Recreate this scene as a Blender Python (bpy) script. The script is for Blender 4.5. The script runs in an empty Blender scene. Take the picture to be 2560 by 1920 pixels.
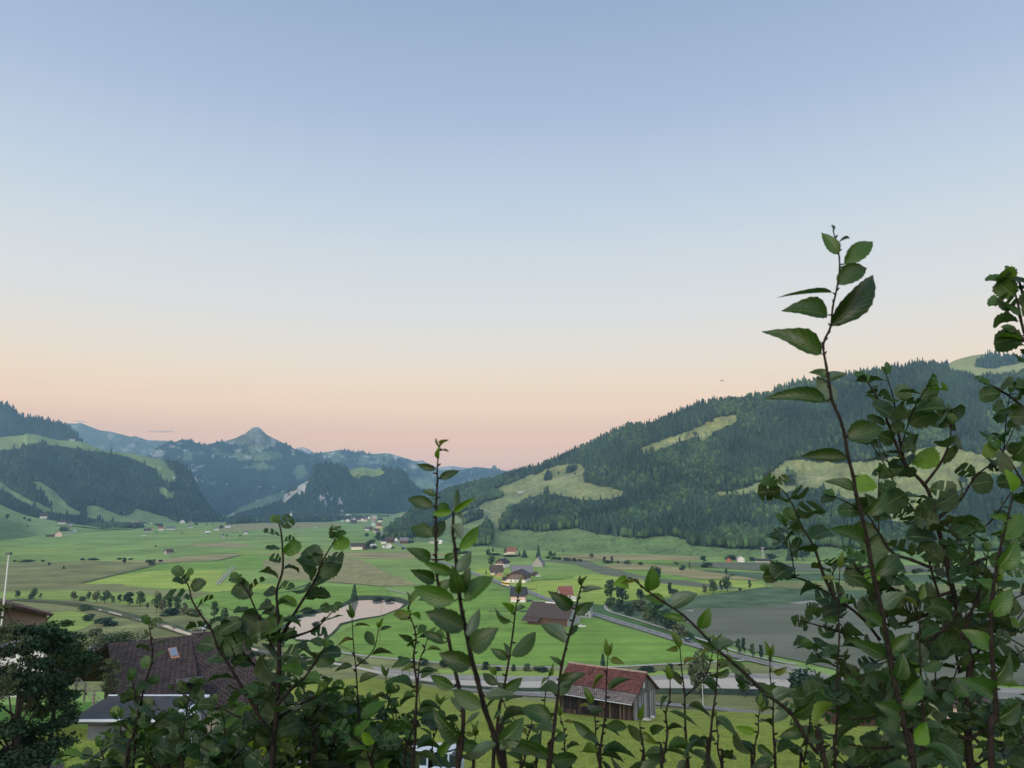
import bpy, bmesh, math, random
import numpy as np
from mathutils import Vector, Matrix
random.seed(7); RNG = np.random.default_rng(11)
SC = bpy.context.scene
COL = SC.collection
# ---------------------------------------------------------------- camera
CAM_H = 65.0; FPX = 1862.0; PITCH = math.atan(302/1862.0)
cp, sp = math.cos(PITCH), math.sin(PITCH)
cam = bpy.data.cameras.new('camera'); camo = bpy.data.objects.new('camera', cam); COL.objects.link(camo)
cam.sensor_width = 36; cam.lens = 36*FPX/2560; cam.clip_start = 0.05; cam.clip_end = 60000
camo.location = (0, 0, CAM_H); camo.rotation_euler = (math.pi/2+PITCH, 0, 0)
cam.dof.use_dof = True; cam.dof.focus_distance = 60; cam.dof.aperture_fstop = 13
SC.camera = camo
SC.view_settings.view_transform = 'Standard'; SC.view_settings.look = 'None'
SC.view_settings.exposure = 0.0; SC.view_settings.gamma = 1; SC.view_settings.use_curve_mapping = False
SC.render.engine = 'CYCLES'
SC.cycles.volume_bounces = 0
# ---------------------------------------------------------------- sky
def s2l(c):
    c = c/255.0
    return c/12.92 if c <= .04045 else ((c+.055)/1.055)**2.4
def RGB(r, g, b): return (s2l(r), s2l(g), s2l(b), 1)
W = bpy.data.worlds.new('World'); SC.world = W; W.use_nodes = True
nt = W.node_tree; N = nt.nodes; L = nt.links; N.clear()
wo = N.new('ShaderNodeOutputWorld'); bg = N.new('ShaderNodeBackground'); L.new(bg.outputs[0], wo.inputs[0])
tc = N.new('ShaderNodeTexCoord'); sx = N.new('ShaderNodeSeparateXYZ'); L.new(tc.outputs['Generated'], sx.inputs[0])
asn = N.new('ShaderNodeMath'); asn.operation = 'ARCSINE'; L.new(sx.outputs[2], asn.inputs[0])
mr = N.new('ShaderNodeMapRange'); mr.inputs[1].default_value = 0; mr.inputs[2].default_value = math.radians(50); L.new(asn.outputs[0], mr.inputs[0])
cr = N.new('ShaderNodeValToRGB'); L.new(mr.outputs[0], cr.inputs[0])
SKY = [(0, (190, 172, 182)), (3.0, (208, 183, 183)), (5.0, (221, 187, 178)), (6.8, (228, 198, 183)), (8.8, (229, 208, 192)), (11, (224, 214, 206)), (14, (215, 215, 217)),
       (18, (205, 212, 221)), (23, (187, 202, 221)), (29, (166, 184, 213)), (36.5, (146, 168, 200)), (50, (116, 140, 180))]
els = cr.color_ramp.elements
while len(els) > 1: els.remove(els[-1])
HAZE_D = 9.0e-5; HAZE_L = (.165, .27, .47); HY, HTOP = 11500.0, 1250.0
for i, (a, c) in enumerate(SKY):
    e = els[0] if i == 0 else els.new(a/50.0)
    el = math.radians(max(a, .3)); T = math.exp(-HAZE_D*min(HY/math.cos(el), (HTOP-CAM_H)/math.sin(el)))   # sky above the air layer
    e.position = a/50.0; e.color = tuple(max(.02, (q-(1-T)*h)/T) for q, h in zip(RGB(*c)[:3], HAZE_L))+(1,)
# the bright twilight behind the camera: Nishita sky with the sun just up, blended in away from the view
sk = N.new('ShaderNodeTexSky'); sk.sky_type = 'NISHITA'; sk.sun_disc = False
SUN_EL = math.radians(14); SUN_AZ = math.radians(205)      # compass angle from +Y, behind the camera to the left
sk.sun_elevation = SUN_EL; sk.sun_rotation = SUN_AZ
mb = N.new('ShaderNodeMapRange'); mb.interpolation_type = 'SMOOTHSTEP'
mb.inputs[1].default_value = 0.35; mb.inputs[2].default_value = -0.75; mb.inputs[3].default_value = 0; mb.inputs[4].default_value = 0.26
L.new(sx.outputs[1], mb.inputs[0])
vs = N.new('ShaderNodeVectorMath'); vs.operation = 'SCALE'; L.new(sk.outputs[0], vs.inputs[0]); L.new(mb.outputs[0], vs.inputs['Scale'])
va = N.new('ShaderNodeVectorMath'); va.operation = 'ADD'; L.new(cr.outputs[0], va.inputs[0]); L.new(vs.outputs[0], va.inputs[1])
L.new(va.outputs[0], bg.inputs[0]); bg.inputs[1].default_value = 1.0
# soft low sun behind the camera
sl = bpy.data.lights.new('sun', 'SUN'); sl.energy = 1.05; sl.angle = math.radians(25); sl.color = (1.0, .93, .84)
slo = bpy.data.objects.new('sun', sl); COL.objects.link(slo)
sd = Vector((math.sin(SUN_AZ)*math.cos(SUN_EL+.35), math.cos(SUN_AZ)*math.cos(SUN_EL+.35), math.sin(SUN_EL+.35)))
slo.rotation_euler = sd.to_track_quat('Z', 'Y').to_euler(); slo.location = (0, -50, 200)
# ---------------------------------------------------------------- projection helpers (photo pixel 2560x1920 -> world)
def rays(u, v):
    dx = (np.asarray(u, float)-1280)/FPX; dy = (960-np.asarray(v, float))/FPX
    return dx, cp-dy*sp, sp+dy*cp
def PT(u, v, D):
    x, y, z = rays(u, v); k = D/y
    return np.stack([x*k, np.broadcast_to(D, np.shape(x*k)), CAM_H+z*k], -1)
def P1(u, v, D): return Vector([float(c) for c in PT(u, v, float(D))])
def floorD(v):
    x, y, z = rays(0, v); return -CAM_H/z*y
def FL(u, v, z=0.0):
    x, y, zz = rays(u, v); k = (z-CAM_H)/zz
    return Vector((float(x*k), float(y*k), z))
def lerp_pts(pts, x):
    p = np.array(pts, float); return np.interp(x, p[:, 0], p[:, 1])
def inpoly(poly, x, y):
    poly = np.asarray(poly, float); c = np.zeros(np.shape(x), bool); n = len(poly); j = n-1
    for i in range(n):
        xi, yi = poly[i]; xj, yj = poly[j]
        if yi != yj: c ^= ((yi > y) != (yj > y)) & (x < (xj-xi)*(y-yi)/(yj-yi)+xi)
        j = i
    return c
def hsh(ix, iy, s):
    h = (ix.astype(np.int64)*374761393+iy.astype(np.int64)*668265263+s*1442695041) & 0xffffffff
    h = ((h ^ (h >> 13))*1274126177) & 0xffffffff
    return ((h ^ (h >> 16)) & 0xffff)/65535.0
def vnoise(x, y, s=0):
    x = np.asarray(x, float); y = np.asarray(y, float)
    ix = np.floor(x); iy = np.floor(y); fx = x-ix; fy = y-iy
    fx = fx*fx*(3-2*fx); fy = fy*fy*(3-2*fy)
    a = hsh(ix, iy, s); b = hsh(ix+1, iy, s); c = hsh(ix, iy+1, s); d = hsh(ix+1, iy+1, s)
    return (a*(1-fx)+b*fx)*(1-fy)+(c*(1-fx)+d*fx)*fy
def fbm(x, y, s=0, o=4):
    r = 0; a = .5
    for i in range(o):
        r = r+a*vnoise(x*2**i, y*2**i, s+i*17); a *= .5
    return r/(1-.5**o)
# ---------------------------------------------------------------- object helpers
def tag(o, label=None, cat=None, group=None, kind=None):
    if label: o['label'] = label
    if cat: o['category'] = cat
    if group: o['group'] = group
    if kind: o['kind'] = kind
    return o
def link(name, me, mat=None, parent=None):
    o = bpy.data.objects.new(name, me); COL.objects.link(o)
    if mat is not None and len(me.materials) == 0: me.materials.append(mat)
    if parent is not None: o.parent = parent
    return o
def npmesh(name, V, F, mat=None, col=None, smooth=False, parent=None, nper=None):
    """V (n,3); F (m,k) array of faces"""
    V = np.asarray(V, np.float32); F = np.asarray(F, np.int32)
    me = bpy.data.meshes.new(name); me.vertices.add(len(V)); me.vertices.foreach_set('co', V.ravel())
    k = F.shape[1]; me.loops.add(F.size); me.loops.foreach_set('vertex_index', F.ravel())
    me.polygons.add(len(F)); me.polygons.foreach_set('loop_start', np.arange(0, F.size, k, dtype=np.int32))
    me.polygons.foreach_set('loop_total', np.full(len(F), k, np.int32))
    if smooth: me.polygons.foreach_set('use_smooth', np.ones(len(F), bool))
    if col is not None:
        a = me.color_attributes.new('col', 'FLOAT_COLOR', 'POINT')
        c = np.ones((len(V), 4), np.float32); c[:, :3] = col; a.data.foreach_set('color', c.ravel())
    me.update(calc_edges=True); me.validate()
    return link(name, me, mat, parent)
def pmesh(name, V, F, mat=None, parent=None, smooth=False):
    me = bpy.data.meshes.new(name); me.from_pydata([tuple(v) for v in V], [], F); me.update()
    if smooth: me.polygons.foreach_set('use_smooth', [True]*len(me.polygons))
    return link(name, me, mat, parent)
def empty(name, loc, rz=0):
    o = bpy.data.objects.new(name, None); COL.objects.link(o); o.location = loc; o.rotation_euler = (0, 0, rz); o.empty_display_size = .5
    return o
MATS = {}
def hash_name(s): return sum(ord(c)*(i+3) for i, c in enumerate(s))
def mat(name, c, rough=.85, c2=None, scale=1.0, attr=False, spec=.3, bump=0.0, stretch=None, detail=4, trans=0.0, coord='Object', lo=.35, hi=.65, metal=0, lines=0):
    """Principled material; c2 = second colour mixed in by noise; attr = multiply by 'col' attribute"""
    if name in MATS: return MATS[name]
    m = bpy.data.materials.new(name); m.use_nodes = True; n = m.node_tree.nodes; l = m.node_tree.links
    b = n['Principled BSDF']; b.inputs['Roughness'].default_value = rough; b.inputs['Specular IOR Level'].default_value = spec
    b.inputs['Metallic'].default_value = metal
    out = None
    if c2 is not None or bump:
        t = n.new('ShaderNodeTexCoord') if coord != 'World' else n.new('ShaderNodeNewGeometry')
        src = t.outputs['Position' if coord == 'World' else coord]
        mp = n.new('ShaderNodeMapping'); l.new(src, mp.inputs[0])
        if stretch: mp.inputs['Scale'].default_value = stretch
        nz = n.new('ShaderNodeTexNoise'); nz.inputs['Scale'].default_value = scale; nz.inputs['Detail'].default_value = detail; nz.inputs['Roughness'].default_value = .66 if detail >= 9 else .5; l.new(mp.outputs[0], nz.inputs[0])
        if bump:
            bp = n.new('ShaderNodeBump'); bp.inputs['Strength'].default_value = bump; l.new(nz.outputs[0], bp.inputs['Height']); l.new(bp.outputs[0], b.inputs['Normal'])
    if c2 is not None:
        rg = n.new('ShaderNodeMapRange'); rg.inputs[1].default_value = lo; rg.inputs[2].default_value = hi; l.new(nz.outputs[0], rg.inputs[0])
        mx = n.new('ShaderNodeMix'); mx.data_type = 'RGBA'; l.new(rg.outputs[0], mx.inputs[0])
        mx.inputs[6].default_value = (*c[:3], 1); mx.inputs[7].default_value = (*c2[:3], 1); out = mx.outputs[2]
    if lines:      # mowing swaths: long soft streaks across the field
        mp2 = n.new('ShaderNodeMapping'); l.new(src, mp2.inputs[0]); mp2.inputs['Rotation'].default_value = (0, 0, .25+.9*(hash_name(name) % 7)/7); mp2.inputs['Scale'].default_value = (.008, .22, 1)
        n2_ = n.new('ShaderNodeTexNoise'); n2_.inputs['Scale'].default_value = 1; n2_.inputs['Detail'].default_value = 3; l.new(mp2.outputs[0], n2_.inputs[0])
        r2_ = n.new('ShaderNodeMapRange'); l.new(n2_.outputs[0], r2_.inputs[0]); r2_.inputs[1].default_value = .35; r2_.inputs[2].default_value = .65; r2_.inputs[3].default_value = 1-lines; r2_.inputs[4].default_value = 1+lines
        v2_ = n.new('ShaderNodeVectorMath'); v2_.operation = 'SCALE'; l.new(out, v2_.inputs[0]); l.new(r2_.outputs[0], v2_.inputs['Scale']); out = v2_.outputs[0]
    if attr:
        a = n.new('ShaderNodeAttribute'); a.attribute_name = 'col'
        m2 = n.new('ShaderNodeMix'); m2.data_type = 'RGBA'; m2.blend_type = 'MULTIPLY'; m2.inputs[0].default_value = 1
        if out: l.new(out, m2.inputs[6])
        else: m2.inputs[6].default_value = (*c[:3], 1)
        l.new(a.outputs['Color'], m2.inputs[7]); out = m2.outputs[2]
    if out: l.new(out, b.inputs['Base Color'])
    else: b.inputs['Base Color'].default_value = (*c[:3], 1)
    if trans:
        tr = n.new('ShaderNodeBsdfTranslucent'); ms = n.new('ShaderNodeMixShader'); ms.inputs[0].default_value = trans
        if out: l.new(out, tr.inputs[0])
        else: tr.inputs[0].default_value = (*c[:3], 1)
        l.new(b.outputs[0], ms.inputs[1]); l.new(tr.outputs[0], ms.inputs[2]); l.new(ms.outputs[0], n['Material Output'].inputs[0])
    MATS[name] = m
    return m
# ================================================================ terrain: hills and mountains
WHITE = (1, 1, 1)
M_HILL = mat('hill_surface', (.9, .9, .9), rough=.95, c2=(1.1, 1.1, 1.05), scale=.02, attr=True, spec=.1, coord='World', detail=8)
G_DRY = np.array([.205, .235, .095]); G_GRN = np.array([.16, .24, .075]); G_FLOOR = np.array([.030, .045, .022]); G_ROCK = np.array([.42, .405, .37])
HILLS = {}
def hill(name, key, ridge, foot, Dr, Df=None, p=1.0, amp=60, nfreq=.01, nu=300, nv=140, colf=None, skirt=True, seed=1, label=None):
    r = np.array(ridge, float); u0, u1 = r[0, 0], r[-1, 0]
    def surf(u, v):
        vr = lerp_pts(ridge, u); vf = lerp_pts(foot, u)
        t = np.clip((vf-v)/np.maximum(vf-vr, 1e-3), 0, 1.02)
        df = floorD(vf) if Df is None else lerp_pts(Df, u)
        dr = lerp_pts(Dr, u)
        n = (fbm(u*nfreq, t*4+u*nfreq*.3, seed, 5)-.5)*2+.5*(fbm(u*nfreq*4, t*7, seed+5, 4)-.5)
        return df+(dr-df)*t**p+n*amp*np.minimum(1, t*3)*np.minimum(1, (1.03-t)*5+.15)
    HILLS[key] = surf
    us = np.linspace(u0, u1, nu); ts = np.linspace(0, 1, nv)
    U, T = np.meshgrid(us, ts)
    VR = lerp_pts(ridge, U); VF = lerp_pts(foot, U); Vv = VF+(VR-VF)*T
    D = surf(U, Vv); P = PT(U, Vv, D)
    C = colf(U, Vv) if colf else np.broadcast_to(G_GRN, P.shape)
    # skirt below the foot, and a back slope behind the ridge
    f = P[0].copy(); f[:, 2] -= 25; rows = [f]+list(P)
    cols = [C[0]]+list(C)
    top = P[-1]
    for k, (dd, dz) in enumerate([(.03, .02), (.08, .12), (.18, .4), (.35, 1.0)]):
        b = top.copy(); b[:, 1] *= 1+dd*.8; b[:, 0] *= 1+dd*.8; b[:, 2] = top[:, 2]-(top[:, 2]+8)*dz
        rows.append(b); cols.append(C[-1])
    V = np.array(rows); Cc = np.array(cols); R, Cn = V.shape[:2]
    i = np.arange(R*Cn).reshape(R, Cn)
    F = np.stack([i[:-1, :-1], i[:-1, 1:], i[1:, 1:], i[1:, :-1]], -1).reshape(-1, 4)
    o = npmesh(name, V.reshape(-1, 3), F, M_HILL, Cc.reshape(-1, 3), smooth=True)
    tag(o, kind='structure', label=label)
    return o
def anyp(polys, u, v):
    r = np.zeros(np.shape(u), bool)
    for p in polys: r |= inpoly(p, u, v)
    return r
def jit(u, v, a=4, f=.08, s=3):
    return u+(fbm(u*f, v*f, s, 3)-.5)*2*a, v+(fbm(u*f+50, v*f, s+1, 3)-.5)*2*a*.6

# --- right hill
RIDGE_R = [(950, 1347), (1000, 1302), (1040, 1272), (1090, 1243), (1115, 1228), (1161, 1216), (1198, 1207), (1239, 1198), (1280, 1183), (1338, 1170), (1396, 1145), (1465, 1117), (1511, 1092),
           (1569, 1067), (1627, 1061), (1700, 1030), (1743, 1011), (1815, 1002), (1859, 1001), (1893, 990), (1920, 984), (1987, 960), (2081, 944), (2160, 932), (2240, 921), (2303, 907),
           (2345, 914), (2380, 930), (2440, 945), (2500, 942), (2560, 932), (2800, 900)]
FOOT_R = [(950, 1349), (1000, 1352), (1100, 1362), (1240, 1378), (1400, 1380), (1600, 1384), (1750, 1392), (1920, 1394), (2560, 1400), (3400, 1400)]
DR_R = [(950, 1450), (1040, 2100), (1115, 2500), (1280, 2400), (1600, 2050), (1900, 1900), (2560, 2000), (2800, 2000)]
M1 = [(1598, 1124), (1642, 1104), (1743, 1069), (1807, 1040), (1843, 1037), (1838, 1058), (1786, 1078), (1766, 1104), (1743, 1090), (1708, 1101), (1665, 1118), (1613, 1133)]
M2 = [(1000, 1352), (1040, 1340), (1079, 1312), (1110, 1300), (1159, 1280), (1193, 1267), (1215, 1254), (1265, 1237), (1236, 1222), (1278, 1208), (1323, 1190), (1358, 1177), (1396, 1161), (1448, 1158), (1465, 1172),
      (1456, 1189), (1465, 1207), (1500, 1214), (1564, 1227), (1550, 1240), (1532, 1247), (1465, 1251), (1396, 1237), (1367, 1232), (1340, 1238), (1280, 1262), (1262, 1280), (1247, 1300), (1245, 1318), (1255, 1327),
      (1280, 1322), (1338, 1328), (1396, 1326), (1442, 1320), (1494, 1335), (1555, 1341), (1598, 1347), (1670, 1338), (1714, 1350), (1723, 1364), (1801, 1371), (1920, 1376), (2050, 1368), (2200, 1375), (2560, 1378), (3500, 1380), (3500, 1500), (900, 1500)]
M3 = [(1731, 1230), (1780, 1229), (1830, 1227), (1876, 1217), (1920, 1189), (1937, 1172), (1963, 1152), (2001, 1150), (2100, 1158), (2200, 1150), (2325, 1115), (2371, 1116), (2450, 1136), (2560, 1120), (2560, 1160), (2447, 1207),
      (2354, 1239), (2300, 1290), (2267, 1308), (2195, 1295), (2166, 1262), (2122, 1245), (2082, 1240), (2059, 1217), (2007, 1222), (1949, 1231), (1920, 1228), (1859, 1237), (1800, 1240), (1783, 1232)]
HOLES_R = [[(1177, 1364), (1183, 1346), (1207, 1325), (1215, 1304), (1228, 1325), (1231, 1346), (1222, 1364)], [(1155, 1314), (1162, 1295), (1182, 1284), (1207, 1286), (1205, 1297), (1176, 1305)],
           [(1409, 1184), (1425, 1172), (1443, 1174), (1430, 1182)], [(1358, 1202), (1368, 1186), (1380, 1190), (1378, 1200)], [(1963, 1215), (1968, 1192), (1985, 1190), (1990, 1213)]]
def mead_R(u, v):
    uu, vv = jit(u, v, 7, .11, 31)
    return anyp([M1, M2, M3], uu, vv) & ~anyp(HOLES_R, u, v)
def col_R(u, v):
    m = mead_R(u, v)[..., None]
    n = fbm(u*.02, v*.06, 3, 4)[..., None]; n2 = fbm(u*.15+v*.2, v*.35, 5, 3)[..., None]
    low = np.clip((v-1300)/50, 0, 1)[..., None]
    g = G_DRY*(1-low)+G_GRN*low
    g = g*(1-.35*(n-.5)*2)*(.8+.5*n2)
    scrub = (np.clip((n2+.35*(fbm(u*.03, v*.08, 19, 3)[..., None]-.5)-.53)*8, 0, 1))*low
    g = g*(1-.5*scrub)+G_FLOOR*.5*scrub
    for a, b in [((1060, 1336), (1092, 1352)), ((1193, 1269), (1249, 1286)), ((1937, 1181), (2000, 1190)), ((2000, 1190), (2070, 1196)), ((1345, 1210), (1400, 1196)), ((1400, 1196), (1455, 1181)), ((1949, 1210), (2060, 1196)), ((1660, 1108), (1760, 1088)), ((1300, 1232), (1345, 1216))]:
        t = np.clip(((u-a[0])*(b[0]-a[0])+(v-a[1])*(b[1]-a[1]))/((b[0]-a[0])**2+(b[1]-a[1])**2), 0, 1); dd = np.hypot(u-a[0]-t*(b[0]-a[0]), v-a[1]-t*(b[1]-a[1]))
        g = np.where((dd < 1.4)[..., None], g*.4+np.array([.36, .33, .22])*.6, g)
    fine = fbm(u*.5, v*1.1, 77, 3)[..., None]; g = g*(.72+.56*fine)
    return np.where(m, g, G_FLOOR)
hill('hill', 'R', RIDGE_R, FOOT_R, DR_R, p=.9, amp=95, nfreq=.011, nu=900, nv=330, colf=col_R, seed=4)
# --- further crest at the right edge
RIDGE_R2 = [(2300, 960), (2350, 918), (2392, 899), (2430, 889), (2460, 885), (2500, 890), (2560, 896), (2800, 905), (3400, 940)]
FOOT_R2 = [(2300, 1000), (3400, 1000)]
M4 = [(2380, 900), (2440, 880), (2475, 880), (2490, 900), (2560, 925), (2560, 960), (2380, 960)]
def mead_R2(u, v): return inpoly([(2370, 905), (2440, 880), (2466, 882), (2462, 900), (2440, 905), (2442, 918), (2480, 922), (2560, 905), (2600, 905), (2600, 1000), (2370, 1000)], u, v)
hill('hill', 'R2', RIDGE_R2, FOOT_R2, [(2300, 2600), (3400, 2600)], Df=[(2300, 2350), (3400, 2350)], amp=20, nu=120, nv=50,
     colf=lambda u, v: np.where(mead_R2(u, v)[..., None], G_DRY*(.85+.3*fbm(u*.05, v*.2, 9, 3)[..., None]), G_FLOOR), seed=8)
# --- left hill
RIDGE_L = [(-500, 1060), (-100, 1085), (0, 1093), (60, 1088), (67, 1083), (87, 1086), (116, 1094), (142, 1100), (203, 1104), (260, 1126), (333, 1135), (405, 1150), (460, 1166), (475, 1180), (484, 1205), (500, 1235), (515, 1260), (530, 1280), (545, 1295), (570, 1304)]
FOOT_L = [(-500, 1335), (0, 1330), (220, 1316), (300, 1313), (437, 1308), (570, 1305)]
LM = [[(-200, 1085), (65, 1080), (203, 1096), (260, 1120), (333, 1130), (405, 1144), (428, 1174), (443, 1190), (436, 1207), (415, 1203), (396, 1192), (391, 1174), (347, 1152), (318, 1141), (266, 1132), (203, 1124), (150, 1114), (122, 1112), (107, 1104), (72, 1110), (49, 1121), (17, 1124), (-200, 1124)],
      [(388, 1219), (405, 1216), (428, 1231), (440, 1220), (432, 1244), (417, 1246)],
      [(78, 1204), (101, 1203), (127, 1220), (150, 1241), (174, 1267), (203, 1281), (220, 1289), (139, 1283), (127, 1266), (116, 1240), (84, 1220)],
      [(-100, 1180), (0, 1203), (38, 1231), (72, 1247), (124, 1271), (150, 1283), (110, 1279), (58, 1254), (0, 1222), (-100, 1200)],
      [(214, 1266), (240, 1262), (278, 1279), (304, 1290), (325, 1285), (341, 1271), (376, 1282), (420, 1294), (445, 1306), (430, 1325), (290, 1325), (285, 1306), (240, 1298), (215, 1290)]]
def mead_L(u, v):
    uu, vv = jit(u, v, 3, .1, 51)
    return anyp(LM, uu, vv)
def col_L(u, v):
    m = mead_L(u, v)[..., None]; n = fbm(u*.03, v*.06, 13, 4)[..., None]
    rock = ((fbm(u*.12, v*.05, 15, 3) > .66) & (u > 462) & (v < 1215) & (v > 1168))[..., None]
    g = (G_DRY*.45+G_GRN*.62)*(.75+.5*n)
    return np.where(rock, G_ROCK, np.where(m, g, G_FLOOR))
hill('hill', 'L', RIDGE_L, FOOT_L, [(-500, 3000), (200, 3300), (450, 3500), (530, 3150), (570, 2900)], p=.9, amp=90, nfreq=.012, nu=460, nv=200, colf=col_L, seed=14)
RIDGE_L2 = [(-500, 920), (-60, 985), (0, 1010), (20, 1014), (45, 1036), (60, 1046), (120, 1050), (165, 1068), (195, 1094), (205, 1108), (230, 1130), (330, 1170)]
hill('hill', 'L2', RIDGE_L2, [(-500, 1290), (330, 1290)], [(-500, 4100), (120, 4300), (330, 4000)], Df=[(-500, 3700), (330, 3700)], amp=60, nu=160, nv=80, colf=lambda u, v: np.broadcast_to(G_FLOOR, u.shape+(3,)), seed=24)
# --- low grassy slope at the left edge
RIDGE_F = [(-600, 1180), (-200, 1222), (0, 1261), (30, 1275), (65, 1289), (100, 1296), (140, 1303), (180, 1310), (230, 1317), (300, 1321), (330, 1323)]
FOOT_F = [(-600, 1352), (0, 1351), (60, 1345), (120, 1336), (200, 1328), (330, 1324)]
def col_F(u, v):
    n = fbm(u*.03, v*.08, 23, 4)[..., None]; n2 = fbm(u*.012+9, v*.05, 29, 3)[..., None]
    dark = np.clip((v-1275-.2*u)/30, 0, 1)[..., None]*np.clip((130-u)/80, 0, 1)[..., None]
    return (G_GRN*(1.05-.4*dark)+G_DRY*.3*(1-dark))*(.75+.5*n)*(.8+.4*n2)
hill('hill', 'F', RIDGE_F, FOOT_F, [(-600, 1900), (0, 1950), (330, 1990)], p=.95, amp=30, nu=240, nv=80, colf=col_F, seed=33)
# --- central mountain with the bare top
RIDGE_B = [(340, 1175), (376, 1130), (400, 1116), (420, 1107), (450, 1102), (477, 1100), (492, 1109), (515, 1112), (540, 1106), (567, 1101), (590, 1095), (600, 1089), (613, 1084), (622, 1076), (632, 1069), (642, 1067), (650, 1070), (657, 1077), (666, 1086),
           (685, 1096), (707, 1107), (735, 1121), (767, 1136), (802, 1151), (850, 1170), (900, 1190), (1000, 1230), (1100, 1262)]
def col_B(u, v):
    n = fbm(u*.03, v*.06, 43, 5); n2 = fbm(u*.06, v*.12, 47, 4)
    mp = anyp([[(640, 1135), (690, 1122), (712, 1140), (665, 1152), (640, 1150)], [(735, 1165), (762, 1163), (778, 1185), (745, 1200), (735, 1180)], [(512, 1131), (564, 1132), (616, 1130), (633, 1145), (605, 1152), (576, 1140)],
               [(630, 1160), (665, 1155), (690, 1172), (640, 1174)], [(560, 1300), (600, 1262), (640, 1250), (720, 1222), (700, 1262), (650, 1290), (640, 1305)], [(598, 1165), (650, 1163), (660, 1172), (600, 1170)]], u+(n-.5)*30, v+(n2-.5)*16)
    grass = mp | ((n > .62) & (v < 1150))
    top = (v < 1112-abs(u-642)*.35+(n-.5)*40) & (abs(u-642) < 62)
    rock = ((n2 > .70) & (v < 1150)) | ((abs(u-478) < 34) & (v > 1160) & (v < 1205) & (n2 > .52)) | ((n2 > .76) & (v > 1200)) | ((abs(u-395) < 22) & (v > 1125) & (v < 1142) & (n2 > .45))
    c = np.where(grass[..., None], np.array([.12, .165, .075])*(.7+.6*n2[..., None]), np.broadcast_to(G_FLOOR*1.0, u.shape+(3,)))
    c = np.where(top[..., None], np.array([.17, .18, .125])*(.35+1.6*(n2[..., None]-.2)), c)
    return np.where(rock[..., None], np.array([.31, .30, .275])*(.5+.7*n[..., None]), c)
def mead_B(u, v): return col_B(u, v)[..., 0] > .05
hill('mountain', 'B', RIDGE_B, [(340, 1290), (1100, 1290)], [(340, 6600), (640, 6500), (1100, 6200)], Df=[(340, 4550), (1100, 4550)], p=1.0, amp=260, nfreq=.014, nu=420, nv=200, colf=col_B, seed=44)
# --- wooded knoll with the pale cliff
RIDGE_K = [(585, 1296), (640, 1279), (698, 1258), (706, 1252), (712, 1236), (747, 1214), (776, 1199), (785, 1170), (814, 1159), (843, 1166), (871, 1174), (909, 1168), (941, 1174), (950, 1171), (993, 1175), (1016, 1190), (1025, 1207), (1054, 1233), (1074, 1258), (1100, 1275), (1160, 1285)]
CLIFF = [(704, 1256), (708, 1240), (718, 1230), (740, 1224), (746, 1208), (772, 1202), (768, 1220), (758, 1238), (748, 1236), (742, 1230), (730, 1240), (712, 1258)]
KM = [(868, 1172), (909, 1160), (945, 1165), (965, 1184), (935, 1192), (905, 1188), (893, 1196), (880, 1190)]
def rock_K(u, v):
    n = fbm(u*.15, v*.09, 57, 4)
    return (inpoly(CLIFF, u, v) & (n > .34)) | ((n > .66) & (u > 785) & (u < 880) & (v > 1225))
def mead_K(u, v):
    uu, vv = jit(u, v, 4, .09, 61); return inpoly(KM, uu, vv)
def col_K(u, v):
    n = fbm(u*.2, v*.15, 53, 4)[..., None]
    return np.where(rock_K(u, v)[..., None], G_ROCK*(.65+.7*n), np.where(mead_K(u, v)[..., None], (G_DRY*.5+G_GRN*.5)*(.7+.6*n), G_FLOOR))
hill('hill', 'K', RIDGE_K, [(585, 1299), (1160, 1296)], [(585, 3500), (800, 3900), (1000, 4000), (1160, 3700)], p=.9, amp=90, nfreq=.02, nu=400, nv=180, colf=col_K, seed=54)
# --- village meadow rising at the foot of the knoll
hill('hill', 'V', [(790, 1306), (835, 1292), (850, 1285), (940, 1284), (980, 1286), (1030, 1276), (1080, 1260), (1130, 1252), (1220, 1256)], [(790, 1308), (900, 1309), (960, 1318), (1040, 1330), (1220, 1340)],
     [(790, 3250), (880, 3400), (1220, 3000)], amp=15, nu=120, nv=60, colf=lambda u, v: G_GRN*(.85+.4*fbm(u*.05, v*.2, 71, 3)[..., None])+G_DRY*.15, seed=74)
# --- far ridges
def col_far(u, v):
    n = fbm(u*.025, v*.07, 83, 5)[..., None]; n2 = fbm(u*.09, v*.12, 87, 4)[..., None]
    c = np.where(n > .5, np.array([.105, .145, .075])*(.7+.6*n2), np.array([.045, .065, .035]))
    return np.where((n2 > .68) & (v[..., None] > 1105), np.array([.38, .37, .34]), c)
hill('mountain', 'A', [(-500, 1040), (100, 1058), (162, 1058), (190, 1059), (202, 1057), (249, 1076), (278, 1079), (327, 1092), (338, 1090), (367, 1100), (417, 1102), (480, 1112), (560, 1140), (640, 1190)], [(-500, 1280), (640, 1280)],
     [(-500, 8300), (640, 8500)], Df=[(-500, 6300), (640, 6300)], amp=240, nfreq=.015, nu=260, nv=110, colf=lambda u, v: np.where(fbm(u*.09, v*.12, 87, 4)[..., None] > .70, np.array([.27, .27, .24]), np.array([.105, .14, .08])*(.7+.6*fbm(u*.04, v*.08, 3, 4)[..., None])), seed=84)
def col_C(u, v):
    c = col_far(u, v); m = inpoly([(1026, 1204), (1050, 1199), (1100, 1210), (1100, 1222), (1060, 1226)], u, v)[..., None]
    return np.where(m, np.array([.16, .24, .09]), c)
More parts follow.
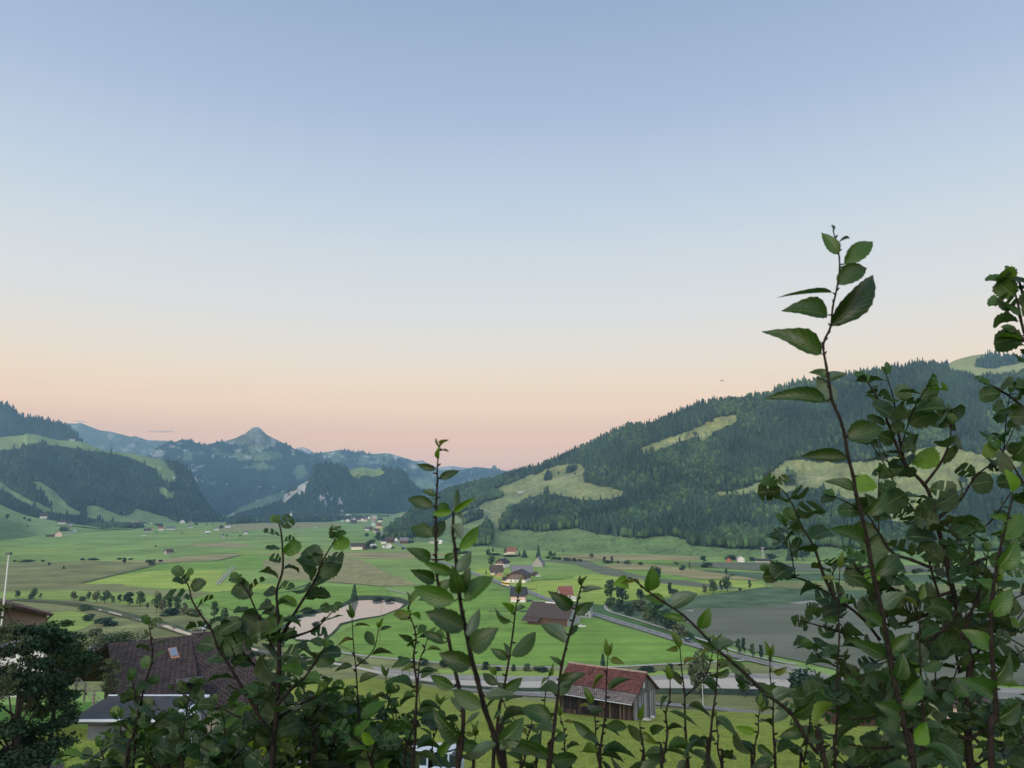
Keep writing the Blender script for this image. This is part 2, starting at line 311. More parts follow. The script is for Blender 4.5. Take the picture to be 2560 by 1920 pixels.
hill('mountain', 'C', [(600, 1190), (700, 1150), (780, 1134), (793, 1132), (820, 1130), (851, 1124), (875, 1127), (900, 1132), (935, 1135), (967, 1132), (993, 1139), (1042, 1154), (1068, 1168), (1091, 1175), (1155, 1175), (1170, 1170), (1190, 1167), (1227, 1171), (1231, 1166), (1236, 1161), (1240, 1166), (1247, 1177), (1290, 1177), (1340, 1172), (1600, 1190)],
     [(600, 1280), (1600, 1280)], [(600, 8000), (1100, 7900), (1600, 8000)], Df=[(600, 6500), (1600, 6500)], amp=220, nfreq=.018, nu=340, nv=110, colf=col_C, seed=94)
hill('mountain', 'C2', [(660, 1160), (735, 1126), (748, 1119), (757, 1117), (768, 1121), (790, 1134), (860, 1150), (1000, 1160), (1055, 1150), (1068, 1158), (1095, 1168), (1130, 1165), (1250, 1180)], [(660, 1240), (1250, 1240)], [(660, 9600), (1250, 9600)], Df=[(660, 9000), (1250, 9000)],
     amp=90, nu=120, nv=40, colf=lambda u, v: np.where(fbm(u*.1, v*.1, 5, 3)[..., None] > .5, np.array([.42, .40, .38]), np.array([.3, .3, .27])), seed=104)

# ================================================================ near slope under the camera
UC = [-700, 200, 600, 930, 1250, 1600, 2000, 3300]
NR = [(75, [1835, 1825, 1850, 1850, 1855, 1860, 1862, 1862]), (95, [1815, 1812, 1812, 1800, 1815, 1830, 1838, 1838]), (110, [1800, 1800, 1790, 1765, 1798, 1815, 1830, 1830]), (130, [1790, 1780, 1760, 1725, 1770, 1795, 1810, 1812]),
      (150, [1785, 1760, 1735, 1690, 1749, 1775, 1795, 1798])]
def vslope(v):
    x, y, z = rays(0, v); return z/y
DROW = [-60, -10, 0, 3, 8, 16, 28, 42, 58]; ZROW = [72, 65, 63.4, 62.2, 59.6, 56.6, 53.2, 50.0, 46.2]
def near_z(x, y):
    x = np.asarray(x, float); y = np.asarray(y, float)
    u = 1280+FPX*.985*x/np.maximum(y, 25)
    z0 = np.interp(y, DROW, ZROW)
    ds = [58]+[d for d, _ in NR]+[162, 190, 228, 260]
    zr = [np.full(u.shape, 46.2)]+[CAM_H+d*vslope(np.interp(u, UC, vs_)) for d, vs_ in NR]
    zl = zr[-1]; zr += [zl-3.0, zl*.42, np.full(u.shape, -.6), np.full(u.shape, -1.5)]
    Z = np.array(zr); out = z0.copy() if y.shape else z0
    for k in range(len(ds)-1):
        m = (y > ds[k]) & (y <= ds[k+1]); t = (y-ds[k])/(ds[k+1]-ds[k])
        out = np.where(m, Z[k]*(1-t)+Z[k+1]*t, out)
    out = np.where(y > ds[-1], -1.5, out)
    out = out+2.5*np.exp(-((x+28)/11)**2-((y-49)/7)**2)
    return out+(fbm(x*.06, y*.06, 201, 3)-.5)*1.0*np.clip(y/30, 0, 1)*np.clip((225-y)/40, 0, 1)
ys = np.concatenate([np.linspace(-60, 0, 12), np.linspace(1, 60, 60), np.linspace(62, 262, 130)]); ss = np.linspace(-1, 1, 200)
Y, S = np.meshgrid(ys, ss, indexing='ij'); X = S*(60+np.abs(Y)*1.1)
Zn = near_z(X, Y)
V = np.stack([X, Y, Zn], -1); R_, C_ = X.shape; ii = np.arange(R_*C_).reshape(R_, C_)
F = np.stack([ii[:-1, :-1], ii[1:, :-1], ii[1:, 1:], ii[:-1, 1:]], -1).reshape(-1, 4)
n1 = fbm(X*.05, Y*.05, 211, 4)[..., None]; yel = np.clip((Y-30)/20, 0, 1)[..., None]*np.clip((X+45+.1*Y)/15, 0, 1)[..., None]
cN = (np.array([.10, .20, .035])*(1-yel)+np.array([.27, .31, .055])*yel)*(.75+.5*n1)
M_SLOPE = mat('slope_meadow', (.72, .78, .72), rough=.95, c2=(1.2, 1.15, 1.1), scale=.5, attr=True, spec=.1, coord='World', detail=9, bump=.35, stretch=(.7, 1, 1))
tag(npmesh('hillside', V.reshape(-1, 3), F, M_SLOPE, cN.reshape(-1, 3), smooth=True), kind='structure')

# ================================================================ valley floor
def grass_mat(name, c, var=.25, scale=.02, stretch=(1, 1, 1), stripe=None):
    a = tuple(x*(1-var) for x in c); b = tuple(x*(1+var) for x in c)
    return mat(name, a, rough=.95, c2=b, scale=scale, spec=.08, coord='World', detail=9, stretch=stretch, lines=.13)
M_FLOOR = grass_mat('valley_grass', (.225, .325, .082), .28, .009, (1, 1, 1))
tag(pmesh('ground', [(-12000, 205, 0), (12000, 205, 0), (12000, 11400, 0), (-12000, 11400, 0)], [(0, 1, 2, 3)], M_FLOOR), kind='structure')
LAY = [0]
def densify(poly, wob, closed=True):
    """poly of world xy -> densified with natural wobble"""
    out = []; n = len(poly)
    for i in range(n if closed else n-1):
        a = poly[i]; b = poly[(i+1) % n]; L_ = (b-a).length; k = max(1, min(14, int(L_/14)))
        nrm = Vector((-(b-a).y, (b-a).x)).normalized()
        for j in range(k):
            t = j/k; p = a.lerp(b, t)
            w = 0 if j == 0 else (float(vnoise(p.x*.05, p.y*.05, 77))-.5)*2*wob
            out.append(p+nrm*w)
    return out
def patch(name, px, m, wob=1.5, z=None):
    if z is None: LAY[0] += 1; z = .02+.012*LAY[0]
    pts = [Vector(FL(u, v)[:2]) for u, v in px]; pts = densify(pts, wob)
    me = bpy.data.meshes.new(name); bm = bmesh.new(); vs_ = [bm.verts.new((p.x, p.y, z)) for p in pts]
    bm.faces.new(vs_); bmesh.ops.triangulate(bm, faces=bm.faces[:]); bmesh.ops.recalc_face_normals(bm, faces=bm.faces[:])
    for f in bm.faces:
        if f.normal.z < 0: f.normal_flip()
    bm.to_mesh(me); bm.free()
    return tag(link(name, me, m), kind='structure')
def strip(name, px, width, m, z, world=False):
    pts = [p if world else Vector(FL(*p)[:2]) for p in px]
    # smooth by Catmull
    sm = []
    for i in range(len(pts)-1):
        p0 = pts[max(i-1, 0)]; p1 = pts[i]; p2 = pts[i+1]; p3 = pts[min(i+2, len(pts)-1)]
        for j in range(6):
            t = j/6; sm.append(.5*((2*p1)+(p2-p0)*t+(2*p0-5*p1+4*p2-p3)*t*t+(3*p1-p0-3*p2+p3)*t**3))
    sm.append(pts[-1]); V = []; F = []
    for i, p in enumerate(sm):
        d = (sm[min(i+1, len(sm)-1)]-sm[max(i-1, 0)]).normalized(); n = Vector((-d.y, d.x))*width/2
        V += [(p.x+n.x, p.y+n.y, z), (p.x-n.x, p.y-n.y, z)]
        if i: F.append((2*i-2, 2*i-1, 2*i+1, 2*i))
    return tag(pmesh(name, V, F, m), kind='structure'), sm
OLIVE = grass_mat('marsh_grass', (.215, .22, .085), .32, .025, (1, 1, 1))
BROWN = grass_mat('mown_brown_grass', (.30, .27, .115), .2, .05, (3, .6, 1))
TAN = grass_mat('straw_grass', (.34, .29, .13), .25, .01, (1, 3, 1))
YEL = grass_mat('lime_meadow', (.33, .41, .075), .16, .03, (1, 1, 1))
YEL2 = grass_mat('fresh_meadow', (.26, .34, .075), .16, .03, (1, 1, 1))
BRT = grass_mat('bright_meadow', (.19, .31, .055), .18, .04, (1, 1, 1))
REED = grass_mat('reed_bed', (.10, .15, .075), .35, .05)
GREY = grass_mat('grey_reeds', (.16, .17, .105), .25, .02, (1, 3, 1))
DKG = grass_mat('dark_meadow', (.09, .16, .055), .3, .02)
patch('meadow', [(-600, 1440), (-600, 1425), (0, 1410), (116, 1404), (290, 1403), (376, 1409), (388, 1413), (283, 1440), (203, 1460), (305, 1460), (345, 1470), (420, 1476), (532, 1483), (451, 1504), (455, 1525), (520, 1545), (640, 1600), (760, 1640), (870, 1668), (800, 1730), (-600, 1730)], OLIVE)
patch('meadow', [(-200, 1485), (0, 1478), (180, 1476), (345, 1484), (440, 1495), (448, 1504), (450, 1515), (320, 1512), (200, 1500), (0, 1498)], YEL2, 2)
patch('meadow', [(116, 1532), (180, 1527), (232, 1540), (240, 1556), (205, 1572), (150, 1590), (100, 1580)], YEL2, 2)
patch('meadow', [(203, 1460), (283, 1440), (386, 1427), (500, 1425), (561, 1424), (546, 1457), (640, 1460), (720, 1462), (715, 1480), (640, 1480), (538, 1480), (451, 1472), (318, 1466), (305, 1460)], YEL, 1)
patch('meadow', [(283, 1439), (388, 1413), (463, 1405), (530, 1400), (602, 1385), (700, 1376), (760, 1380), (700, 1395), (640, 1425), (562, 1423), (500, 1424), (386, 1426)], BRT, 1)
patch('meadow', [(657, 1400), (727, 1394), (830, 1388), (909, 1401), (981, 1438), (1050, 1462), (958, 1466), (860, 1460), (785, 1452), (700, 1448), (660, 1432)], BROWN, .6)
patch('meadow', [(640, 1388), (727, 1380), (1080, 1382), (1130, 1388), (1000, 1398), (911, 1398), (830, 1386), (727, 1391)], TAN, 2)
patch('meadow', [(560, 1382), (640, 1376), (760, 1372), (880, 1374), (1100, 1380), (760, 1380), (640, 1386)], YEL2, 2)
patch('meadow', [(463, 1362), (500, 1358), (593, 1357), (640, 1366), (590, 1369), (500, 1367)], TAN, 3)
patch('meadow', [(116, 1403), (380, 1402), (405, 1399), (470, 1391), (540, 1386), (608, 1385), (560, 1397), (500, 1405), (405, 1407), (380, 1410), (290, 1404)], TAN, 3)
patch('meadow', [(540, 1312), (640, 1308), (760, 1307), (870, 1309), (800, 1318), (640, 1325), (545, 1330), (555, 1320)], BROWN, 6)
patch('meadow', [(410, 1334), (440, 1328), (505, 1326), (560, 1330), (500, 1337)], YEL2, 6)
patch('meadow', [(850, 1366), (900, 1362), (1000, 1366), (1090, 1372), (900, 1372)], YEL2, 3)
patch('meadow', [(938, 1325), (955, 1311), (1005, 1306), (1000, 1316), (960, 1328)], YEL, 3)
patch('meadow', [(0, 1375), (80, 1370), (220, 1368), (160, 1380), (60, 1382), (0, 1384)], YEL2, 5)
patch('meadow', [(532, 1484), (600, 1482), (760, 1470), (960, 1480), (985, 1492), (880, 1492), (760, 1500), (600, 1500), (460, 1508), (470, 1500)], BRT, 2)
# right of the road
patch('meadow', [(1195, 1420), (1300, 1424), (1345, 1432), (1375, 1440), (1480, 1437), (1570, 1440), (1620, 1449), (1740, 1455), (1820, 1450), (1870, 1452), (1905, 1460), (1916, 1467), (1880, 1474), (1840, 1478), (1760, 1484), (1690, 1493), (1620, 1496), (1515, 1512), (1460, 1512), (1400, 1504), (1340, 1484), (1290, 1468), (1240, 1452), (1185, 1434)], YEL, 1)
patch('meadow', [(1340, 1440), (1400, 1436), (1440, 1440), (1430, 1448), (1360, 1449), (1320, 1446)], BRT, 1)
patch('meadow', [(1320, 1400), (1470, 1402), (1500, 1416), (1570, 1427), (1640, 1430), (1640, 1446), (1600, 1448), (1540, 1442), (1500, 1434), (1440, 1412)], GREY, 1)
patch('meadow', [(1548, 1426), (1630, 1426), (1660, 1434), (1740, 1449), (1820, 1450), (1740, 1455), (1640, 1447), (1570, 1432)], BRT, 1)
patch('meadow', [(1640, 1447), (1720, 1452), (1770, 1460), (1830, 1468), (1870, 1472), (1800, 1474), (1740, 1468), (1660, 1460), (1600, 1450)], GREY, 1)
patch('meadow', [(1500, 1414), (1560, 1408), (1640, 1412), (1720, 1422), (1800, 1434), (1880, 1446), (1900, 1452), (1800, 1449), (1740, 1448), (1660, 1434), (1630, 1426), (1540, 1424)], TAN, 1)
patch('meadow', [(1400, 1390), (1500, 1386), (1640, 1388), (1750, 1392), (1740, 1402), (1640, 1402), (1560, 1404), (1480, 1402), (1400, 1400)], TAN, 1)
patch('meadow', [(1570, 1401), (1680, 1401), (1680, 1409), (1600, 1410)], BRT, 1)
patch('meadow', [(1690, 1408), (1800, 1406), (1920, 1407), (2100, 1412), (2560, 1416), (2560, 1435), (2100, 1430), (1920, 1428), (1800, 1420)], GREY, 1)
patch('meadow', [(1740, 1425), (1920, 1433), (2200, 1436), (2560, 1440), (2560, 1462), (2300, 1458), (2100, 1452), (1920, 1452), (1850, 1442)], REED, 1)
patch('meadow', [(1925, 1455), (2200, 1458), (2560, 1470), (2560, 1482), (2340, 1483), (2200, 1478), (2000, 1474), (1930, 1466)], OLIVE, 1)
patch('meadow', [(1515, 1512), (1620, 1497), (1668, 1498), (1790, 1486), (1918, 1468), (2010, 1474), (2200, 1480), (2300, 1484), (2300, 1500), (2100, 1512), (1920, 1518), (1708, 1526), (1690, 1540), (1690, 1560), (1731, 1570), (1790, 1600), (1830, 1618), (1772, 1610), (1731, 1594), (1598, 1553), (1532, 1533)], REED, 1.5)
patch('meadow', [(1400, 1502), (1515, 1514), (1530, 1535), (1600, 1558), (1731, 1597), (1790, 1622), (1700, 1604), (1600, 1573), (1480, 1536)], DKG, .8)
patch('meadow', [(860, 1640), (912, 1643), (987, 1650), (1103, 1661), (1280, 1671), (1483, 1673), (1656, 1666), (1830, 1658), (1920, 1668), (2100, 1700), (2560, 1740), (2560, 1800), (820, 1800), (830, 1670)], OLIVE, 1)
patch('meadow', [(1045, 1672), (1280, 1680), (1630, 1680), (1850, 1672), (1850, 1680), (1640, 1692), (1280, 1696), (1110, 1690)], YEL2, 1)
patch('meadow', [(560, 1482), (745, 1466), (960, 1468), (975, 1490), (900, 1500), (848, 1520), (740, 1548), (700, 1560), (640, 1545), (560, 1520), (470, 1506)], BRT, 2)
patch('meadow', [(1010, 1512), (1100, 1484), (1230, 1466), (1330, 1500), (1470, 1545), (1600, 1585), (1700, 1612), (1800, 1640), (1820, 1655), (1656, 1662), (1483, 1670), (1280, 1667), (1103, 1657), (987, 1647), (905, 1640), (850, 1615), (840, 1590), (903, 1552), (960, 1542)], BRT, 2)
# water: pond and river mirror the sky over silt, the lake is nearly matt
def water_mat(name, c, rough, scale, bump, c2=None, st=(1, 1, 1), spec=.5):
    m = mat(name, c, rough=rough, c2=c2 or c, scale=scale, bump=bump, coord='World', stretch=st, spec=spec); return m
M_POND = water_mat('pond_water', (.30, .27, .22), .04, .6, .003)
M_LAKE = water_mat('lake_water', (.118, .125, .078), .5, .011, .0, c2=(.205, .205, .145), st=(.5, 2.0, 1), spec=.02)  # barely reflects; pale reflection streaks are put into the colour
M_SILT = grass_mat('wet_silt', (.33, .30, .25), .12, .2)
M_BANK = grass_mat('bank_scrub', (.05, .07, .035), .4, .3)
patch('pond_bank', [(700, 1575), (735, 1543), (790, 1525), (848, 1512), (900, 1490), (950, 1490), (1000, 1495), (1030, 1508), (1002, 1524), (954, 1542.5), (901, 1550.5), (852, 1564), (830, 1588), (803, 1606), (740, 1604)], M_BANK, 1)
patch('pond', [(716, 1572), (735, 1552), (790, 1537), (848, 1524), (892, 1503), (953, 1501), (987, 1506), (1009, 1512), (999, 1522), (953, 1540), (900, 1548), (850, 1560), (828, 1585), (802, 1603), (740, 1600)], M_POND, .5)
patch('lake', [(1700, 1528), (1740, 1523), (1920, 1518), (2027, 1508), (2150, 1500), (2340, 1484), (2560, 1480), (3100, 1478), (3100, 1730), (2560, 1716), (2169, 1702), (2105, 1680), (2000, 1655), (1900, 1635), (1830, 1615), (1790, 1598), (1731, 1567), (1692, 1545)], M_LAKE, 1)
patch('sandbank', [(1710, 1527), (1735, 1526), (1730, 1532)], M_SILT, .3)
patch('sandbank', [(1970, 1509), (2025, 1503), (2050, 1505), (2000, 1512)], M_SILT, .3)
patch('river_bank', [(930, 1668), (1045, 1686), (1103, 1689), (1280, 1694), (1627, 1692), (1800, 1686), (2000, 1690), (2560, 1726), (2560, 1760), (2000, 1745), (1640, 1736), (1280, 1738), (1132, 1728), (1040, 1708), (940, 1690)], M_SILT, .4)
patch('river', [(950, 1684), (1045, 1696), (1103, 1703), (1280, 1707), (1627, 1704), (1800, 1698), (2000, 1702), (2560, 1738), (2560, 1752), (2000, 1728), (1800, 1724), (1640, 1723), (1280, 1722), (1132, 1715), (1040, 1702)], M_POND, .3)
patch('river_bank', [(1040, 1704), (1132, 1716), (1280, 1723), (1640, 1724), (1800, 1725), (2000, 1729), (2560, 1753), (2560, 1770), (2000, 1748), (1800, 1740), (1640, 1738), (1280, 1732), (1132, 1724), (1040, 1709)], M_BANK, .4)
strip('stream', [(243, 1525), (262, 1530), (280, 1534), (307, 1541)], 2.0, M_POND, .62)
strip('stream', [(334, 1549), (345, 1551), (354, 1553)], 1.6, M_POND, .62)
strip('stream', [(370, 1556), (390, 1562), (420, 1570), (440, 1577), (462, 1585), (520, 1600)], 3.6, M_POND, .62)
strip('stream', [(560, 1611), (700, 1640), (850, 1665), (960, 1688)], 3.0, M_POND, .62)
MUD = grass_mat('reed_fringe', (.10, .115, .055), .4, .08)
strip('stream_bank', [(30, 1500), (150, 1508), (243, 1522), (307, 1538), (380, 1556), (452, 1578), (560, 1608), (700, 1640), (850, 1666)], 9.0, MUD, .58)
# roads and paths
M_ASPH = mat('asphalt', (.185, .172, .148), c2=(.25, .235, .205), scale=.4, coord='World', rough=.9)
M_GRAV = mat('gravel', (.38, .35, .28), c2=(.46, .43, .35), scale=.6, coord='World', rough=.95)
M_LINE = mat('road_paint', (.75, .75, .72), rough=.7)
ROADPX = [(885, 1303), (918, 1314), (950, 1330), (965, 1341), (984, 1351), (993, 1359), (1016, 1372), (1050, 1387), (1110, 1408), (1170, 1430), (1229, 1451), (1275, 1468), (1314, 1478), (1356, 1495), (1387, 1505), (1485, 1537), (1560, 1561), (1598, 1572), (1714, 1608), (1815, 1637), (1900, 1657), (1960, 1672), (2050, 1697), (2140, 1722), (2300, 1770)]
_, SMR = strip('road', ROADPX, 6.4, M_ASPH, .64)
def offs(sm, o):
    r = []
    for i, p in enumerate(sm):
        d = (sm[min(i+1, len(sm)-1)]-sm[max(i-1, 0)]).normalized(); r.append(p+Vector((-d.y, d.x))*o)
    return r
for s_ in (-2.95, 2.95):
    q = offs(SMR, s_); V = []; F = []
    for i, p in enumerate(q):
        d = (q[min(i+1, len(q)-1)]-q[max(i-1, 0)]).normalized(); n = Vector((-d.y, d.x))*.09
        V += [(p.x+n.x, p.y+n.y, .66), (p.x-n.x, p.y-n.y, .66)]
        if i: F.append((2*i-2, 2*i-1, 2*i+1, 2*i))
    tag(pmesh('road_edge_line', V, F, M_LINE), kind='structure')
V = []; F = []; acc = 0
for i in range(len(SMR)-1):
    a, b = SMR[i], SMR[i+1]; L_ = (b-a).length; d = (b-a).normalized(); n = Vector((-d.y, d.x))*.09; s = 0
    while s < L_:
        if (acc+s) % 9 < 3:
            p = a+d*s; e = a+d*min(s+3, L_); k = len(V)
            V += [(p.x+n.x, p.y+n.y, .66), (p.x-n.x, p.y-n.y, .66), (e.x-n.x, e.y-n.y, .66), (e.x+n.x, e.y+n.y, .66)]; F.append((k, k+1, k+2, k+3)); s += 9
        else: s += 1
    acc += L_
tag(pmesh('road_centre_line', V, F, M_LINE), kind='structure')
strip('path', [(1530, 1505), (1517, 1513), (1514, 1520), (1520, 1528), (1532, 1533), (1598, 1553), (1660, 1573), (1731, 1594), (1772, 1608), (1850, 1634), (1940, 1655), (1990, 1664)], 2.2, M_GRAV, .6)
strip('path', [(830, 1630), (912, 1643), (987, 1650), (1103, 1660), (1280, 1670), (1483, 1671), (1569, 1669), (1656, 1664), (1830, 1656), (1885, 1650)], 2.4, M_GRAV, .6)
strip('path', [(965, 1473), (990, 1480), (1045, 1490), (1100, 1494), (1160, 1490)], 2.0, M_GRAV, .6)
strip('path', [(540, 1462), (545, 1455), (560, 1440), (575, 1424), (581, 1417)], 1.2, M_GRAV, .6)
strip('path', [(548, 1463), (552, 1456), (567, 1440), (583, 1424), (589, 1417)], 1.2, M_GRAV, .6)
strip('path', [(160, 1340), (190, 1330), (215, 1320), (250, 1316)], 4, M_GRAV, .6)
strip('path', [(640, 1346), (700, 1350), (780, 1354), (860, 1364), (960, 1374), (1020, 1378)], 3, M_GRAV, .6)
strip('path', [(1387, 1402+104), (1340, 1505), (1315, 1505)], 2.6, M_GRAV, .6)
strip('path', [(1280, 1379), (1500, 1386), (1640, 1390), (1750, 1395), (1810, 1398), (1920, 1404)], 3, M_GRAV, .6)
strip('path', [(450+100, 1480), (700, 1484), (790, 1457), (900, 1462), (958, 1467), (1045, 1464)], 2, mat('ditch', (.06, .08, .04)), .59)
strip('road', [(1100, 1722), (1180, 1730), (1361, 1744), (1550, 1757), (1743, 1772), (1882, 1787), (2050, 1806), (2300, 1830)], 4, M_ASPH, .7)
for seg in ([(203, 1459), (281, 1440), (330, 1428), (378, 1416), (388, 1411)], [(388, 1411), (463, 1405), (540, 1402), (602, 1388)], [(0, 1355), (160, 1352), (340, 1350), (500, 1340), (640, 1346)], [(1400, 1388), (1500, 1400), (1560, 1408), (1700, 1414), (1920, 1428), (2200, 1432)],
            [(1300, 1532), (1330, 1528), (1220, 1531)], [(1225, 1477), (1340, 1474)], [(1330, 1452), (1410, 1449)]):
    strip('ditch', seg, 3, mat('ditch', (.06, .08, .04)), .57)
# ================================================================ forests
def tpl_conifer(sides=6, tiers=4, jag=.25, seed=0, slim=1.0):
    r = np.random.default_rng(seed); V = []; F = []
    for k in range(tiers):
        z0 = .08+.74*k/tiers; z1 = min(1.0, z0+.98/tiers+.14); R = .175*slim*(1-k/tiers)**.8+.035
        b = len(V); n = sides
        for i in range(n):
            a = 2*math.pi*(i+.5*k)/n; q = R*(1+jag*(r.random()-.5)*2); V.append((q*math.cos(a), q*math.sin(a), z0+.05*(r.random()-.5)))
        V.append(((r.random()-.5)*.02, (r.random()-.5)*.02, z1))
        for i in range(n): F.append((b+i, b+(i+1) % n, b+n))
    return np.array(V), np.array(F)
def tpl_round(seed=0, sub=1):
    bm = bmesh.new(); bmesh.ops.create_icosphere(bm, subdivisions=sub, radius=1)
    r = np.random.default_rng(seed); V = np.array([v.co[:] for v in bm.verts]); F = np.array([[v.index for v in f.verts] for f in bm.faces]); bm.free()
    V = V*(1+.28*(r.random((len(V), 1))-.5)*2)
    V = V*np.array([.30, .30, .46])+np.array([0, 0, .5]); return V, F
M_FOREST = mat('forest_foliage', (1, 1, 1), rough=.95, attr=True, spec=.08)
C_CON = np.array([.030, .056, .034]); C_DEC = np.array([.050, .088, .034])
def scatter_px(key, mask, spacing, ub, vb, step=2.0, seed=1):
    """random world points on a hill surface, uniform per world area, kept where mask(u, v)"""
    r = np.random.default_rng(seed); surf = HILLS[key]
    us = np.arange(ub[0], ub[1], step); vs_ = np.arange(vb[0], vb[1], step); U, Vv = np.meshgrid(us, vs_)
    U = U.ravel(); Vv = Vv.ravel(); m = mask(U, Vv); U = U[m]; Vv = Vv[m]
    P0 = PT(U, Vv, surf(U, Vv)); P1_ = PT(U+1, Vv, surf(U+1, Vv)); P2 = PT(U, Vv+1, surf(U, Vv+1))
    a = P1_-P0; b = P2-P0; area = np.linalg.norm(np.cross(a, b), axis=1)*step*step
    area = np.minimum(area, 40*spacing**2)
    cnt = r.poisson(area/spacing**2); idx = np.repeat(np.arange(len(U)), cnt)
    u = U[idx]+r.random(len(idx))*step; v = Vv[idx]+r.random(len(idx))*step
    return u, v, PT(u, v, surf(u, v))
def batch(name, P, H, kinds, tpls, colr, seed=5, wide=1.0, label=None, cat='forest'):
    r = np.random.default_rng(seed); Vs = []; Fs = []; Cs = []; off = 0
    for k, (tv, tf) in enumerate(tpls):
        m = kinds == k; n = int(m.sum())
        if n == 0: continue
        p = P[m]; h = H[m]; a = r.random(n)*6.283; w = wide*(.8+.45*r.random(n))
        ca, sa = np.cos(a), np.sin(a)
        x = tv[None, :, 0]*(h*w)[:, None]; y = tv[None, :, 1]*(h*w)[:, None]; z = tv[None, :, 2]*h[:, None]
        X = x*ca[:, None]-y*sa[:, None]+p[:, 0:1]; Y = x*sa[:, None]+y*ca[:, None]+p[:, 1:2]; Z = z+p[:, 2:3]-.5
        V = np.stack([X, Y, Z], -1).reshape(-1, 3); F = (tf[None]+(np.arange(n)*len(tv))[:, None, None]).reshape(-1, 3)+off
        off += len(V); Vs.append(V); Fs.append(F); Cs.append(np.repeat(colr[m], len(tv), 0))
    o = npmesh(name, np.concatenate(Vs), np.concatenate(Fs), M_FOREST, np.concatenate(Cs))
    return tag(o, label, cat, kind='stuff')
def keep_below(key_mead, u, v, P, H, k=.85):
    return ~(key_mead(u, v-H*k*FPX/P[:, 1]) | key_mead(u, v-H*.5*FPX/P[:, 1]) | key_mead(u, v-H*.25*FPX/P[:, 1]))          # no crown may stand across a clearing
def above(ridge):
    return lambda u, v: v > lerp_pts(ridge, u)+1
TC = [tpl_conifer(6, 4, .3, s, sl) for s, sl in ((1, 1), (2, .85), (3, 1.15))]
TL = [tpl_conifer(5, 2, .3, s) for s in (4, 5)]
TD = [tpl_round(1, 1), tpl_round(2, 1)]
def tint(P, n, decf, rng, dec):
    """per tree colour: conifer or deciduous, patchy"""
    nz = fbm(P[:, 0]*.012, P[:, 1]*.012, 91, 3)
    base = np.where(dec[:, None], C_DEC, C_CON)
    return base*(.5+.85*rng.random((n, 1))+1.1*(nz[:, None]-.5))*(1+.12*(rng.random((n, 3))-.5))
# --- right hill
def maskR(u, v):
    vr = lerp_pts(RIDGE_R, u); vf = lerp_pts(FOOT_R, u)
    return (v > vr) & (v < vf-6) & ~mead_R(u, v)
u, v, P = scatter_px('R', maskR, 5.9, (955, 2600), (880, 1395), seed=21)
n = len(u); r_ = np.random.default_rng(3)
decp = np.clip(fbm(u*.012, v*.02, 95, 3)*2.2-.95+.35*np.clip((v-1250)/80, 0, 1)*(u < 1450)+.5*((v > 1340)), 0, .9)
dec = r_.random(n) < decp
H = np.where(dec, 12+7*r_.random(n), 13+9*r_.random(n)**1.4)
kinds = np.where(dec, 3+r_.integers(0, 2, n), r_.integers(0, 3, n)); colr = tint(P, n, 0, r_, dec)
ok = keep_below(lambda a, b: anyp([M1, M3, M2], *jit(a, b, 7, .11, 31)), u, v, P, H) | anyp(HOLES_R, u, v) | (r_.random(n) < .04); u, v, P, H, kinds, dec, colr = u[ok], v[ok], P[ok], H[ok], kinds[ok], dec[ok], colr[ok]; n = len(u)
# the 300 nearest conifers of the lower edge become trees of their own
near = np.argsort(np.where(dec | (u > 2560) | (u < 1245), 1e9, P[:, 1]))[:300]
keep = np.ones(n, bool); keep[near] = False
print('trees R', n)
batch('forest', P[keep], H[keep], kinds[keep], TC+TD, colr[keep], label='dark conifer forest covering the big hill on the right', cat='forest')
M_CON = mat('conifer_needles', (.026, .052, .030), rough=.95, c2=(.045, .078, .042), scale=.25, spec=.08, coord='World', detail=5)
def conifer_mesh(name, tiers=9, seed=0, slim=1.0):
    """unit height conifer: ragged whorls of drooping boughs"""
    r = random.Random(seed); V = []; F = []
    for k in range(tiers):
        t = k/tiers; z = .06+.86*t; R = .19*slim*(1-t)**.85+.02; nb = int(11-5*t)
        for i in range(nb):
            a = 6.283*(i+r.random()*.7)/nb+k; q = R*(.7+.5*r.random()); w = .5*q*6.283/nb+.012; dz = .045+.03*r.random()
            ca, sa = math.cos(a), math.sin(a); b = len(V)
            V += [(0, 0, z+.12), (q*.6*ca-w*sa, q*.6*sa+w*ca, z+.02), (q*ca, q*sa, z-dz), (q*.6*ca+w*sa, q*.6*sa-w*ca, z+.02), (q*.5*ca, q*.5*sa, z-.03)]
            F += [(b, b+1, b+2), (b, b+2, b+3), (b, b+4, b+1), (b+1, b+4, b+2), (b+2, b+4, b+3), (b, b+3, b+4)]
    b = len(V)
    for i in range(5): V.append((.015*math.cos(i*1.2566), .015*math.sin(i*1.2566), .82))
    V.append((0, 0, 1.0))
    for i in range(5): F.append((b+i, b+(i+1) % 5, b+5))
    me = bpy.data.meshes.new(name); me.from_pydata(V, [], F); me.update(); return me
CONM = [conifer_mesh('spruce_tree', 8, s, sl) for s, sl in ((1, .95), (2, .8), (3, 1.1))]
for m_ in CONM: m_.materials.append(M_CON)
for j, i in enumerate(near):
    o = bpy.data.objects.new('spruce_tree', CONM[j % 3]); COL.objects.link(o)
    h = H[i]*1.03; o.location = P[i]-np.array([0, 0, .6]); o.scale = (h*(.9+.3*r_.random()),)*2+(h,); o.rotation_euler = (0, 0, r_.random()*6)
    tag(o, 'dark green spruce at the lower front edge of the forest on the right hill', 'tree', 'spruces along the front edge of the right hill forest')
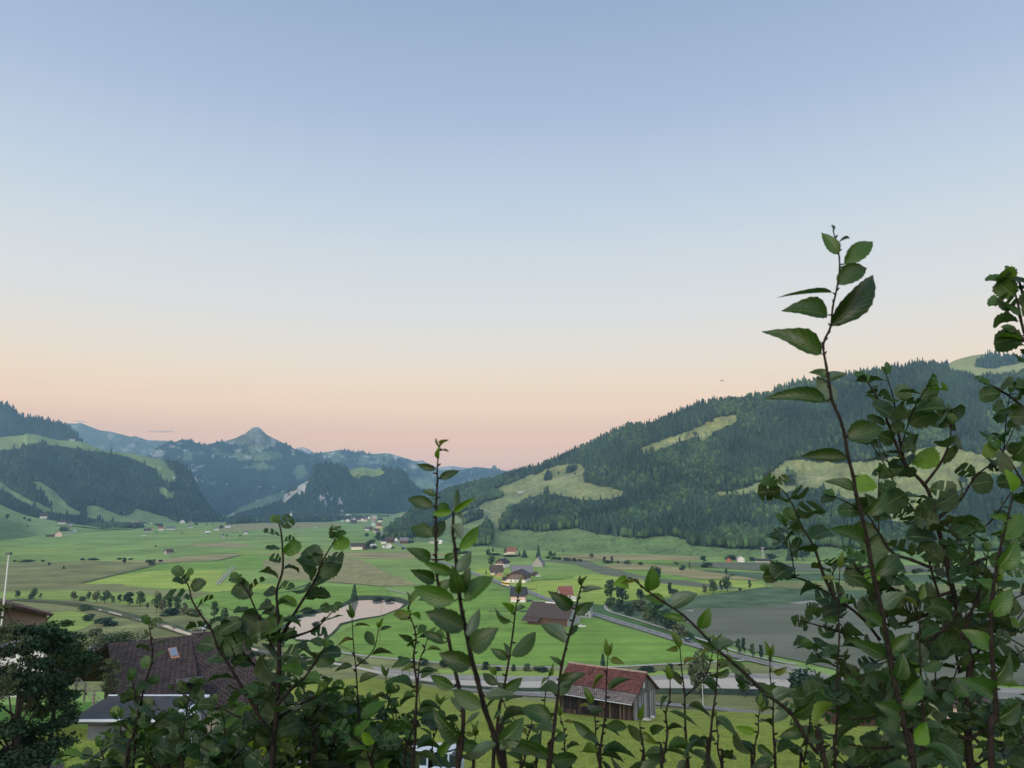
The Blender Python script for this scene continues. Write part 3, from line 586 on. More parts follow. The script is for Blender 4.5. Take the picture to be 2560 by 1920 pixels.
# --- further crest
u, v, P = scatter_px('R2', lambda a, b: (b > lerp_pts(RIDGE_R2, a)) & (b < 975) & ~mead_R2(a, b), 7, (2300, 2640), (860, 980), seed=22)
n = len(u); z = np.zeros(n, bool); H = 18+8*r_.random(n)
batch('forest', P, H, r_.integers(0, 3, n), TC, tint(P, n, 0, r_, z), label='patch of conifers on the farthest crest at the right edge')
# --- left hill
u, v, P = scatter_px('L', lambda a, b: (b > lerp_pts(RIDGE_L, a)) & (b < lerp_pts(FOOT_L, a)-2) & ~mead_L(a, b) & ~((col_L(a, b)[..., 0] > .4)), 9.5, (-60, 568), (1075, 1330), seed=23)
n = len(u); dec = r_.random(n) < .25; H = np.where(dec, 13+8*r_.random(n), 18+11*r_.random(n))
ok = keep_below(mead_L, u, v, P, H) | (r_.random(n) < .06); u, v, P, H, dec = u[ok], v[ok], P[ok], H[ok], dec[ok]; n = len(u)
print('trees L', n)
batch('forest', P, H, np.where(dec, 3, r_.integers(0, 3, n)), TC+TD, tint(P, n, 0, r_, dec)*.85, wide=1.15, label='dark forest on the steep hill at the left')
u, v, P = scatter_px('L2', lambda a, b: (b > lerp_pts(RIDGE_L2, a)) & (b < 1130), 12, (-40, 215), (990, 1130), seed=24)
n = len(u); z = np.zeros(n, bool); H = 24+16*r_.random(n)
batch('forest', P, H, r_.integers(0, 3, n), TC, tint(P, n, 0, r_, z)*.85, wide=1.2, label='forest on the upper left summit above the green shoulder')
# --- knoll
u, v, P = scatter_px('K', lambda a, b: (b > lerp_pts(RIDGE_K, a)) & (b < 1300) & ~mead_K(a, b) & ~rock_K(a, b), 9.5, (588, 1158), (1150, 1300), seed=25)
n = len(u); dec = r_.random(n) < .15; H = np.where(dec, 14+8*r_.random(n), 20+12*r_.random(n))
ok = keep_below(lambda a, b: mead_K(a, b) | rock_K(a, b), u, v, P, H); u, v, P, H, dec = u[ok], v[ok], P[ok], H[ok], dec[ok]; n = len(u)
print('trees K', n)
batch('forest', P, H, np.where(dec, 3, r_.integers(0, 3, n)), TC+TD, tint(P, n, 0, r_, dec)*.9, wide=1.1, label='conifer forest on the rounded knoll with a pale cliff behind the village')
# --- central mountain
u, v, P = scatter_px('B', lambda a, b: (b > lerp_pts(RIDGE_B, a)+1) & (b < 1290) & ~mead_B(a, b) & ~((b < 1102) & (abs(a-642) < 46)), 17, (345, 1060), (1075, 1290), seed=26)
n = len(u); z = np.zeros(n, bool); H = 18+15*r_.random(n)
ok = keep_below(mead_B, u, v, P, H); u, v, P, H, z = u[ok], v[ok], P[ok], H[ok], z[ok]; n = len(u)
print('trees B', n)
batch('forest', P, H, r_.integers(0, 2, n), TL, tint(P, n, 0, r_, z)*.9, wide=1.5, label='forest on the flanks of the pointed central mountain')
u, v, P = scatter_px('C', lambda a, b: (b > lerp_pts([(600, 1190), (780, 1134), (851, 1124), (967, 1132), (1042, 1154), (1091, 1175), (1227, 1171), (1280, 1177), (1600, 1190)], a)+4) & (b < 1250) & (col_C(a, b)[..., 0] < .09), 28, (700, 1300), (1125, 1250), seed=27)
n = len(u); z = np.zeros(n, bool); H = 28+18*r_.random(n)
batch('forest', P, H, r_.integers(0, 2, n), TL, tint(P, n, 0, r_, z), wide=1.7, label='far woods on the blue ridge in the gap of the valley')
# --- flat wood strips on the valley floor
def floor_wood(px, spacing, hh, label, seed, decf=.15, name='woodland', kinds3=True, wide=1.1, tintk=1.0):
    r = np.random.default_rng(seed); W_ = np.array([FL(*p)[:2] for p in px]); lo = W_.min(0); hi = W_.max(0)
    n = int((hi-lo).prod()/spacing**2); n = min(n, 60000)
    x = lo[0]+r.random(n)*(hi-lo)[0]; y = lo[1]+r.random(n)*(hi-lo)[1]; m = inpoly(W_, x, y); x = x[m]; y = y[m]; n = len(x)
    dec = r.random(n) < decf; H = hh[0]+(hh[1]-hh[0])*r.random(n); P = np.stack([x, y, np.zeros(n)], -1)
    batch(name, P, H, np.where(dec, 3+r.integers(0, 2, n), r.integers(0, 3, n)), TC+TD, tint(P, n, 0, r, dec)*tintk, wide=wide, label=label, cat='woodland' if name == 'woodland' else 'bushes')
floor_wood([(565, 1312), (640, 1308), (760, 1306), (860, 1305), (1040, 1301), (900, 1296), (760, 1300), (580, 1302)], 10, (17, 27), 'flat dark wood standing across the plain before the village', 31)
floor_wood([(215, 1323), (250, 1326), (320, 1323), (360, 1320), (330, 1316), (230, 1317)], 8, (10, 18), 'dark belt of trees at the foot of the left hill', 32, .5)
floor_wood([(996, 1350), (1040, 1346), (1085, 1345), (1075, 1341), (1000, 1341)], 8, (12, 24), 'dark tree edge beside the village road at the hill foot', 33, .4)
# ================================================================ single trees and bushes of the valley
def tube(V, F, pts, radii, sides=6):
    b0 = len(V); n = len(pts)
    for i, p in enumerate(pts):
        d = (pts[min(i+1, n-1)]-pts[max(i-1, 0)]); d = d.normalized() if d.length > 1e-9 else Vector((0, 0, 1))
        a = d.cross(Vector((0, 1, 0.1))); a = a.normalized() if a.length > 1e-6 else Vector((1, 0, 0)); c = d.cross(a)
        for k in range(sides):
            t = 2*math.pi*k/sides; V.append(p+(a*math.cos(t)+c*math.sin(t))*radii[i])
    for i in range(n-1):
        for k in range(sides): F.append((b0+i*sides+k, b0+i*sides+(k+1) % sides, b0+(i+1)*sides+(k+1) % sides, b0+(i+1)*sides+k))
    F.append(tuple(b0+(n-1)*sides+k for k in range(sides)))
def crown_mesh(name, seed, n=620, w=.34, z0=.14, blobs=11, q=.045):
    """unit height crown: leaf clumps gathered in uneven masses"""
    r = np.random.default_rng(seed); B = []
    for i in range(blobs):
        a = r.random()*6.283; t = (i+.5)/blobs; zz = z0+.14+(.82-z0)*t*.92; rad = w*math.sin(math.pi*min(.97, .16+.78*t))**.7*.62
        B.append((rad*math.cos(a)*r.random()**.4, rad*math.sin(a)*r.random()**.4, zz, w*(.30+.28*r.random())))
    B = np.array(B); k = r.integers(0, blobs, n); d = r.normal(size=(n, 3)); d /= np.linalg.norm(d, axis=1)[:, None]
    P = B[k, :3]+d*(B[k, 3]*(.75+.35*r.random(n)))[:, None]*np.array([1, 1, .85]); P[:, 2] = np.clip(P[:, 2], z0*.7, 1)
    nn = d+.5*r.normal(size=(n, 3)); nn /= np.linalg.norm(nn, axis=1)[:, None]
    a = np.cross(nn, r.normal(size=(n, 3))); a /= np.linalg.norm(a, axis=1)[:, None]; b = np.cross(nn, a); s = (q*(.6+.9*r.random(n)))[:, None]
    V = np.stack([P-a*s, P+b*s*.8, P+a*s, P-b*s*.8+nn*s*.3], 1).reshape(-1, 3); F = np.arange(4*n).reshape(-1, 4)
    c = np.repeat(.6+.8*r.random(n), 4)[:, None]*np.ones(3)
    o = npmesh(name, V, F, None, c); me = o.data; bpy.data.objects.remove(o); return me
def trunk_mesh(name, h=.5, r=.022):
    V = []; F = []; tube(V, F, [Vector((0, 0, 0)), Vector((.01, 0, h*.5)), Vector((0, .01, h))], [r*1.3, r, r*.4], 6)
    for a in (0, 2.1, 4.2):
        tube(V, F, [Vector((0, 0, h*.5)), Vector((.09*math.cos(a), .09*math.sin(a), h*.9)), Vector((.17*math.cos(a), .17*math.sin(a), h*1.25))], [r*.6, r*.4, r*.15], 5)
    me = bpy.data.meshes.new(name); me.from_pydata([tuple(v) for v in V], [], F); return me
M_BRK = mat('tree_bark', (.035, .028, .022), c2=(.06, .05, .04), scale=6)
M_CR = {'g': mat('crown_green', (.050, .088, .034), attr=True, rough=.9, spec=.1, trans=.18), 'd': mat('crown_dark', (.028, .052, .028), attr=True, rough=.9, spec=.1, trans=.12), 'o': mat('crown_olive', (.095, .115, .055), attr=True, rough=.9, spec=.1, trans=.18)}
CRM = {}
for nm, kw in {'round': dict(w=.36), 'tall': dict(w=.20, blobs=13, q=.035), 'bush': dict(w=.50, z0=.0, blobs=12, q=.06)}.items():
    for s_ in range(2):
        for c_ in M_CR:
            me = crown_mesh('crown', 300+s_*7+len(nm), **kw); me.materials.append(M_CR[c_]); CRM[nm, s_, c_] = me
TRK = trunk_mesh('trunk'); TRK.materials.append(M_BRK)
def vtree(u, v, hpx, wpx, kind, c, label, z=None, key=None, D=None, grp=None):
    if key: p = Vector([float(q) for q in PT(u, v, HILLS[key](np.array(float(u)), np.array(float(v))))])
    elif D: p = P1(u, v, D)
    else: p = FL(u, v)
    h = hpx*p.y/FPX*1.12; w = wpx*p.y/FPX*(1.0 if kind == 'spruce' else 1.28); r = random.Random(int(u*7+v))
    if kind == 'spruce':
        o = bpy.data.objects.new('spruce_tree', CONM[r.randrange(3)]); COL.objects.link(o); o.location = p; o.scale = (w/.42, w/.42, h); o.rotation_euler = (0, 0, r.random()*6)
        tag(o, label, 'tree', grp); return o
    nm = 'bush' if kind == 'bush' else 'broadleaf_tree'; base = {'round': .80, 'tall': .46, 'bush': 1.1}[kind]
    e = empty(nm, p, r.random()*6); e.scale = (w/base, w/base, h)
    tag(e, label, 'bush' if kind == 'bush' else 'tree', grp)
    link('crown', CRM[kind, r.randrange(2), c], parent=e)
    if kind != 'bush': link('trunk', TRK, parent=e)
    return e
TREES = [
 (43, 1495, 16, 14, 'round', 'd', 'small round dark tree alone at the far left of the stream row'), (85, 1495, 21, 16, 'round', 'g', 'taller tree with a bush beside it left in the stream row'), (76, 1497, 10, 14, 'bush', 'd', 'bush under the taller tree at the left of the stream row'), (101, 1496, 12, 8, 'tall', 'o', 'thin grey sapling behind the tan building roof'),
 (184, 1502, 20, 18, 'round', 'o', 'bushy olive tree starting the denser stream row'), (205, 1502, 9, 18, 'bush', 'd', 'low dark bush in the stream row between two trees'), (221, 1500, 18, 12, 'round', 'g', 'small upright tree in the stream row right of the low bush'), (241, 1506, 24, 22, 'round', 'o', 'left one of the pair of broad trees in the stream row'), (262, 1508, 26, 26, 'round', 'g', 'right one of the pair of broad trees in the stream row'),
 (280, 1509, 18, 12, 'tall', 'o', 'thin pale tree after the broad pair in the stream row'), (299, 1507, 18, 12, 'round', 'd', 'small dark ball crowned tree in the stream row'), (322, 1516, 30, 28, 'round', 'd', 'dark broad tree near the middle of the stream row'), (350, 1516, 32, 24, 'round', 'g', 'broad tree touching the dark one in the stream row'),
 (391, 1530, 42, 22, 'round', 'g', 'tallest tree of the stream row'), (406, 1532, 32, 22, 'round', 'o', 'olive tree beside the tallest tree of the stream row'), (422, 1527, 32, 14, 'tall', 'd', 'slim dark tree in the stream row beyond the tallest'), (440, 1534, 38, 20, 'tall', 'g', 'tall bushy tree at the right part of the stream row'), (460, 1538, 28, 16, 'tall', 'o', 'last slim tree of the stream row before the bend'),
 (368, 1522, 13, 9, 'tall', 'd', 'tiny tree in the gap of the stream row'), (480, 1540, 16, 36, 'bush', 'o', 'grey green bush above the brown roof chimney'), (428, 1540, 16, 50, 'bush', 'd', 'low scrub at the foot of the slim stream trees'), (535, 1550, 40, 22, 'tall', 'g', 'leafy tree half behind the alder left of the pond'), (557, 1562, 34, 26, 'round', 'g', 'tree right above the brown roof'),
 (587, 1575, 28, 36, 'bush', 'd', 'dark bush on the stream bank behind the brown roof'), (618, 1592, 38, 44, 'bush', 'd', 'large dark bush on the stream bank left of the pond'), (655, 1602, 46, 46, 'bush', 'g', 'large leafy bush beside the left end of the pond'), (700, 1618, 26, 44, 'bush', 'd', 'dark bush below the left end of the pond'),
 (212, 1526, 12, 30, 'bush', 'g', 'low rounded bush in the marsh by the stream start'), (223, 1553, 15, 28, 'bush', 'd', 'dark bush in the marsh right of the lime patch'), (262, 1566, 18, 52, 'bush', 'd', 'wide ragged bush in the marsh'), (240, 1592, 18, 46, 'bush', 'o', 'loose bush in the marsh behind the dark tree'), (885, 1504, 40, 30, 'spruce', 'd', 'dark spruce at the upper edge of the pond'),
 (735, 1548, 9, 40, 'bush', 'd', 'low scrub on the left bank of the pond'), (780, 1534, 9, 50, 'bush', 'd', 'low scrub on the upper left bank of the pond'), (830, 1522, 8, 44, 'bush', 'd', 'low scrub where the pond narrows'), (940, 1503, 8, 40, 'bush', 'd', 'low scrub on the far bank of the pond'), (975, 1505, 8, 26, 'bush', 'd', 'small bush on the far right bank of the pond'), (1080, 1500, 12, 40, 'bush', 'd', 'dark bush on the track right of the pond'), (1055, 1502, 8, 24, 'bush', 'g', 'small bush on the track next to the pond'),
 (310, 1410, 14, 11, 'round', 'd', 'lone dark tree at the upper edge of the olive marsh'), (159, 1422, 8, 8, 'spruce', 'd', 'tiny lone spruce in the olive marsh'), (123, 1414, 7, 9, 'round', 'g', 'tiny lone tree in the olive marsh left of the spruce'), (36, 1405, 4, 10, 'bush', 'd', 'first flat bush on the marsh edge from the left'), (67, 1405, 5, 36, 'bush', 'd', 'long flat bush on the marsh edge at the left'), (105, 1404, 4, 13, 'bush', 'd', 'third flat bush on the marsh edge'), (205, 1401, 5, 14, 'bush', 'd', 'flat bush on the marsh edge left of the long one'), (232, 1401, 5, 27, 'bush', 'd', 'long flat bush on the middle of the marsh edge'),
 (300, 1399, 4, 16, 'bush', 'd', 'flat bush just left of the lone marsh tree'), (327, 1400, 4, 12, 'bush', 'd', 'flat bush just right of the lone marsh tree'), (374, 1412, 11, 22, 'bush', 'd', 'clump of bushes at the corner of olive marsh and green field'), (387, 1407, 8, 6, 'round', 'd', 'small tree over the clump at the field corner'), (403, 1405, 5, 14, 'bush', 'd', 'flat bush right of the clump at the field corner'), (390, 1367, 3, 8, 'bush', 'd', 'small dark bush in the far green plain'),
 (1346, 1396, 32, 19, 'spruce', 'd', 'big dark spruce behind the steep grey barn'), (1311, 1394, 19, 18, 'spruce', 'd', 'broad spruce right of the red roofed farmhouse'), (1299, 1390, 12, 8, 'spruce', 'd', 'small spruce touching the broad one by the red farmhouse'), (1233, 1384, 13, 6, 'tall', 'd', 'slim tree left of the red roofed farmhouse'), (1221, 1391, 16, 13, 'round', 'd', 'round tree left of the slim one at the red farmhouse'), (1408, 1381, 9, 6, 'spruce', 'd', 'lone small spruce at the foot of the scrubby slope'),
 (1377, 1394, 14, 15, 'round', 'g', 'round broadleaf tree right of the big spruce'), (1387, 1393, 11, 8, 'round', 'o', 'small tree touching the round one right of the big spruce'), (1230, 1417, 24, 18, 'tall', 'g', 'leafy tree behind the white based chalet'), (1215, 1436, 11, 6, 'spruce', 'd', 'small spruce left of the brown roofed house'),
 (1372, 1397, 6, 16, 'bush', 'd', 'hedge bush behind the round tree'), (1385, 1399, 6, 20, 'bush', 'g', 'second hedge bush along the ditch by the steep barn'), (1398, 1400, 6, 14, 'bush', 'd', 'third hedge bush along the ditch'), (1416, 1402, 7, 22, 'bush', 'd', 'fourth and longer hedge bush along the ditch'), (1436, 1404, 8, 16, 'bush', 'g', 'fifth hedge bush along the ditch'), (1449, 1404, 6, 12, 'bush', 'd', 'last hedge bush along the ditch'), (1478, 1396, 11, 14, 'round', 'o', 'grey leaved tree above the hedge bushes'),
 (1511, 1406, 13, 9, 'tall', 'd', 'left of two slim trees on the ditch'), (1530, 1407, 15, 8, 'tall', 'd', 'right of two slim trees on the ditch'), (1520, 1408, 6, 26, 'bush', 'd', 'bushes between the two slim ditch trees'), (1545, 1409, 6, 8, 'bush', 'd', 'small bush right of the slim ditch trees'), (1570, 1411, 9, 22, 'bush', 'g', 'grey green bush group on the ditch'), (1602, 1413, 7, 13, 'bush', 'd', 'single round bush on the ditch in the tan strips'), (1690, 1411, 5, 14, 'bush', 'g', 'small bush at the end of the bright strip'),
 (1641, 1453, 31, 27, 'round', 'd', 'large round dark tree standing alone in the striped fields'), (1760, 1406, 14, 17, 'round', 'd', 'round dark tree left of the white lakeside chalet'), (1768, 1419, 11, 30, 'bush', 'd', 'broad bush pair below the round lakeside tree'), (1707, 1426, 11, 16, 'bush', 'd', 'round bush in the pale fields before the lake'), (1725, 1426, 19, 8, 'tall', 'o', 'thin bare tree beside the round bush'), (1816, 1438, 14, 9, 'round', 'g', 'small tree in the grey reeds'), (1830, 1440, 4, 12, 'bush', 'd', 'low bush right of the small reed tree'),
 (1677, 1492, 31, 15, 'tall', 'd', 'leaning dark tree at the edge of the reed bed'), (1687, 1495, 19, 22, 'bush', 'd', 'dark bush leaning on the tree at the reed edge'), (1783, 1485, 30, 23, 'round', 'g', 'broad tree above the lake shore'), (1760, 1482, 17, 15, 'bush', 'o', 'bare looking bush left of the broad shore tree'), (1803, 1481, 28, 9, 'tall', 'd', 'slim tree between two broad shore trees'), (1819, 1480, 34, 25, 'round', 'g', 'tallest broad tree above the lake shore'), (1875, 1474, 21, 9, 'tall', 'd', 'slim lone tree at the tip of the lime field'), (1852, 1477, 6, 12, 'bush', 'd', 'low bush near the tip of the lime field'),
 (1527, 1503, 48, 30, 'tall', 'g', 'tall left tree of the grove at the bend of the lake path'), (1556, 1509, 46, 38, 'round', 'd', 'broad dark tree of the grove at the bend of the lake path'), (1602, 1502, 25, 24, 'round', 'd', 'dark tree between the grove and the reed bed'), (1530, 1521, 24, 34, 'bush', 'g', 'pale bush at the bend of the path'), (1551, 1531, 28, 32, 'bush', 'd', 'dark bush along the path below the grove'), (1573, 1541, 26, 24, 'bush', 'd', 'last dark bush along the path below the grove'), (1600, 1530, 24, 60, 'bush', 'o', 'grey willow scrub behind the path bushes'),
 (1640, 1563, 52, 50, 'round', 'g', 'large leafy willow on the lake shore'), (1668, 1576, 44, 42, 'bush', 'd', 'dark willow bush right of the large one on the shore'), (1700, 1590, 26, 40, 'bush', 'o', 'loose scrub running down the lake shore'), (1724, 1598, 14, 22, 'bush', 'g', 'last scrub on the shore by the white post'), (1620, 1550, 30, 40, 'bush', 'o', 'pale scrub left of the large shore willow'),
 (1847, 1640, 38, 15, 'tall', 'g', 'first slim tree between road and lake'), (1861, 1636, 36, 13, 'tall', 'd', 'second slim tree between road and lake'), (1882, 1644, 30, 15, 'tall', 'g', 'third slim tree between road and lake'), (1902, 1652, 34, 15, 'tall', 'd', 'fourth slim tree between road and lake'), (1925, 1660, 24, 14, 'tall', 'g', 'last slim tree between road and lake by the bridge'),
 (1754, 1748, 98, 60, 'round', 'o', 'bushy grey willow on the river bank right of the red roofed barn'), (1908, 1782, 56, 32, 'round', 'd', 'small dark orchard tree by the lower road'), (1508, 1700, 60, 34, 'spruce', 'd', 'spruce tip showing behind the red tiled barn roof'), (1862, 1745, 60, 46, 'round', 'g', 'leafy tree on the river bank near the bridge'), (2010, 1760, 70, 70, 'round', 'd', 'dark tree beyond the river behind the hazel'),
 (1001, 1657, 14, 15, 'bush', 'd', 'first bush on the river path from the left'), (1030, 1662, 8, 20, 'bush', 'd', 'low bush between two round ones on the river path'), (1060, 1665, 14, 24, 'bush', 'd', 'second round bush on the river path'), (1108, 1671, 18, 21, 'bush', 'd', 'round bush on the river path behind the nearest shoot'), (1215, 1677, 19, 23, 'bush', 'd', 'round bush on the river path right of the central shoots'), (1240, 1679, 10, 26, 'bush', 'd', 'low bush touching the round one on the river path'),
 (1283, 1680, 16, 14, 'bush', 'd', 'small bush on the river path below the farmyard'), (1318, 1680, 18, 22, 'bush', 'o', 'brownish bush on the river path'), (1350, 1680, 10, 40, 'bush', 'd', 'low dark bushes on the river path left of the barn'), (1621, 1680, 12, 50, 'bush', 'd', 'long low bush on the river path above the barn gable'), (1679, 1676, 14, 23, 'bush', 'd', 'round bush on the river path above the willow'),
 (943, 1357, 26, 17, 'round', 'd', 'largest dark tree in the middle of the far hamlet'), (916, 1343, 9, 13, 'round', 'd', 'lone round tree left of the far hamlet'), (920, 1376, 19, 20, 'round', 'd', 'dark tree at the right end of the long white based farmhouse'), (909, 1372, 13, 7, 'spruce', 'd', 'small spruce behind the long white based farmhouse'), (930, 1362, 12, 22, 'round', 'd', 'dark tree between long farmhouse and big hamlet tree'), (935, 1373, 8, 16, 'bush', 'd', 'bushes beside the long farmhouse'),
 (1092, 1378, 19, 13, 'spruce', 'd', 'dark conifer behind the central shoot by the hamlet road'), (1031, 1353, 11, 6, 'spruce', 'd', 'slim conifer at the end of the hamlet hedge'), (1018, 1357, 5, 34, 'bush', 'd', 'clipped dark hedge in front of the brown chalet'), (982, 1373, 6, 10, 'bush', 'o', 'brownish bush right of the white hamlet house'), (1008, 1374, 5, 8, 'bush', 'd', 'bush on the road below the hamlet'), (850, 1361, 5, 6, 'bush', 'd', 'left of two roadside bushes before the long farmhouse'), (860, 1361, 7, 7, 'bush', 'd', 'right of two roadside bushes before the long farmhouse'),
 (852, 1374, 6, 4, 'tall', 'd', 'tiny tree left of the long farmhouse'), (1137, 1380, 6, 30, 'bush', 'd', 'hedge beyond the hamlet by the hill foot'), (1160, 1384, 5, 40, 'bush', 'd', 'hedge continuing right of the hill foot conifers'), (1185, 1366, 5, 20, 'bush', 'd', 'bushes at the hill foot clump'), (1240, 1388, 4, 40, 'bush', 'd', 'low hedge left of the red farmhouse'), (1275, 1391, 4, 50, 'bush', 'd', 'low hedge in front of the red farmhouse'),
 (1928, 1402, 16, 30, 'round', 'd', 'dark trees right of the lakeside chalets'), (1975, 1402, 34, 22, 'spruce', 'd', 'pointed conifer behind the lake under the right hill'), (2008, 1402, 32, 34, 'round', 'd', 'broad dark tree right of the lakeside conifer'), (1825, 1400, 11, 40, 'bush', 'd', 'dark hedge around the small red chalet'), (1878, 1402, 8, 24, 'bush', 'd', 'hedge right of the white lakeside chalet'),
 (405, 1317, 9, 6, 'spruce', 'd', 'dark conifer beside the small red roofed farm in the far plain'), (395, 1315, 5, 22, 'bush', 'd', 'dark trees behind the small red roofed farm'), (552, 1323, 9, 13, 'round', 'g', 'round tree between the two far field farms'), (558, 1341, 6, 4, 'tall', 'd', 'tiny tree by the pale hut on the far ditch'), (567, 1341, 4, 5, 'bush', 'd', 'tiny bush on the far ditch right of the hut'), (392, 1333, 3, 5, 'bush', 'd', 'small bush on the far ditch'), (455, 1334, 3, 5, 'bush', 'd', 'second small bush on the far ditch'), (600, 1341, 3, 10, 'bush', 'd', 'flat bushes on the far ditch towards the centre'),
 (515, 1314, 4, 5, 'bush', 'd', 'small bush in front of the far white hamlet'), (533, 1314, 4, 4, 'bush', 'd', 'another small bush in front of the far white hamlet'), (490, 1313, 5, 9, 'bush', 'd', 'bush below the far grey barns')]
for t_ in TREES: vtree(*t_)
for (u, v, h, w, k, c, lab) in [(18, 1299, 13, 9, 'tall', 'd', 'lone dark tree on the grass slope at the left edge'), (62, 1299, 6, 8, 'bush', 'd', 'upper of two bushes on the left grass slope'), (72, 1303, 6, 10, 'bush', 'd', 'lower of two bushes on the left grass slope'), (69, 1318, 4, 4, 'bush', 'd', 'tiny bush low on the left grass slope'), (158, 1327, 8, 22, 'bush', 'd', 'dark trees above the red farm at the slope foot')]:
    vtree(u, v, h, w, k, c, lab, key='F')
for (u, v, h, w, lab) in [(1371, 1186, 15, 11, 'lone conifer pair top on the dry meadow of the right hill'), (1377, 1199, 14, 11, 'lower lone conifer on the dry meadow of the right hill'), (1397, 1186, 8, 8, 'small conifer in the middle of the dry meadow'), (1437, 1187, 7, 6, 'tiny conifer near the right end of the dry meadow')]:
    vtree(u, v, h, w, 'spruce', 'd', lab, key='R')
vtree(1976, 1214, 26, 26, 'round', 'd', 'lone round tree on the high meadow of the right hill', key='R')
vtree(2408, 1205, 44, 20, 'spruce', 'd', 'lone conifer on the high meadow near the right edge', key='R')
# ================================================================ buildings of the valley
def bx(V, F, x0, x1, y0, y1, z0, z1):
    b = len(V); V += [(x0, y0, z0), (x1, y0, z0), (x1, y1, z0), (x0, y1, z0), (x0, y0, z1), (x1, y0, z1), (x1, y1, z1), (x0, y1, z1)]
    F += [(b, b+3, b+2, b+1), (b+4, b+5, b+6, b+7), (b, b+1, b+5, b+4), (b+1, b+2, b+6, b+5), (b+2, b+3, b+7, b+6), (b+3, b, b+4, b+7)]
WALLC = {'white': ((.62, .61, .57), (.52, .51, .48)), 'cream': ((.55, .50, .38), (.48, .44, .34)), 'pink': ((.60, .44, .38), (.54, .40, .35)), 'brown': ((.10, .055, .035), (.055, .032, .022)), 'red': ((.36, .085, .06), (.28, .07, .05)), 'grey': ((.30, .29, .27), (.21, .20, .19)), 'tan': ((.36, .26, .14), (.28, .20, .11)), 'mint': ((.42, .52, .47), (.38, .47, .43)), 'dark': ((.05, .04, .036), (.03, .026, .024)), 'lightgrey': ((.36, .36, .35), (.28, .28, .27))}
ROOFC = {'brown': ((.085, .06, .05), (.05, .038, .034)), 'red': ((.215, .08, .058), (.15, .058, .046)), 'grey': ((.17, .17, .18), (.11, .11, .12)), 'orange': ((.42, .18, .09), (.33, .14, .08)), 'dark': ((.045, .045, .05), (.028, .028, .03)), 'pink': ((.36, .22, .19), (.28, .17, .15)), 'pale': ((.42, .40, .38), (.34, .33, .31)), 'white': ((.62, .63, .63), (.52, .53, .53))}
def WM(c): return mat('wall_'+c, WALLC[c][0], c2=WALLC[c][1], scale=1.2, rough=.9, stretch=(3, 3, .4))
def RM(c): return mat('roof_'+c, ROOFC[c][0], c2=ROOFC[c][1], scale=1.5, rough=.85, stretch=(1, 1, 1), bump=.3)
M_WIN = mat('window_glass', (.02, .025, .03), rough=.15, spec=.6); M_FR = mat('window_frame', (.55, .53, .5)); M_FRB = mat('window_frame_brown', (.12, .06, .035)); M_DOOR = mat('door_wood', (.09, .05, .03))
def house(label, p, rz, w, d, hw, hr, wall, roof, plinth=None, hp=0, ov=.6, win=None, chim=False, name='house', cat='house', door=False, base=None, shed=None, annex=None, winframe=True):
    """ridge along local x; w = length along the ridge, d = depth"""
    e = empty(name, p, rz); tag(e, label, cat)
    V = []; F = []; x, y = w/2, d/2; z0 = -.6 if not plinth else hp
    V = [(-x, -y, z0), (x, -y, z0), (x, y, z0), (-x, y, z0), (-x, -y, hw), (x, -y, hw), (x, y, hw), (-x, y, hw), (-x, 0, hw+hr), (x, 0, hw+hr)]
    F = [(0, 1, 5, 4), (2, 3, 7, 6), (1, 2, 6, 9, 5), (3, 0, 4, 8, 7), (0, 3, 2, 1)]
    pmesh('wall', V, F, WM(wall), e)
    if plinth:
        V = []; F = []; bx(V, F, -x-.05, x+.05, -y-.05, y+.05, -.6, hp); pmesh('plinth', V, F, WM(plinth), e)
    # roof slabs
    V = []; F = []; t = .28; k = hr/y; X = x+ov; Yo = y+ov; ze = hw-k*ov+.05; zr = hw+hr+.05
    for s in (-1, 1):
        b = len(V); V += [(-X, s*Yo, ze), (X, s*Yo, ze), (X, 0, zr), (-X, 0, zr), (-X, s*Yo, ze+t), (X, s*Yo, ze+t), (X, 0, zr+t), (-X, 0, zr+t)]
        F += [(b, b+1, b+2, b+3), (b+4, b+5, b+6, b+7), (b, b+1, b+5, b+4), (b, b+3, b+7, b+4), (b+1, b+2, b+6, b+5)]
    ro = pmesh('roof', V, F, RM(roof), e)
    if chim:
        V = []; F = []; bx(V, F, w*.12, w*.12+.8, .3, 1.1, hw+hr*.5, hw+hr+1.1); pmesh('chimney', V, F, WM('lightgrey'), ro)
    def window(cx, face, z, ww=1.1, wh=1.2, mt=None):
        off = (y if face in 'fb' else x)+.04+(.05 if plinth and z < hp else 0); V = []; F = []; V2 = []; F2 = []
        if face == 'f': bx(V, F, cx-ww/2, cx+ww/2, -off-.03, -off+.05, z, z+wh); bx(V2, F2, cx-ww/2-.14, cx+ww/2+.14, -off-.0, -off+.04, z-.14, z+wh+.14)
        else:
            s = 1 if face == 'r' else -1; a, b_ = sorted((s*off+s*.03, s*off-s*.05)); bx(V, F, a, b_, cx-ww/2, cx+ww/2, z, z+wh); a, b_ = sorted((s*off, s*off-s*.04)); bx(V2, F2, a, b_, cx-ww/2-.14, cx+ww/2+.14, z-.14, z+wh+.14)
        fr = pmesh('window', V2, F2, M_FR if (winframe is True) else M_FRB, e); pmesh('pane', V, F, M_WIN, fr)
    for (face, z, n, ext) in (win or []):
        for i in range(n): window((-.5+(i+.5)/n)*ext, face, z)
    if door:
        V = []; F = []; bx(V, F, -w*.3, -w*.3+1.3, -y-.09, -y+.05, 0, 2.1); pmesh('door', V, F, M_DOOR, e)
    return e
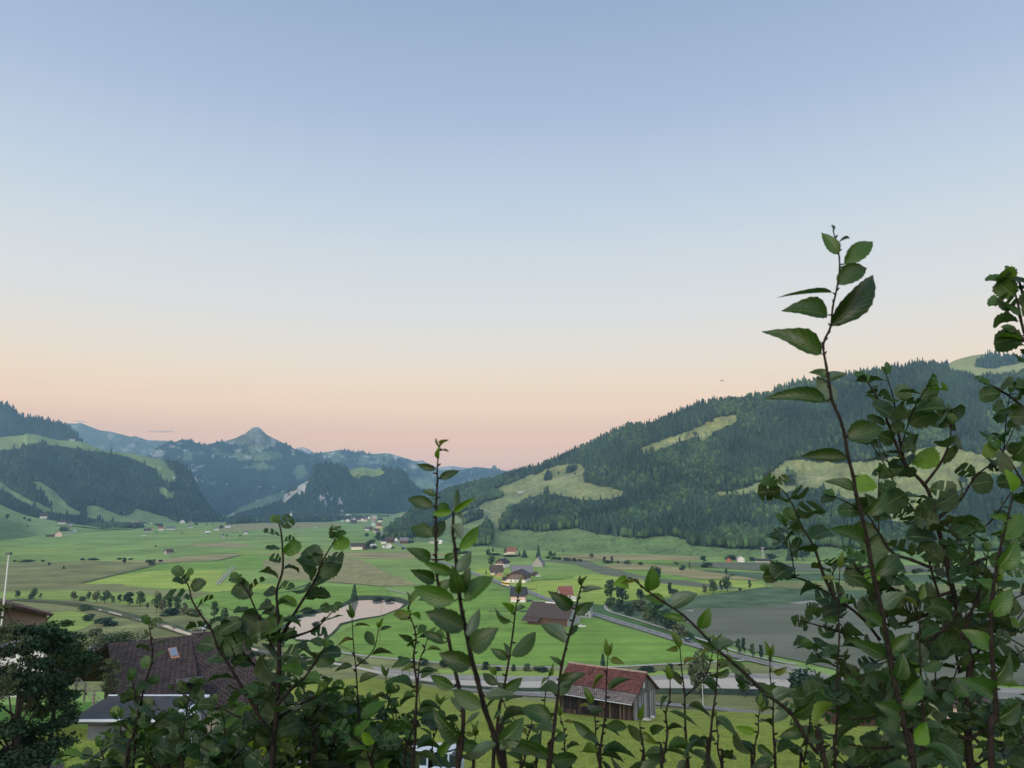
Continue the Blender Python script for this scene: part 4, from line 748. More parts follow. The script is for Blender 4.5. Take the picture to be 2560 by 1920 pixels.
def hpx(label, u0, u1, vb, vt, ori, wall, roof, key=None, rz=0.0, wf=.5, df=.85, **kw):
    """house from its extent in the photo; ori e = eaves to the camera, g = gable to the camera"""
    uc = (u0+u1)/2
    if key == 'V' and vb >= lerp_pts([(790, 1308), (900, 1309), (960, 1318), (1040, 1330), (1220, 1340)], uc)-1: key = None
    if key: p = Vector([float(q) for q in PT(uc, vb, HILLS[key](np.array(float(uc)), np.array(float(vb))))])
    else: p = FL(uc, vb)
    k = p.y/FPX; W_ = max(3.0, (u1-u0)*k/1.04*.94); H_ = max(2.6, (vb-vt)*k*1.0); d = W_*df
    ov = kw.pop('ov', .07*W_)
    hw = H_*wf; hr = H_*(1-wf)
    yaw = -math.atan2(p.x, p.y)
    if ori == 'e': return house(label, p+Vector((0, d/2, 0)), rz+yaw, W_-2*ov*.5, d, hw, hr, wall, roof, ov=ov, **kw)
    return house(label, p+Vector((0, W_*.5, 0)), rz+yaw+math.pi/2, W_*1.1, W_-2*ov*.6, hw, hr, wall, roof, ov=ov, **kw)
# farm hamlet in the middle distance
hpx('pink walled house with a dark roof beside the road', 1276, 1318, 1507, 1472, 'e', 'pink', 'dark', rz=-.12, wf=.50, df=.8, plinth='white', hp=1.6, win=[('l', 2.2, 2, 5), ('f', 2.6, 1, 3)], chim=True)
hpx('largest timber chalet with rows of windows and a white ground floor', 1268, 1326, 1457, 1429, 'g', 'brown', 'brown', rz=-.25, wf=.60, plinth='white', hp=2.6, ov=1.6, win=[('l', 3.1, 5, 14), ('l', 5.3, 5, 11), ('l', .8, 3, 12), ('f', 3.1, 3, 8)], chim=True)
hpx('open timber lean-to at the left of the largest chalet', 1255, 1273, 1454, 1444, 'e', 'dark', 'brown', name='shed', cat='shed')
hpx('long barn with a grey metal roof behind the largest chalet', 1277, 1332, 1441, 1416, 'e', 'brown', 'grey', rz=.05, wf=.45, df=.6, name='barn', cat='barn')
hpx('low brown shed attached right of the grey roofed barn', 1329, 1345, 1441, 1431, 'e', 'brown', 'brown', name='shed', cat='shed')
hpx('brown house with a wide brown roof left of the largest chalet', 1224, 1258, 1437, 1415, 'e', 'brown', 'brown', rz=.15, wf=.5, plinth='white', hp=1.5, win=[('f', 2.0, 4, 9)], chim=True)
hpx('small tan gabled annexe in front of the brown house', 1237, 1256, 1442, 1431, 'g', 'tan', 'brown', rz=.1, name='shed', cat='shed')
hpx('chalet with brown upper storey over tall white base', 1241, 1271, 1419, 1399, 'g', 'brown', 'dark', rz=-.5, wf=.62, plinth='white', hp=3.6, win=[('l', .9, 3, 7), ('l', 4.2, 3, 6)], chim=True)
hpx('steep roofed weathered barn standing alone in the field', 1332, 1362, 1417, 1394, 'g', 'grey', 'grey', wf=.30, rz=-.2, ov=.5, name='barn', cat='barn')
hpx('farmhouse with red roof and cream wall at the hill foot', 1267, 1293, 1387, 1370, 'e', 'cream', 'red', rz=-.3, wf=.5, win=[('f', 1.2, 4, 12), ('f', 4.0, 4, 12)])
hpx('dark timber part built onto the red roofed farmhouse', 1258, 1269, 1386, 1371, 'g', 'dark', 'dark', plinth='white', hp=1.6, win=[('l', 2.4, 2, 4)], winframe=True)
hpx('white house with a red hipped looking roof right of the road', 1396, 1432, 1502, 1470, 'e', 'white', 'red', rz=.25, wf=.48, plinth='white', hp=1.5, win=[('f', 2.0, 3, 7)], chim=True)
hpx('small white shed right of the red roofed house', 1430, 1441, 1503, 1493, 'e', 'white', 'pale', name='shed', cat='shed')
# large farm barn with grey gable
bp = FL(1380, 1566)
hb = house('large farm barn with a broad brown roof and grey gable wall', bp+Vector((1.5, 9, 0)), -.50, 24, 17, 5.0, 6.0, 'brown', 'brown', ov=1.2, name='barn', cat='barn')
V = []; F = []; bx(V, F, 12.02, 12.2, -8.4, 8.4, -.5, 4.8); V += [(12.2, -8.4, 4.8), (12.2, 8.4, 4.8), (12.2, 0, 10.6), (12.02, -8.4, 4.8), (12.02, 8.4, 4.8), (12.02, 0, 10.6)]; F += [(8, 9, 10), (11, 13, 12), (8, 10, 13, 11), (9, 12, 13, 10)]
o = pmesh('gable_wall', V, F, WM('lightgrey'), hb); tag(o, 'light grey gable wall')
V = []; F = []; bx(V, F, -5, 5, -.5, .6, 10.9, 11.5); tag(pmesh('roof_vent', V, F, WM('white'), hb), 'white ridge vent')
V = []; F = []; V += [(-14, -12.5, 2.4), (-4, -12.5, 2.4), (-4, -8.3, 4.6), (-14, -8.3, 4.6), (-14, -12.5, 2.2), (-4, -12.5, 2.2), (-4, -8.3, 4.4), (-14, -8.3, 4.4)]; F += [(0, 1, 2, 3), (4, 7, 6, 5), (0, 4, 5, 1), (0, 3, 7, 4), (1, 5, 6, 2)]; pmesh('porch_roof', V, F, RM('brown'), hb)
for k_ in range(3):
    V = []; F = []; bx(V, F, -7+k_*5.5, -4.6+k_*5.5, -8.6, -8.45, 0, 2.6); pmesh('door', V, F, M_DOOR, hb)
hpx('grey annexe at the road end of the large farm barn', 1452, 1484, 1546, 1512, 'e', 'lightgrey', 'grey', rz=-.25, wf=.62, df=.7, win=[('f', 1.0, 2, 4)], name='shed', cat='shed')
# stacked logs and junk along the barn wall: a wood pile
rj = random.Random(5); V = []; F = []
for i in range(60):
    x = rj.uniform(0, 13); y = rj.uniform(0, 1.6); z = rj.uniform(0, 1.0); r_q = rj.uniform(.15, .3); tube(V, F, [Vector((x, y-.5, z+.2)), Vector((x+rj.uniform(-.2, .2), y+.5, z+.2))], [r_q, r_q], 7)
wp = pmesh('wood_pile', V, F, mat('cut_wood', (.38, .28, .18), c2=(.22, .16, .11), scale=3)); wp.location = FL(1326, 1559); wp.rotation_euler = (0, 0, -.5); tag(wp, 'pile of cut logs along the dark side of the large farm barn', 'wood pile')
# right lakeside
hpx('small dark red chalet in the hedge by the lake', 1817, 1831, 1404, 1395, 'g', 'red', 'brown')
hpx('bright white chalet with wide gable by the lake', 1845, 1863, 1405, 1392, 'g', 'white', 'pale', wf=.6, rz=.2, win=[('l', 1.5, 2, 6)])
hpx('long low dark building with white front at the lake', 1888, 1930, 1405, 1398, 'e', 'white', 'dark', df=.3)
# lone huts in the plain
hpx('weathered hay barn alone in the far green plain', 408, 428, 1386, 1374, 'e', 'grey', 'brown', rz=.5, wf=.5, name='barn', cat='barn')
for (u0, u1, vb, vt, o_, w_, r_c, lab) in [(511, 523, 1334, 1329, 'e', 'dark', 'white', 'dark hut with a pale roof in the far plain'), (553, 561, 1346, 1340, 'g', 'grey', 'pale', 'pale steep hut just below the far ditch'), (354, 363, 1342, 1338, 'e', 'grey', 'pale', 'small grey hut in the far plain at the left'), (595, 602, 1329, 1324, 'g', 'pale' if 0 else 'grey', 'pale', 'tiny pale hut before the brown far field'), (608, 618, 1335, 1328, 'e', 'white', 'grey', 'whitish hut with grey roof before the centre'),
        (468, 480, 1320, 1314, 'e', 'mint', 'grey', 'pale green hut below the far white hamlet'), (534, 546, 1325, 1319, 'e', 'white', 'grey', 'left farm with pale wall by the round tree'), (561, 574, 1321, 1316, 'e', 'grey', 'white', 'farm shed with a white roof right of the round tree'), (751, 757, 1328, 1323, 'g', 'grey', 'pale', 'tiny hut in the brown far field'), (741, 746, 1319, 1316, 'e', 'grey', 'brown', 'smallest hut in the brown far field'), (784, 791, 1320, 1317, 'e', 'grey', 'pale', 'low hut right of the tiny ones in the far field'), (840, 848, 1317, 1311, 'g', 'white', 'red', 'small hut with red roof left of the village')]:
    hpx(lab, u0, u1, vb, vt, o_, w_, r_c, name='hut', cat='hut')
# left foot of the slope
for (u0, u1, vb, vt, o_, w_, r_c, key, lab) in [(95, 113, 1296, 1284, 'e', 'white', 'brown', 'F', 'uppermost white farmhouse on the left grass slope'), (139, 159, 1310, 1301, 'e', 'white', 'brown', 'F', 'long white farmhouse where the left slope meets the trees'), (166, 177, 1315, 1308, 'e', 'white', 'grey', 'F', 'white shed right of the long slope farmhouse'),
        (132, 150, 1342, 1328, 'g', 'pink', 'red', None, 'red roofed farmhouse at the left slope foot'), (157, 169, 1331, 1325, 'e', 'white', 'dark', None, 'white shed behind the red roofed slope farmhouse'), (110, 131, 1342, 1337, 'e', 'brown', 'brown', None, 'low brown shed left of the red roofed slope farmhouse'), (181, 189, 1330, 1325, 'e', 'mint', 'pale', None, 'pale hut by the field track at the left'),
        (280, 294, 1315, 1306, 'g', 'lightgrey', 'pale', None, 'grey gabled house in front of the left tree belt'), (333, 345, 1311, 1303, 'e', 'white', 'pink', None, 'pink roofed house at the end of the left tree belt'), (345, 361, 1312, 1306, 'e', 'white', 'dark', None, 'white house with dark roof at the end of the tree belt'), (373, 379, 1310, 1306, 'g', 'white', 'grey', None, 'tiny white hut right of the tree belt'),
        (393, 406, 1326, 1316, 'e', 'white', 'red', None, 'small farm with red roof beside a conifer'), (411, 433, 1325, 1317, 'e', 'white', 'grey', None, 'white farm right of the small red roofed one'), (356, 374, 1330, 1322, 'e', 'grey', 'dark', None, 'dark roofed farm among bushes in the far plain'), (375, 384, 1325, 1319, 'g', 'grey', 'grey', None, 'grey barn behind the dark roofed far farm'),
        (445, 460, 1308, 1300, 'g', 'white', 'white', None, 'bright white house of the far hamlet under the left hill'), (464, 480, 1307, 1299, 'e', 'white', 'red', None, 'red roofed house of the far hamlet under the left hill'), (481, 491, 1306, 1299, 'g', 'grey', 'grey', None, 'grey barn of the far hamlet'), (494, 504, 1306, 1302, 'e', 'lightgrey', 'pink', None, 'low pale house of the far hamlet'),
        (511, 521, 1305, 1300, 'g', 'white', 'pale', None, 'second last white house of the far hamlet'), (522, 531, 1305, 1299, 'g', 'cream', 'grey', None, 'last pale house of the far hamlet')]:
    hpx(lab, u0, u1, vb, vt, o_, w_, r_c, key=key)
# village and hamlet in the gap
VIL = [(836, 849, 1300, 1290, 'e', 'pink', 'red', 'red house at the left end of the village'), (860, 877, 1293, 1285, 'g', 'white', 'white', 'bright white wide gabled house at the top of the village'), (853, 858, 1305, 1299, 'g', 'mint', 'pale', 'narrow pale green house at the village edge'), (863, 875, 1304, 1297, 'g', 'white', 'dark', 'white house with dark roof left of the church road'),
       (875, 888, 1300, 1293, 'e', 'white', 'grey', 'grey roofed white house in the middle of the village'), (875, 891, 1309, 1300, 'e', 'brown', 'brown', 'brown barn in front of the village'), (887, 893, 1292, 1287, 'g', 'white', 'pale', 'small white house behind the village centre'), (890, 901, 1297, 1291, 'g', 'pink', 'pink', 'pinkish house in the village centre'), (891, 901, 1303, 1298, 'e', 'white', 'red', 'red roofed white house on the village street'),
       (900, 909, 1303, 1295, 'g', 'white', 'white', 'tall white gabled house on the village street'), (905, 917, 1295, 1289, 'g', 'cream', 'brown', 'cream gabled house right of the village centre'), (919, 926, 1297, 1290, 'g', 'white', 'grey', 'white cube like house in the right of the village'), (908, 918, 1304, 1297, 'e', 'cream', 'pink', 'pale roofed house on the near side of the village'), (927, 941, 1296, 1289, 'e', 'cream', 'pale', 'cream house at the right end of the village'),
       (927, 939, 1304, 1298, 'e', 'lightgrey', 'orange', 'shed with orange roof right of the village'), (944, 956, 1305, 1296, 'e', 'white', 'dark', 'dark roofed house alone in the green right of the village'), (926, 938, 1315, 1306, 'g', 'mint', 'white', 'pale green gabled house above the road bend'), (938, 953, 1321, 1309, 'e', 'cream', 'red', 'large red and cream house by the lime field'), (909, 922, 1326, 1319, 'e', 'white', 'brown', 'low brown roofed farm left of the road'),
       (921, 932, 1325, 1316, 'g', 'brown', 'pink', 'gabled brown house beside the low farm'), (934, 946, 1333, 1322, 'e', 'white', 'brown', 'white house with brown roof at the road'), (969, 977, 1337, 1328, 'g', 'cream', 'red', 'cream house with red roof right of the road'), (978, 994, 1344, 1334, 'e', 'grey', 'grey', 'grey shed behind the hamlet'), (951, 966, 1359, 1349, 'e', 'white', 'dark', 'white fronted farm wing of the hamlet'),
       (962, 984, 1357, 1343, 'e', 'brown', 'brown', 'broad dark roofed barn of the hamlet'), (986, 995, 1353, 1344, 'g', 'white', 'brown', 'small white house where the hamlet road bends'), (998, 1021, 1359, 1345, 'e', 'brown', 'grey', 'brown chalet behind the clipped hedge'), (962, 979, 1371, 1359, 'g', 'white', 'pale', 'white house with pale roof at the hamlet front'), (954, 963, 1370, 1363, 'g', 'white', 'grey', 'white garage beside the hamlet front house'),
       (873, 911, 1374, 1359, 'e', 'white', 'brown', 'long farmhouse with brown roof and white ground floor'), (905, 917, 1375, 1364, 'e', 'brown', 'brown', 'brown wing at the right of the long farmhouse'), (924, 940, 1369, 1361, 'e', 'lightgrey', 'pale', 'pale roofed shed right of the long farmhouse'), (1072, 1086, 1358, 1353, 'e', 'white', 'pink', 'low white building at the foot of the dry meadow'), (1095, 1106, 1359, 1351, 'e', 'white', 'white', 'white tent shaped roof at the foot of the dry meadow')]
for (u0, u1, vb, vt, o_, w_, r_c, lab) in VIL: hpx(lab, u0, u1, vb, vt, o_, w_, r_c, rz=random.uniform(-.3, .3), wf=.55, key='V' if u0 < 960 and vb < 1309 and u0 > 850 else None)
for (u0, u1, vb, vt, o_, w_, r_c, lab) in [(984, 1001, 1305, 1295, 'e', 'grey', 'brown', 'large grey barn on the village meadow'), (996, 1011, 1293, 1287, 'g', 'cream', 'pink', 'pale gabled house on the upper village meadow'), (1010, 1028, 1290, 1281, 'e', 'pink', 'red', 'reddish farm on the upper village meadow'), (1048, 1061, 1286, 1279, 'e', 'white', 'red', 'highest white house on the upper village meadow'), (974, 985, 1291, 1286, 'e', 'white', 'grey', 'low white house under the knoll on the meadow'), (1047, 1058, 1272, 1267, 'e', 'grey', 'grey', 'small grey hut on top of the village meadow')]:
    hpx(lab, u0, u1, vb, vt, o_, w_, r_c, key='V')
# church
p = FL(727, 1303); k = p.y/FPX; e = empty('church', p); tag(e, 'white church tower rising above the dark wood', 'church')
V = []; F = []; bx(V, F, -3.5, 3.5, -3.5, 3.5, 0, 30); pmesh('tower', V, F, WM('white'), e)
V = [(-4, -4, 30), (4, -4, 30), (4, 4, 30), (-4, 4, 30), (0, 0, 43)]; F = [(0, 1, 4), (1, 2, 4), (2, 3, 4), (3, 0, 4), (0, 3, 2, 1)]; pmesh('spire', V, F, RM('grey'), e)
V = []; F = []; bx(V, F, 3.6, 26, -6, 6, 0, 10); V += [(3.6, -6.5, 10), (26.5, -6.5, 10), (26.5, 6.5, 10), (3.6, 6.5, 10), (3.6, 0, 17), (26.5, 0, 17)]; F += [(8, 9, 13, 12), (10, 11, 12, 13), (9, 10, 13), (8, 12, 11)]; pmesh('nave', V, F, WM('white'), e)
# hut on the right hill and high chapel on the left shoulder
hpx('small pale alp hut on the dry meadow of the right hill', 1293, 1312, 1234, 1228, 'e', 'lightgrey', 'pale', key='R', name='hut', cat='hut')
hpx('small dark alp hut on the upper clearing of the right hill', 1732, 1742, 1084, 1079, 'e', 'brown', 'brown', key='R', name='hut', cat='hut')
hpx('pale house on the green shoulder of the left hill', 170, 184, 1101, 1096, 'e', 'white', 'grey', key='L')
hpx('tiny white hut by the small clearing of the left hill', 431, 436, 1196, 1192, 'e', 'white', 'pale', key='L', name='hut', cat='hut')
# ---------------------------------------------------------------- vehicles on the road
M_TYRE = mat('tyre', (.02, .02, .02)); M_GLASSD = mat('car_glass', (.02, .03, .035), rough=.08, spec=.7)
def wheel(e, x, y, r, wdt=.22):
    V = []; F = []; n = 16
    for s in (-1, 1):
        for i in range(n): a = 6.283*i/n; V.append((x+r*math.cos(a), y+s*wdt/2, r+r*math.sin(a)))
    for i in range(n): F.append((i, (i+1) % n, n+(i+1) % n, n+i))
    F.append(tuple(range(n-1, -1, -1))); F.append(tuple(range(n, 2*n))); w = pmesh('wheel', V, F, M_TYRE, e)
    V = []; F = []
    for s in (-1, 1):
        b = len(V)
        for i in range(10): a = 6.283*i/10; V.append((x+r*.6*math.cos(a), y+s*(wdt/2+.012), r+r*.6*math.sin(a)))
        F.append(tuple(range(b, b+10)) if s > 0 else tuple(range(b+9, b-1, -1)))
    pmesh('rim', V, F, mat('rim_metal', (.45, .45, .46), rough=.35, metal=.7), w)
def prism(prof, y0, y1):
    n = len(prof); V = [(x, y0, z) for x, z in prof]+[(x, y1, z) for x, z in prof]
    F = [tuple(range(n-1, -1, -1)), tuple(range(n, 2*n))]+[(i, (i+1) % n, n+(i+1) % n, n+i) for i in range(n)]; return V, F
def bevel(o, w=.05, seg=3):
    m = o.modifiers.new('b', 'BEVEL'); m.width = w; m.segments = seg; m.limit_method = 'ANGLE'; m.angle_limit = math.radians(30)
    for p_ in o.data.polygons: p_.use_smooth = True
    return o
def car(label, p, rz, c, roofc=None, van=False, name='parked_car'):
    e = empty(name, p, rz); tag(e, label, 'van' if van else 'car')
    m = mat('paint_'+label[:14].replace(' ', '_'), c, rough=.3, spec=.6)
    if van: body = [(-2.4, .35), (2.35, .35), (2.4, .9), (2.2, 1.15), (1.7, 1.2), (-2.4, 1.25)]; cab = [(-2.35, 1.22), (1.75, 1.18), (1.0, 1.92), (.7, 1.98), (-2.1, 1.98), (-2.3, 1.9)]
    else: body = [(-2.1, .32), (2.1, .32), (2.15, .62), (1.9, .82), (1.0, .95), (-1.9, 1.0), (-2.12, .9)]; cab = [(-1.95, .97), (1.15, .93), (.35, 1.42), (.1, 1.48), (-1.2, 1.48), (-1.6, 1.42)]
    V, F = prism(body, -.88, .88); bevel(pmesh('body', V, F, m, e), .09)
    V, F = prism([(x*.985, z) for x, z in cab], -.77, .77); bevel(pmesh('windows', V, F, M_GLASSD, e), .06)
    zt = cab[3][1]; x0, x1 = cab[4][0], cab[3][0]
    V = []; F = []; bx(V, F, x0-.05, x1+.1, -.79, .79, zt-.03, zt+.05); bevel(pmesh('roof', V, F, mat('paint_roof_'+(roofc or 'same')+label[:8].replace(' ', '_'), (.55, .57, .6) if roofc else c, rough=.3, spec=.6), e), .04)
    for xx in (x0+.15, x1-.1, (x0+x1)/2):
        for s in (-1, 1):
            V = []; F = []; bx(V, F, xx-.05, xx+.05, s*.77-.03, s*.77+.03, 1.0, zt); pmesh('pillar', V, F, m, e)
    for s in (-1, 1):
        for xx in (-1.35, 1.35): wheel(e, xx, s*.8, .33)
        V = []; F = []; bx(V, F, 2.08, 2.19, s*.62-.18, s*.62+.18, .6, .76); pmesh('headlight', V, F, mat('lamp_lens', (.8, .8, .76), rough=.1), e)
        V = []; F = []; bx(V, F, -2.17, -2.08, s*.66-.14, s*.66+.14, .72, .9); pmesh('tail_light', V, F, mat('tail_lens', (.35, .02, .02), rough=.2), e)
        V = []; F = []; bx(V, F, .85, 1.05, s*.98-.1, s*.98+.1, .95, 1.1); pmesh('mirror', V, F, m, e)
    return e
def road_dir(px):
    p = Vector(FL(*px)[:2]); i = min(range(len(SMR)-1), key=lambda i: (SMR[i]-p).length); d = (SMR[i+1]-SMR[i]).normalized(); return SMR[i], d
def on_road(px, off):
    p, d = road_dir(px); n = Vector((-d.y, d.x)); q = p+n*off; return Vector((q.x, q.y, .66)), math.atan2(d.y, d.x)
q, a = on_road((1707, 1605), 1.5); car('dark car with a white roof rack driving on the lake road', q, a, (.03, .03, .035), roofc='white', name='driving_car')
q, a = on_road((1270, 1466), -1.5)
e = empty('post_bus', q, a); tag(e, 'yellow bus with a white skirt driving on the road', 'bus')
V = []; F = []; bx(V, F, -6, 6, -1.25, 1.25, .45, 3.1); bevel(pmesh('body', V, F, mat('bus_yellow', (.75, .50, .02), rough=.35), e), .15)
V = []; F = []; bx(V, F, -5.8, 6.03, -1.27, 1.27, 1.5, 2.5); pmesh('windows', V, F, M_GLASSD, e)
V = []; F = []; bx(V, F, -6.01, 6.04, -1.26, 1.26, .42, .9); pmesh('skirt', V, F, mat('bus_white', (.7, .7, .68)), e)
V = []; F = []; bx(V, F, -4, 2, -.9, .9, 3.1, 3.35); pmesh('roof_unit', V, F, mat('bus_white', (.7, .7, .68)), e)
for s in (-1, 1):
    for xx in (-3.6, 3.8): wheel(e, xx, s*1.15, .48, .3)
car('black car parked right of the pink walled house', FL(1326, 1505), .1, (.02, .02, .022))
car('white van parked by the shed at the grey roofed barn', FL(1346, 1442), .3, (.6, .6, .6), van=True, name='parked_van')
car('small white car on the yard beside the large farm barn', FL(1455, 1568), -.2, (.6, .6, .58))
# ---------------------------------------------------------------- posts
def post(u, v, hm, label, r=.09, c=(.6, .6, .58), cross=False, name='post', cat='post', grp=None, taper=.7):
    p = FL(u, v); e = None; V = []; F = []; tube(V, F, [Vector((0, 0, -.3)), Vector((0, 0, hm*.5)), Vector((0, 0, hm))], [r, r*.9, r*taper], 8)
    if cross: bx(V, F, -.8, .8, -.06, .06, hm-.9, hm-.75)
    o = pmesh(name, V, F, mat('post_%.2f' % c[0], c)); o.location = p; tag(o, label, cat, grp); return o
for (u, v) in [(1528, 1548), (1533, 1550), (1590, 1567), (1634, 1580), (1657, 1588), (1685, 1596)]:
    post(u, v+1, 1.1, 'white reflector post at the edge of the lake road', r=.12, name='reflector_post', cat='road post', grp='white reflector posts along the lake road')
for (u, v, lab) in [(952, 1550, 'tallest wooden power pole in front of the right pond bank'), (949, 1604, 'power pole in the meadow below the pond'), (810, 1605, 'power pole at the lower left pond edge'), (1227, 1551, 'power pole in the meadow right of the nearest shoots'), (1005, 1697, 'left of two poles by the river'), (1023, 1697, 'right of two poles by the river'), (1758, 1768, 'pale pole beside the grey willow'), (1342, 1492, 'pole beside the road before the lime field'), (1374, 1530, 'pole left of the large farm barn'), (1062, 1398, 'thin pole in the plain below the hamlet')]:
    post(u, v, 9 if v > 1690 else 8.5, lab, r=.14, c=(.12, .10, .08) if u != 1758 else (.5, .5, .47), name='power_pole', cat='pole', cross=False)
# lattice pylon by the lake
p = FL(1908, 1402); e_ = empty('pylon', p); tag(e_, 'grey lattice pylon behind the lakeside houses', 'pylon'); V = []; F = []
for sx_ in (-1, 1):
    for sy_ in (-1, 1): tube(V, F, [Vector((sx_*1.4, sy_*1.4, 0)), Vector((sx_*.4, sy_*.4, 16))], [.14, .1], 5)
for k_ in range(8):
    z = k_*2; w0 = 1.4-k_/8; w1 = 1.4-(k_+1)/8
    for sy_ in (-1, 1): tube(V, F, [Vector((-w0, sy_*w0, z)), Vector((w1, sy_*w1, z+2))], [.07, .07], 4); tube(V, F, [Vector((w0, sy_*w0, z)), Vector((-w1, sy_*w1, z+2))], [.07, .07], 4)
pmesh('mast', V, F, mat('pylon_steel', (.35, .35, .34)), e_); V = []; F = []
for z in (12, 15): bx(V, F, -3, 3, -.12, .12, z, z+.25)
pmesh('crossarm', V, F, mat('pylon_steel', (.35, .35, .34)), e_)
# ================================================================ foreground shrubs
def leaf_tpl(kind, seed):
    """leaf along +X (length 1), three rows left/mid/right; returns V, F(quads), luv"""
    r = np.random.default_rng(seed); n = 15; xs = np.linspace(0, 1, n); V = []; UV = []
    for i, x in enumerate(xs):
        if kind == 'long':
            w = .5*math.sin(math.pi*min(1, x**.80))**.85*(1-.25*x); w = max(w, 0)
            if x > .86: w = .5*.20*(1-x)/.14
            saw = .035*(i % 2)*(w > .05)
        else:
            w = .5*math.sqrt(max(0, 1-((x-.56)/.56)**2)) if x < .56 else .5*max(0, 1-((x-.56)/.44)**2.6)**.55
            saw = .07*(i % 2)*(w > .1)*(.5+r.random())
        curl = -.16*(x-.3)**2 if kind == 'long' else -.10*(x-.4)**2
        fold = .30 if kind == 'long' else .16
        wav = .03*math.sin(x*14+seed) if kind != 'long' else .012*math.sin(x*11+seed)
        V += [(x, w+saw, curl+fold*(w)+wav), (x, 0, curl), (x, -w-saw, curl+fold*(w)-wav)]
        UV += [(x, 1, 0), (x, 0, 0), (x, 1, 0)]
    F = []
    for i in range(n-1):
        a = 3*i; F += [(a, a+1, a+4, a+3), (a+1, a+2, a+5, a+4)]
    if seed >= 3:      # insect holes
        F = [f for j, f in enumerate(F) if j not in (9, 14 if seed % 2 else 17, 19)]
    return np.array(V), np.array(F), np.array(UV)
LT = {'long': [leaf_tpl('long', s) for s in range(3)], 'round': [leaf_tpl('round', s) for s in range(5)]}
def leaf_material(name, top, under, trans=.28, rough=.42):
    m = bpy.data.materials.new(name); m.use_nodes = True; n = m.node_tree.nodes; l = m.node_tree.links; b = n['Principled BSDF']
    at = n.new('ShaderNodeAttribute'); at.attribute_name = 'col'; uv = n.new('ShaderNodeAttribute'); uv.attribute_name = 'luv'
    s = n.new('ShaderNodeSeparateXYZ'); l.new(uv.outputs['Vector'], s.inputs[0])
    # side veins: x - .35*|y| stripes, midrib: y near 0
    m1 = n.new('ShaderNodeMath'); m1.operation = 'MULTIPLY_ADD'; l.new(s.outputs[1], m1.inputs[0]); m1.inputs[1].default_value = -.28; l.new(s.outputs[0], m1.inputs[2])
    m2 = n.new('ShaderNodeMath'); m2.operation = 'MULTIPLY'; l.new(m1.outputs[0], m2.inputs[0]); m2.inputs[1].default_value = 56
    m3 = n.new('ShaderNodeMath'); m3.operation = 'SINE'; l.new(m2.outputs[0], m3.inputs[0])
    m4 = n.new('ShaderNodeMapRange'); l.new(m3.outputs[0], m4.inputs[0]); m4.inputs[1].default_value = .75; m4.inputs[2].default_value = 1; m4.inputs[4].default_value = .45
    m5 = n.new('ShaderNodeMapRange'); l.new(s.outputs[1], m5.inputs[0]); m5.inputs[1].default_value = .10; m5.inputs[2].default_value = .02
    m6 = n.new('ShaderNodeMath'); m6.operation = 'MAXIMUM'; l.new(m4.outputs[0], m6.inputs[0]); l.new(m5.outputs[0], m6.inputs[1])
    nz = n.new('ShaderNodeTexNoise'); nz.inputs['Scale'].default_value = 60; nz.inputs['Detail'].default_value = 4
    t = n.new('ShaderNodeTexCoord'); l.new(t.outputs['Object'], nz.inputs[0])
    nr = n.new('ShaderNodeMapRange'); l.new(nz.outputs[0], nr.inputs[0]); nr.inputs[3].default_value = .75; nr.inputs[4].default_value = 1.25
    ge = n.new('ShaderNodeNewGeometry'); mx = n.new('ShaderNodeMix'); mx.data_type = 'RGBA'; l.new(ge.outputs['Backfacing'], mx.inputs[0]); mx.inputs[6].default_value = (*top, 1); mx.inputs[7].default_value = (*under, 1)
    mc = n.new('ShaderNodeMix'); mc.data_type = 'RGBA'; mc.blend_type = 'MULTIPLY'; mc.inputs[0].default_value = 1; l.new(mx.outputs[2], mc.inputs[6]); l.new(at.outputs['Color'], mc.inputs[7])
    mv = n.new('ShaderNodeMix'); mv.data_type = 'RGBA'; l.new(m6.outputs[0], mv.inputs[0]); l.new(mc.outputs[2], mv.inputs[6]); mv.inputs[7].default_value = (.10, .14, .05, 1)
    mh = n.new('ShaderNodeMath'); mh.operation = 'MULTIPLY'; l.new(m6.outputs[0], mh.inputs[0]); mh.inputs[1].default_value = .55; l.new(mh.outputs[0], mv.inputs[0])
    ms = n.new('ShaderNodeVectorMath'); ms.operation = 'SCALE'; l.new(mv.outputs[2], ms.inputs[0]); l.new(nr.outputs[0], ms.inputs['Scale'])
    l.new(ms.outputs[0], b.inputs['Base Color']); b.inputs['Roughness'].default_value = rough; b.inputs['Specular IOR Level'].default_value = .38
    bp = n.new('ShaderNodeBump'); bp.inputs['Strength'].default_value = .5; bp.inputs['Distance'].default_value = .002; bp.invert = True; l.new(m6.outputs[0], bp.inputs['Height']); l.new(bp.outputs[0], b.inputs['Normal'])
    tr = n.new('ShaderNodeBsdfTranslucent'); mt = n.new('ShaderNodeVectorMath'); mt.operation = 'MULTIPLY'; l.new(ms.outputs[0], mt.inputs[0]); mt.inputs[1].default_value = (1.25, 1.8, .5); l.new(mt.outputs[0], tr.inputs[0])
    mi = n.new('ShaderNodeMixShader'); mi.inputs[0].default_value = trans; l.new(b.outputs[0], mi.inputs[1]); l.new(tr.outputs[0], mi.inputs[2]); l.new(mi.outputs[0], n['Material Output'].inputs[0])
    return m
M_LEAF = leaf_material('glossy_leaf', (.016, .043, .005), (.030, .052, .022), .22)
M_HAZEL = leaf_material('hazel_leaf', (.015, .041, .007), (.034, .058, .027), .26, .5)
M_BARK = mat('twig_bark', (.009, .007, .006), c2=(.022, .016, .013), scale=90, rough=.8, spec=.12)
